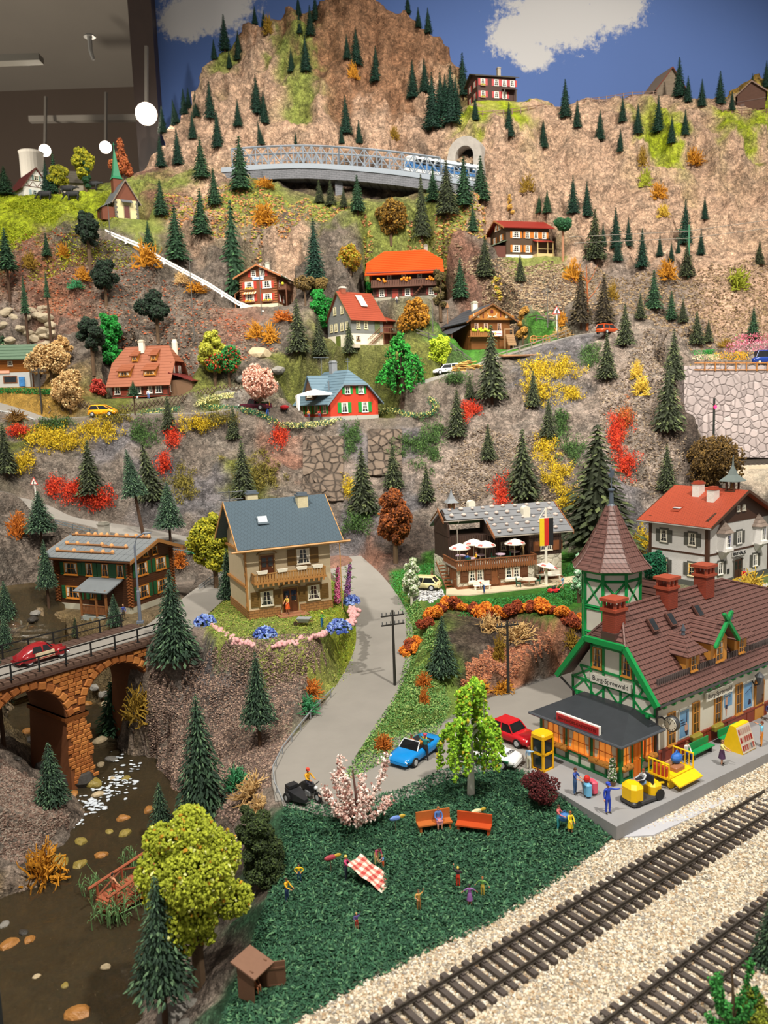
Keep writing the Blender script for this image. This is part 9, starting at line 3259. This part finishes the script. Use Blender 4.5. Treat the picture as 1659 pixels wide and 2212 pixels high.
simple('wheelbarrow','grey wheelbarrow on the lawn of the beige villa','wheelbarrow',p,170,[('tray',MB().loft([[(-.4,-.25,.35),(.4,-.25,.35),(.4,.25,.35),(-.4,.25,.35)],[(-.6,-.4,.7),(.6,-.4,.7),(.6,.4,.7),(-.6,.4,.7)]]),'#9a9ea0'),('wheel',tb([(.75,-.05,.2),(.75,.05,.2)],.2,10),'#4a3a30'),('handles',tb([(.75,0,.2),(-.9,-.3,.45)],.04,4).tube([(.75,0,.2),(-.9,.3,.45)],.04,4),'#7a5030')])
# agapanthus, beaded border, delphiniums
for px,py,r_,lab in((443,1350,1.0,'blue flower ball at the left end of the beige villa lawn'),(573,1378,1.0,'blue flower ball in the middle of the pink border'),(733,1362,1.05,'large blue flower ball at the right end of the pink border'),(760,1302,.75,'smaller blue flower ball under the pink flower spikes')):
	p = at_z(px,py,6.1)
	rng = np.random.default_rng(px)
	d = rng.normal(0,1,(170,3))
	d/=np.linalg.norm(d,axis=1)[:,None]
	d[:,2]= np.abs(d[:,2])*.9
	t = thing('flower_ball',lab,'flower',p)
	put('petals',cloud_mesh('petals',d*r_*.95,rng,(.1,.2),OCT_V,OCT_F,[P('#5a74c0'),P('#3a52a0'),P('#8aa4d8')]),t)
	mb = MB()
	for q in d[::3]:
		mb.tube([(0,0,0),tuple(q*r_*.9)],.03,3)
	build(mb,'stalks',P('#3f6a34'),t)
bead = MB()
bead.smooth = True
bead.ball((0,0,.1),.2,8,6)
bead = bead.mesh('bloom',mat('pink_bloom','#d8a4a4',.6,.14,2))
i = 0
for seg in(((460,1355),(500,1382),(545,1395)),((598,1397),(650,1385),(705,1370)),((755,1352),(765,1330),(762,1316))):
	t = thing('flower_border',('left','middle','right')[i]+' stretch of the pink beaded flower border on the beige villa lawn','flower bed',at_z(*seg[0],6.05))
	o0 = np.array(t.location)
	rng = np.random.default_rng(i)
	for q in smooth_path([at_z(*s,6.05)for s in seg],11):
		for k in range(4):
			put('bloom',bead,t,tuple(q-o0+rng.normal(0,.17,3)*[1,1,.4]),0,rng.uniform(.7,1.1))
	i+=1
for px,py,top,c,lab in((728,1310,1222,['#d06a94','#e08cae','#b84a78'],'pink flower spike at the right wall of the beige villa'),(748,1300,1215,['#8a5a9c','#a87ab8','#c07aa4'],'purple pink flower spike beside the pink one')):
	p = at_z(px,py,6.1)
	h = tall(p,py-top)
	t = thing('flower_spike',lab,'flower',p,0)
	t.rotation_euler = (0,.06 if px<740 else .14,0)
	build(tb([(0,0,0),(0,0,h)],.06,5),'stalk',P('#4a7a3c'),t)
	put('blossoms',leaf_crown(px,[(0,0,h*(.15+.06*k),.3-.012*k,1)for k in range(14)],900,(.06,.12),c,name='blossoms'),t)
	rng = random.Random(px)
	mb = MB()
	for k in range(26):
		a,z = rng.uniform(0,6.28),rng.uniform(.1,h*.8)
		l = rng.uniform(.5,.9)
		mb.tube([(0,0,z),(cos(a)*l*.6,sin(a)*l*.6,z+.4),(cos(a)*l,sin(a)*l,z+.35)],[.02,.05,.01],3)
	build(mb,'leaves',P('#7a9a5c'),t)
	# log footbridge and reeds in the stream
t = thing('log_footbridge','reddish brown log footbridge broken down in the stream','bridge',at_z(222,1965,-4.1),radians(57))
lg = P('#9a5438',.7)
build(bx(0,5.4,-1.0,0.6,-.1,.45),'deck_beam',lg,t)
me = bx(-.3,.3,-1.1,.7,.42,.55).mesh('plank',lg)
for i in range(8):
	put('plank',me,t,(.4+.66*i,0,0))
for y in(-1.05,.65):
	build(tb([(-.4,y,1.3),(5.6,y,1.5)],.09,6),'handrail',lg,t)
	for x in(.2,2.0,3.8,5.3):
		build(tb([(x,y,.4),(x,y,1.4)],.08,5),'post',lg,t)
	build(tb([(.2,y,.55),(1.9,y,1.25)],.06,5).tube([(2.1,y,1.2),(3.7,y,.6)],.06,5),'brace',lg,t)
for px,py,n,lab in((205,1935,12,'left of the log footbridge'),(250,1990,26,'in front of the log footbridge'),(285,1880,12,'behind the log footbridge'),(290,1950,14,'under the right end of the log footbridge')):
	p = at_z(px,py,-4.3)
	r = random.Random(px)
	mb = MB()
	for k in range(n):
		x,y,l = r.gauss(0,.55),r.gauss(0,.35),r.uniform(.8,1.9)
		mb.tube([(x,y,-.2),(x+r.gauss(0,.1),y,l*.6),(x+r.gauss(0,.4),y+r.gauss(0,.2),l)],[.035,.03,.012],3)
		for j in range(3):
			a,z = r.uniform(0,6.28),l*r.uniform(.3,.8)
			mb.tube([(x,y,z),(x+.25*cos(a),y+.25*sin(a),z+.22),(x+.38*cos(a),y+.38*sin(a),z+.1)],[.02,.03,.008],3)
	tag(build(mb,'reeds',P('#5f8450',.7),None,p),'green reeds '+lab,'reeds')
	# outhouse
p = hit(548,2148)
t = simple('outhouse','small brown wooden outhouse with its door ajar at the meadow corner','outhouse',p,58,[('side_wall',bx(-.62,-.54,-.6,.6,0,2.0),'#6a4a38'),('side_wall',bx(.54,.62,-.6,.6,0,2.0),'#6a4a38'),('back_wall',bx(-.6,.6,.52,.6,0,2.1),'#5a3e30'),('seat',bx(-.54,.54,.05,.52,0,.5),'#4a3226'),('roof',MB().slab((-.85,-.95,1.85),(.85,-.95,1.85),(.85,.85,2.3),(-.85,.85,2.3),.1),'#7a5a48')])
build(bx(0,1.05,-.04,.04,.05,1.85).box(.05,1.0,-.08,-.04,.3,.42).box(.05,1.0,-.08,-.04,1.4,1.52),'door',P('#6a4a38'),t,(.6,-.6,0),-.9)
t.scale = (.76,)*3
person((p[0]+.05,p[1]+.02,p[2]+.38),1.2,58,'sit','#8a5a34','#a0603c','#3a2418','man in brown seated inside the outhouse',seat=.44)
# party tent
p = hit(640,905)
w = 5.2
t = simple('party_tent','white party tent with a blue and white roof before the orange red house','tent',(p[0]+.3,p[1]+.6,max(gz(p[0]+a,p[1]+b)for a in(.5,3,5)for b in(.6,2,3.5))),10,[('roof_white',MB().add([(0,0,2.3),(w,0,2.3),(w,3,2.3),(0,3,2.3),(w/2,1.5,3.0)],[(0,1,4),(2,3,4),(3,0,4)]),'#eceae6'),('roof_blue',MB().add([(w,0,2.3),(w,3,2.3),(w/2,1.5,3.01)],[(0,1,2)]),'#7aa4d0'),('valance',bx(0,w,-.03,.03,2.1,2.32).box(w-.03,w+.03,0,3,2.1,2.32).box(-.03,.03,0,3,2.1,2.32),'#eceae6')])
for x in(.1,w-.1):
	for y in(.1,2.9):
		build(MB().loft([[(x-.1,y-.1,0),(x+.1,y-.1,0),(x+.1,y+.1,0),(x-.1,y+.1,0)],[(x-.25,y-.1,2.2),(x+.25,y-.1,2.2),(x+.25,y+.1,2.2),(x-.25,y+.1,2.2)]]),'leg',P('#e4e2de'),t)
for dx,c,lab in((1.6,'#b8742c','seated guest in ochre under the party tent'),(3.2,'#c83a34','seated guest in red under the party tent')):
	person((p[0]+dx,p[1]+2.2,p[2]+.45),1.5,10,'sit',c,'#3a4a7a','#6a4028',lab,seat=.44)
p = hit(615,893)
simple('kettle_grill','red kettle grill left of the party tent','grill',p,0,[('bowl',MB().lathe([(.1,.5),(.6,.75),(.65,1.0),(.3,1.2)],10),'#a01c24'),('legs',tb([(-.3,0,0),(0,0,.6)],.05,4).tube([(.3,0,0),(0,0,.6)],.05,4),'#2a2a2c')])
p = hit(778,886)
tag(build(MB().prism([(-1.4,0),(1.4,0),(.5,2.0),(-.5,2.0)],-.5,.6),'log_pile',mat('stacked_wood','#c8843c',.8,.15,3,.6,kind='bricks',kw=dict(n=2.4,w=.4,h=.3,groove=.6)),None,p,.5),'tent shaped pile of orange firewood at the corner of the orange red house','wood pile')
p = hit(1010,800)
r = random.Random(4)
mb = MB()
for i in range(60):
	x = r.uniform(-1.8,1.8)
	z = r.uniform(0,1.5-abs(x)*.5)
	mb.tube([(x-.7,r.uniform(-.5,.5),z),(x+.7,r.uniform(-.6,.5),z+r.uniform(-.3,.3))],.09,4)
tag(build(mb,'brushwood',P('#b8904e',.8),None,p),'heap of straw coloured brushwood beside the white estate car','wood pile',kind='stuff')
p = hit(1120,772)
t = thing('log_stack','long brown logs lying in the yard of the brown farmhouse','logs',p,.35)
for i in range(5):
	build(tb([(-3,-.5+.3*i,.15+.06*i),(3,-.7+.35*i,.3)],.16,6),'log',P('#8a6444',.8),t)
p = hit(1163,742)
t = simple('hay_wagon','wooden wagon with spoked wheels in the farm yard','wagon',p,12,[('frame',tb([(-1.4,0,.7),(1.4,0,.7)],.1,5).tube([(-1.4,-.5,1.0),(2.4,-.4,1.2)],.06,5),'#8a6034')])
for x in(-1.1,1.1):
	build(MB().tube([(x+.6*cos(a),-.6,.6+.6*sin(a))for a in np.linspace(0,6.283,13)],.1,4).tube([(x-.55,-.6,.6),(x+.55,-.6,.6)],.05,4).tube([(x,-.6,.05),(x,-.6,1.15)],.05,4),'wheel',P('#a8743a'),t)
p = hit(1076,753)
t = thing('ladder','pale ladder leaning under the man at the brown farmhouse','ladder',p)
t.rotation_euler = (-.35,0,0)
build(tb([(-.25,0,0),(-.25,0,3)],.06,4).tube([(.25,0,0),(.25,0,3)],.06,4),'rails',P('#d8b87a'),t)
for i in range(7):
	build(bx(-.25,.25,-.03,.03,.3+.4*i,.37+.4*i),'rung',P('#d8b87a'),t)

	# fences
def fence(pix,lab,kind='rail',col='#5a4a3c',h=1.1,Y=None):
	pts = [hit(*q)for q in pix]
	if kind=='rail':
		return barrier(pts,lab,col,h,(h*.5,h*.95),2.2,.14,'fence',cat='fence',pw=.16)
	t = thing('fence',lab,'fence',pts[0])
	sp = smooth_path(pts,12)
	m = P(col,.7)
	me = tb([(-.45,0,0),(.45,0,h)],.07,4).mesh('slat',m)
	me2 = tb([(.45,.05,0),(-.45,.05,h)],.07,4).mesh('slat',m)
	acc = 0
	for a,b in zip(sp,sp[1:]):
		d = b-a
		L_ = np.linalg.norm(d)
		while acc<L_:
			for q in(me,me2):
				put('slat',q,t,tuple(a+d*acc/L_-pts[0]),atan2(d[1],d[0]))
			acc+=.62
		acc-=L_

fence(((112,893),(150,886),(190,884)),'dark lattice fence left of the yellow hatchback','x')
fence(((262,893),(330,880),(400,868),(460,852),(520,845)),'dark lattice fence right of the yellow hatchback','x')
fence(((1040,790),(1100,770),(1170,748),(1240,720),(1290,708)),'grey wooden rail fence along the farm road',col='#6e665a')
fence(((900,725),(930,735),(960,745),(990,768),(1020,790)),'dark rail fence left of the brown farmhouse',col='#3a3630')
fence(((1120,702),(1160,694),(1200,698),(1240,712)),'dark rail fence behind the farm yard',col='#3a3028')
fence(((1260,225),(1310,215),(1360,210),(1420,208)),'rustic rail fence along the right ridge',col='#6a4a34')
fence(((1540,232),(1570,244),(1600,250),(1659,246)),'rustic rail fence below the brown hut',col='#6a4a34')
fence(((1020,252),(1080,250),(1130,243),(1180,236)),'low rustic rail fence on the edge of the top meadow',col='#6a4a34')
t = barrier([at_y(1500,800,124.4),at_y(1600,800,124.4),at_y(1720,800,124.4)],'orange brown timber railing on top of the tall retaining wall','#a0682c',1.3,(.15,1.2),1.6,.14,'fence',cat='fence',pw=.14)
t = thing('picket_fence','white picket fence before the town hall','fence',at_z(1592,1288,5.2),radians(20))
pk_ = MB().prism([(-.09,0),(.09,0),(.09,.8),(0,.95),(-.09,.8)],-.03,.03).mesh('picket',P('#e8e6de'))
for i in range(22):
	put('picket',pk_,t,(.28*i,0,0))
build(bx(-.1,6.2,.03,.07,.2,.3).box(-.1,6.2,.03,.07,.6,.7),'rails',P('#e8e6de'),t)

# hedges with flowers
def hedge(pix,lab,cols,probs,n,hgt=.8,wid=.5,Y=None):
	pts = smooth_path([hit(*q)if Y is None else at_y(*q,Y)for q in pix],6)
	rng = np.random.default_rng(n)
	k = rng.integers(0,len(pts)-1,n)
	u = rng.random((n,1))
	P3 = np.array(pts)
	pos = P3[k]*(1-u)+P3[k+1]*u+np.stack([rng.normal(0,wid*.5,n),rng.normal(0,wid*.5,n),rng.uniform(0,hgt,n)],1)
	me = cloud_mesh('hedge',pos-P3[0],rng,(.13,.26),LEAF_V*[1,2,4],LEAF_F,[mat('hedge_'+c.strip('#'),c,.85,.2,2)for c in cols],probs)
	tag(put('hedge',me,None,P3[0]),lab,'hedge')

hedge(((310,898),(380,890),(450,885),(520,890),(570,905),(600,922)),'green hedge with yellow flowers along the terrace edge, left part',['#15583c','#1f7048','#d8cf7a'],[.45,.3,.25],2600)
hedge(((600,924),(660,924),(720,916),(780,905),(840,890)),'green hedge with yellow flowers before the orange red house',['#15583c','#d8cf7a','#e8e29a'],[.5,.3,.2],2600)
hedge(((845,890),(890,902),(925,900),(942,885),(930,868)),'green hedge with yellow flowers curving round the willow',['#15583c','#d8cf7a','#1f7048'],[.4,.35,.25],1800)
hedge(((425,878),(460,866),(505,858)),'row of cream yellow flowers by the lattice fence',['#e0d88a','#e8e2a8','#3a6a3a'],[.5,.3,.2],900)
hedge(((-20,850),(50,850),(120,853)),'bright green clipped hedge in front of the log cabin',['#12702a','#1f8a3a','#0c5520'],None,1800)
hedge(((1502,778),(1540,778),(1545,779)),'cream blossoms at the left of the terrace flower bed',['#ecdcb4','#e0c894','#3a8a3a'],[.6,.25,.15],500,.9,.7,126.5)
hedge(((1548,778),(1590,778),(1612,778)),'yellow blossoms in the terrace flower bed',['#e8b41c','#d89a14','#4a8a3a'],[.6,.3,.1],700,1.3,.8,126.5)
hedge(((1572,762),(1620,758),(1680,756)),'pink blossoms behind the yellow ones in the terrace flower bed',['#e08aa0','#d86a8c','#ecb4c0'],None,900,1.6,.8,128)
hedge(((1590,745),(1630,742),(1690,742)),'tall deep pink blossoms at the back of the terrace flower bed',['#d8607c','#e08aa0','#5a8a4a'],[.5,.4,.1],800,1.6,.7,129.5)
hedge(((1495,768),(1530,766),(1535,766)),'bright green planting behind the cream blossoms',['#2f9a3a','#1f7a2c'],None,500,.8,.7,128)

# stones
SV_ = []
for sd in range(5):
	b = bmesh.new()
	bmesh.ops.create_icosphere(b,subdivisions=2,radius=1)
	for v in b.verts:
		v.co*=1+.32*noise.noise(v.co*1.1+Vector((sd*9,0,0)))
		v.co.z*=.62
	me = bpy.data.meshes.new('stone')
	b.to_mesh(me)
	b.free()
	me.materials.append(P('#888888'))
	SV_.append(me)
SCOL = {'g':('#7d7a74','grey'),'o':('#9a6a34','ochre'),'d':('#38342f','dark'),'t':('#b3a283','pale tan'),'y':('#8a7a3c','mossy yellow')}
STN = '''120 1865 62 o y|large flat, in the shallow stream right of the golden bush
172 1868 34 16 y|flat, right of the large flat one in the shallow stream
175 1818 32 14 y|small flat, in mid stream
218 1848 30 16 o|rounded, in the shallow stream above the log footbridge
270 1800 34 18 y|under water below the rapids
236 1797 20 16 y|small, under water below the rapids
265 1768 30 12 o|brown, under water below the rapids
322 1750 30 20 o|at the right bank below the rapids
200 1692 44 24 y|mossy, at the foot of the bridge pier
212 1716 30 14 t|smooth, below the bridge pier
158 1716 28 20 o|left of the rapids
243 1682 16 18 t|upright, right of the bridge pier
272 1682 22 18 y|at the right bank beside the rapids
217 1652 22 18 t|right of the bridge pier under the arch
240 1640 30 20 g|flat, under the right arch
215 1600 34 22 t|white topped, under the right arch
225 1500 34 26 g|upper, seen through the right arch
208 1484 30 20 g|lower left, seen through the right arch
232 1520 30 22 t|right, seen through the right arch
190 1520 24 24 o|against the pier, seen through the right arch
65 1600 40 30 d|large, under the left arch
100 1590 36 26 d|right of the large one under the left arch
60 1580 30 16 o|behind the large dark ones under the left arch
35 1640 24 20 d|at the left bank below the left arch
78 1325 30 26 g|large, behind the far bridge railing
35 1352 30 16 o|left, behind the far bridge railing
68 1355 26 16 o|right, behind the far bridge railing
72 1338 30 14 d|low, beside the large grey one behind the railing
60 1400 34 16 t|left below the far bridge railing
80 1385 28 18 t|right below the far bridge railing
65 2030 30 28 o|round, at the left edge of the stream
50 2015 24 26 d|beside the round one at the left edge
20 2040 44 26 o|long, at the left edge of the stream
10 1998 26 26 g|grey one at the left edge of the stream
228 2090 26 16 t|small, in the middle of the lower stream
80 2110 20 18 t|small, left in the lower stream
140 2130 22 22 y|left of the middle in the lower stream
168 2190 60 40 o|big amber one at the bottom of the lower stream
375 2190 76 56 g|biggest of the grey ones under the blurred spruce
415 2168 34 34 g|right of the biggest under the blurred spruce
400 2212 34 30 g|lowest under the blurred spruce
215 1300 28 20 g|by the log chalet's left corner
560 765 60 36 t|long boulder above the pink tree
530 820 46 40 g|boulder left of the pink tree
600 800 40 30 g|boulder right above the pink tree
590 830 26 20 g|small, right of the pink tree'''
for i,row in enumerate(STN.split('\n')):
	a,place = row.split('|')
	a = a.split()
	c = a[-1]
	px,py,w = float(a[0]),float(a[1]),float(a[2])
	p = hit(px,py)
	if py>1400 and px<330:
		d,v = seg_dist(STREAM,p[:1],p[1:2],False,[q[2]for q in STREAM])
		p = at_z(px,py,max(p[2],float(v[0])-.05))if d[0]<7 else p
	r_ = w/px_per_m(p)/2
	o = put('stone',SV_[i%5],None,p,i*1.1,(r_,r_*.75,r_*.8))
	o.material_slots[0].link = 'OBJECT'
	o.material_slots[0].material = mat('stone_'+c,SCOL[c][0],.45 if c in 'dyo' else .75,.25,1.6,.5,5)
	tag(o,SCOL[c][1]+' stone, '+place,'stone')
rr = random.Random(21)
for i in range(34):
	px,py = rr.uniform(5,118),rr.uniform(668,765)
	p = hit(px,py)
	r_ = rr.uniform(.7,1.35)
	o = put('boulder',SV_[i%5],None,p,i,(r_,r_*.8,r_*.9),rot=(rr.uniform(-.5,.5),rr.uniform(-.5,.5),i))
	o.material_slots[0].link = 'OBJECT'
	o.material_slots[0].material = mat('boulder_pale','#a89b84',.85,.2,1.2,.6,3)
	tag(o,'pale grey boulder in the rubble heap behind the log cabin','boulder','boulders of the rubble heap')
	# cows
for px,py,yaw,lab in((98,434,180,'black cow grazing at the left on the pasture'),(147,422,0,'black cow standing at the back before the barn'),(158,434,180,'black cow grazing at the right before the barn'),(200,412,0,'black cow at the right end of the barn')):
	p = hit(px,py)
	t = thing('cow',lab,'cow',p,radians(yaw),None,1.25)
	mb = MB()
	mb.smooth = True
	mb.loft([[(x,r_*.62*cos(a),z+r_*sin(a))for a in[6.283*k/10 for k in range(10)]]for x,r_,z in((-1.0,.1,1.2),(-.9,.34,1.12),(-.4,.44,1.05),(.2,.43,1.02),(.7,.42,1.05),(.95,.26,1.15),(1.2,.17,1.1 if yaw==0 else .9),(1.4,.16,1.2 if yaw==0 else .6),(1.62,.12,1.1 if yaw==0 else .4),(1.78,.08,1.05 if yaw==0 else .3))])
	for x,b in((.62,0),(-.78,.1)):
		for s in(-.2,.2):
			mb.tube([(x,s,.95),(x-b*.6,s,.62),(x+b,s,.38),(x+b*.4,s,.0)],[.16,.1,.065,.07],6)
	hz = 1.3 if yaw==0 else .78
	for s in(-1,1):
		mb.tube([(1.36,s*.1,hz),(1.34,s*.28,hz+.02)],[.05,.02],4)
		mb.tube([(1.42,s*.06,hz+.02),(1.5,s*.16,hz+.16)],[.03,.01],4)
	mb.tube([(-1.0,0,1.3),(-1.15,0,1.0),(-1.12,0,.45)],[.05,.03,.05],4)
	build(mb,'body',P('#232427',.7),t)

	# gallery fittings at the upper left
LAMP = mat('lamp_glow','#fff2dc',.3,.01,1,emit=90)
for px,py,r_,Y,lab in((316,246,2.2,190,'brightest ceiling spotlight beside the dark edge board'),(228,318,1.5,235,'ceiling spotlight above the rust orange tree'),(97,325,1.5,240,'ceiling spotlight above the white cylinder')):
	p = at_y(px,py,Y)
	d = (Vector((0,0,20))-Vector(p)).normalized()
	t = thing('ceiling_spotlight',lab,'lamp',p)
	build(tb([tuple(-d*5),tuple(d*.2)],[r_*.8,r_*1.1],14),'housing',P('#8a8480'),t)
	build(tb([tuple(d*.15),tuple(d*.5)],r_,16),'lens',LAMP,t)
	build(tb([tuple(-d*4),tuple(-d*4+Vector((0,4,16)))],.5,5),'stem',P('#7a736a'),t)
a,b = at_y(62,262,250),at_y(335,258,250)
tag(build(MB().add([tuple(a),tuple(b),tuple(b+[0,2,0]),tuple(a+[0,2,0]),tuple(a+[0,0,1.6]),tuple(b+[0,0,1.6]),tuple(b+[0,2,1.6]),tuple(a+[0,2,1.6])],[(0,3,2,1),(4,5,6,7),(0,1,5,4),(1,2,6,5),(2,3,7,6),(3,0,4,7)]),'lighting_track',P('#8d857a')),'pale lighting track of the gallery ceiling',None,kind='structure')  # the gallery's lighting track, held as a fixed structure
a = at_y(72,385,225)
tag(build(MB().lathe([(2.4,-135),(3.1,6),(3.3,6.6),(3.0,6.6)],24),'white_cylinder',P('#c4bdb0',.7),None,a),'white cylinder standing behind the farmhouse roof','container')
tag(build(MB().box(-260,60,210,333,a[2]-136,a[2]-135),'floor',P('#5a5048',.8)),'dark gallery floor',None,kind='structure')
p = at_y(0,127,200)
q = at_y(84,127,200)
tag(build(MB().box(p[0]-4,q[0],200,203,p[2]-.5,p[2]+1.0),'ceiling_rail',P('#6f6a60')),'thin grey rail on the ceiling at the left edge','rail')
p = at_y(195,100,200)
tag(build(tb([(0,0,2),(0,0,-1),(.5,0,-3)],[.6,.5,.4],8).lathe([(1.4,2),(1.2,2.4)],10),'sprinkler',P('#8d8a84',.3),None,p),'small metal sprinkler head on the gallery ceiling','sprinkler')
# foreground shrub at the lower right
blob_tree(1620,2208,2128,90,['#6e7a1e','#8f9a2c','#59601c'],'yellow green undergrowth at the bottom right corner','bush','bush',8,.02,2000,.05,91,shape='bush')
strand_tree(1580,2222,2062,125,['#2c7a30','#3f9440','#1f5a24'],'blurred green shrub in the bottom right corner before the tracks','spread',10,92,'#5a4632',.03,'bush',dens=170)
for px,py,c,lab in((855,1783,'#6a8ad0','small blue grey bird like figure lying on the meadow'),(1030,1768,'#d8cfa4','pale duck shaped kite on a thin stick beside the empty bench'),(715,1870,'#a8404c','dark pink kite on a stick left of the checked blanket')):
	p = hit(px,py+15)
	simple('garden_ornament',lab,'ornament',p,20,[('stick',tb([(0,0,0),(0,0,.8)],.025,4),'#6a5a48'),('body',MB().ball((0,0,.85),.22,8,5,sc=(1.6,.5,.7)),c),('wing',MB().ball((.4,0,.9),.14,6,4,sc=(1.6,.4,.8)),'#c8a83a')])
simple('bag','blue bundle between the two women on the meadow','bag',hit(1219,1792)+[0,0,.55],0,[('bundle',MB().ball((0,0,.2),.3,9,6,sc=(1.2,.8,.9)),'#3a74b8'),('strap',tb([(-.2,0,.4),(0,0,.6),(.2,0,.4)],.03,4),'#2a5490')])
finish_people()
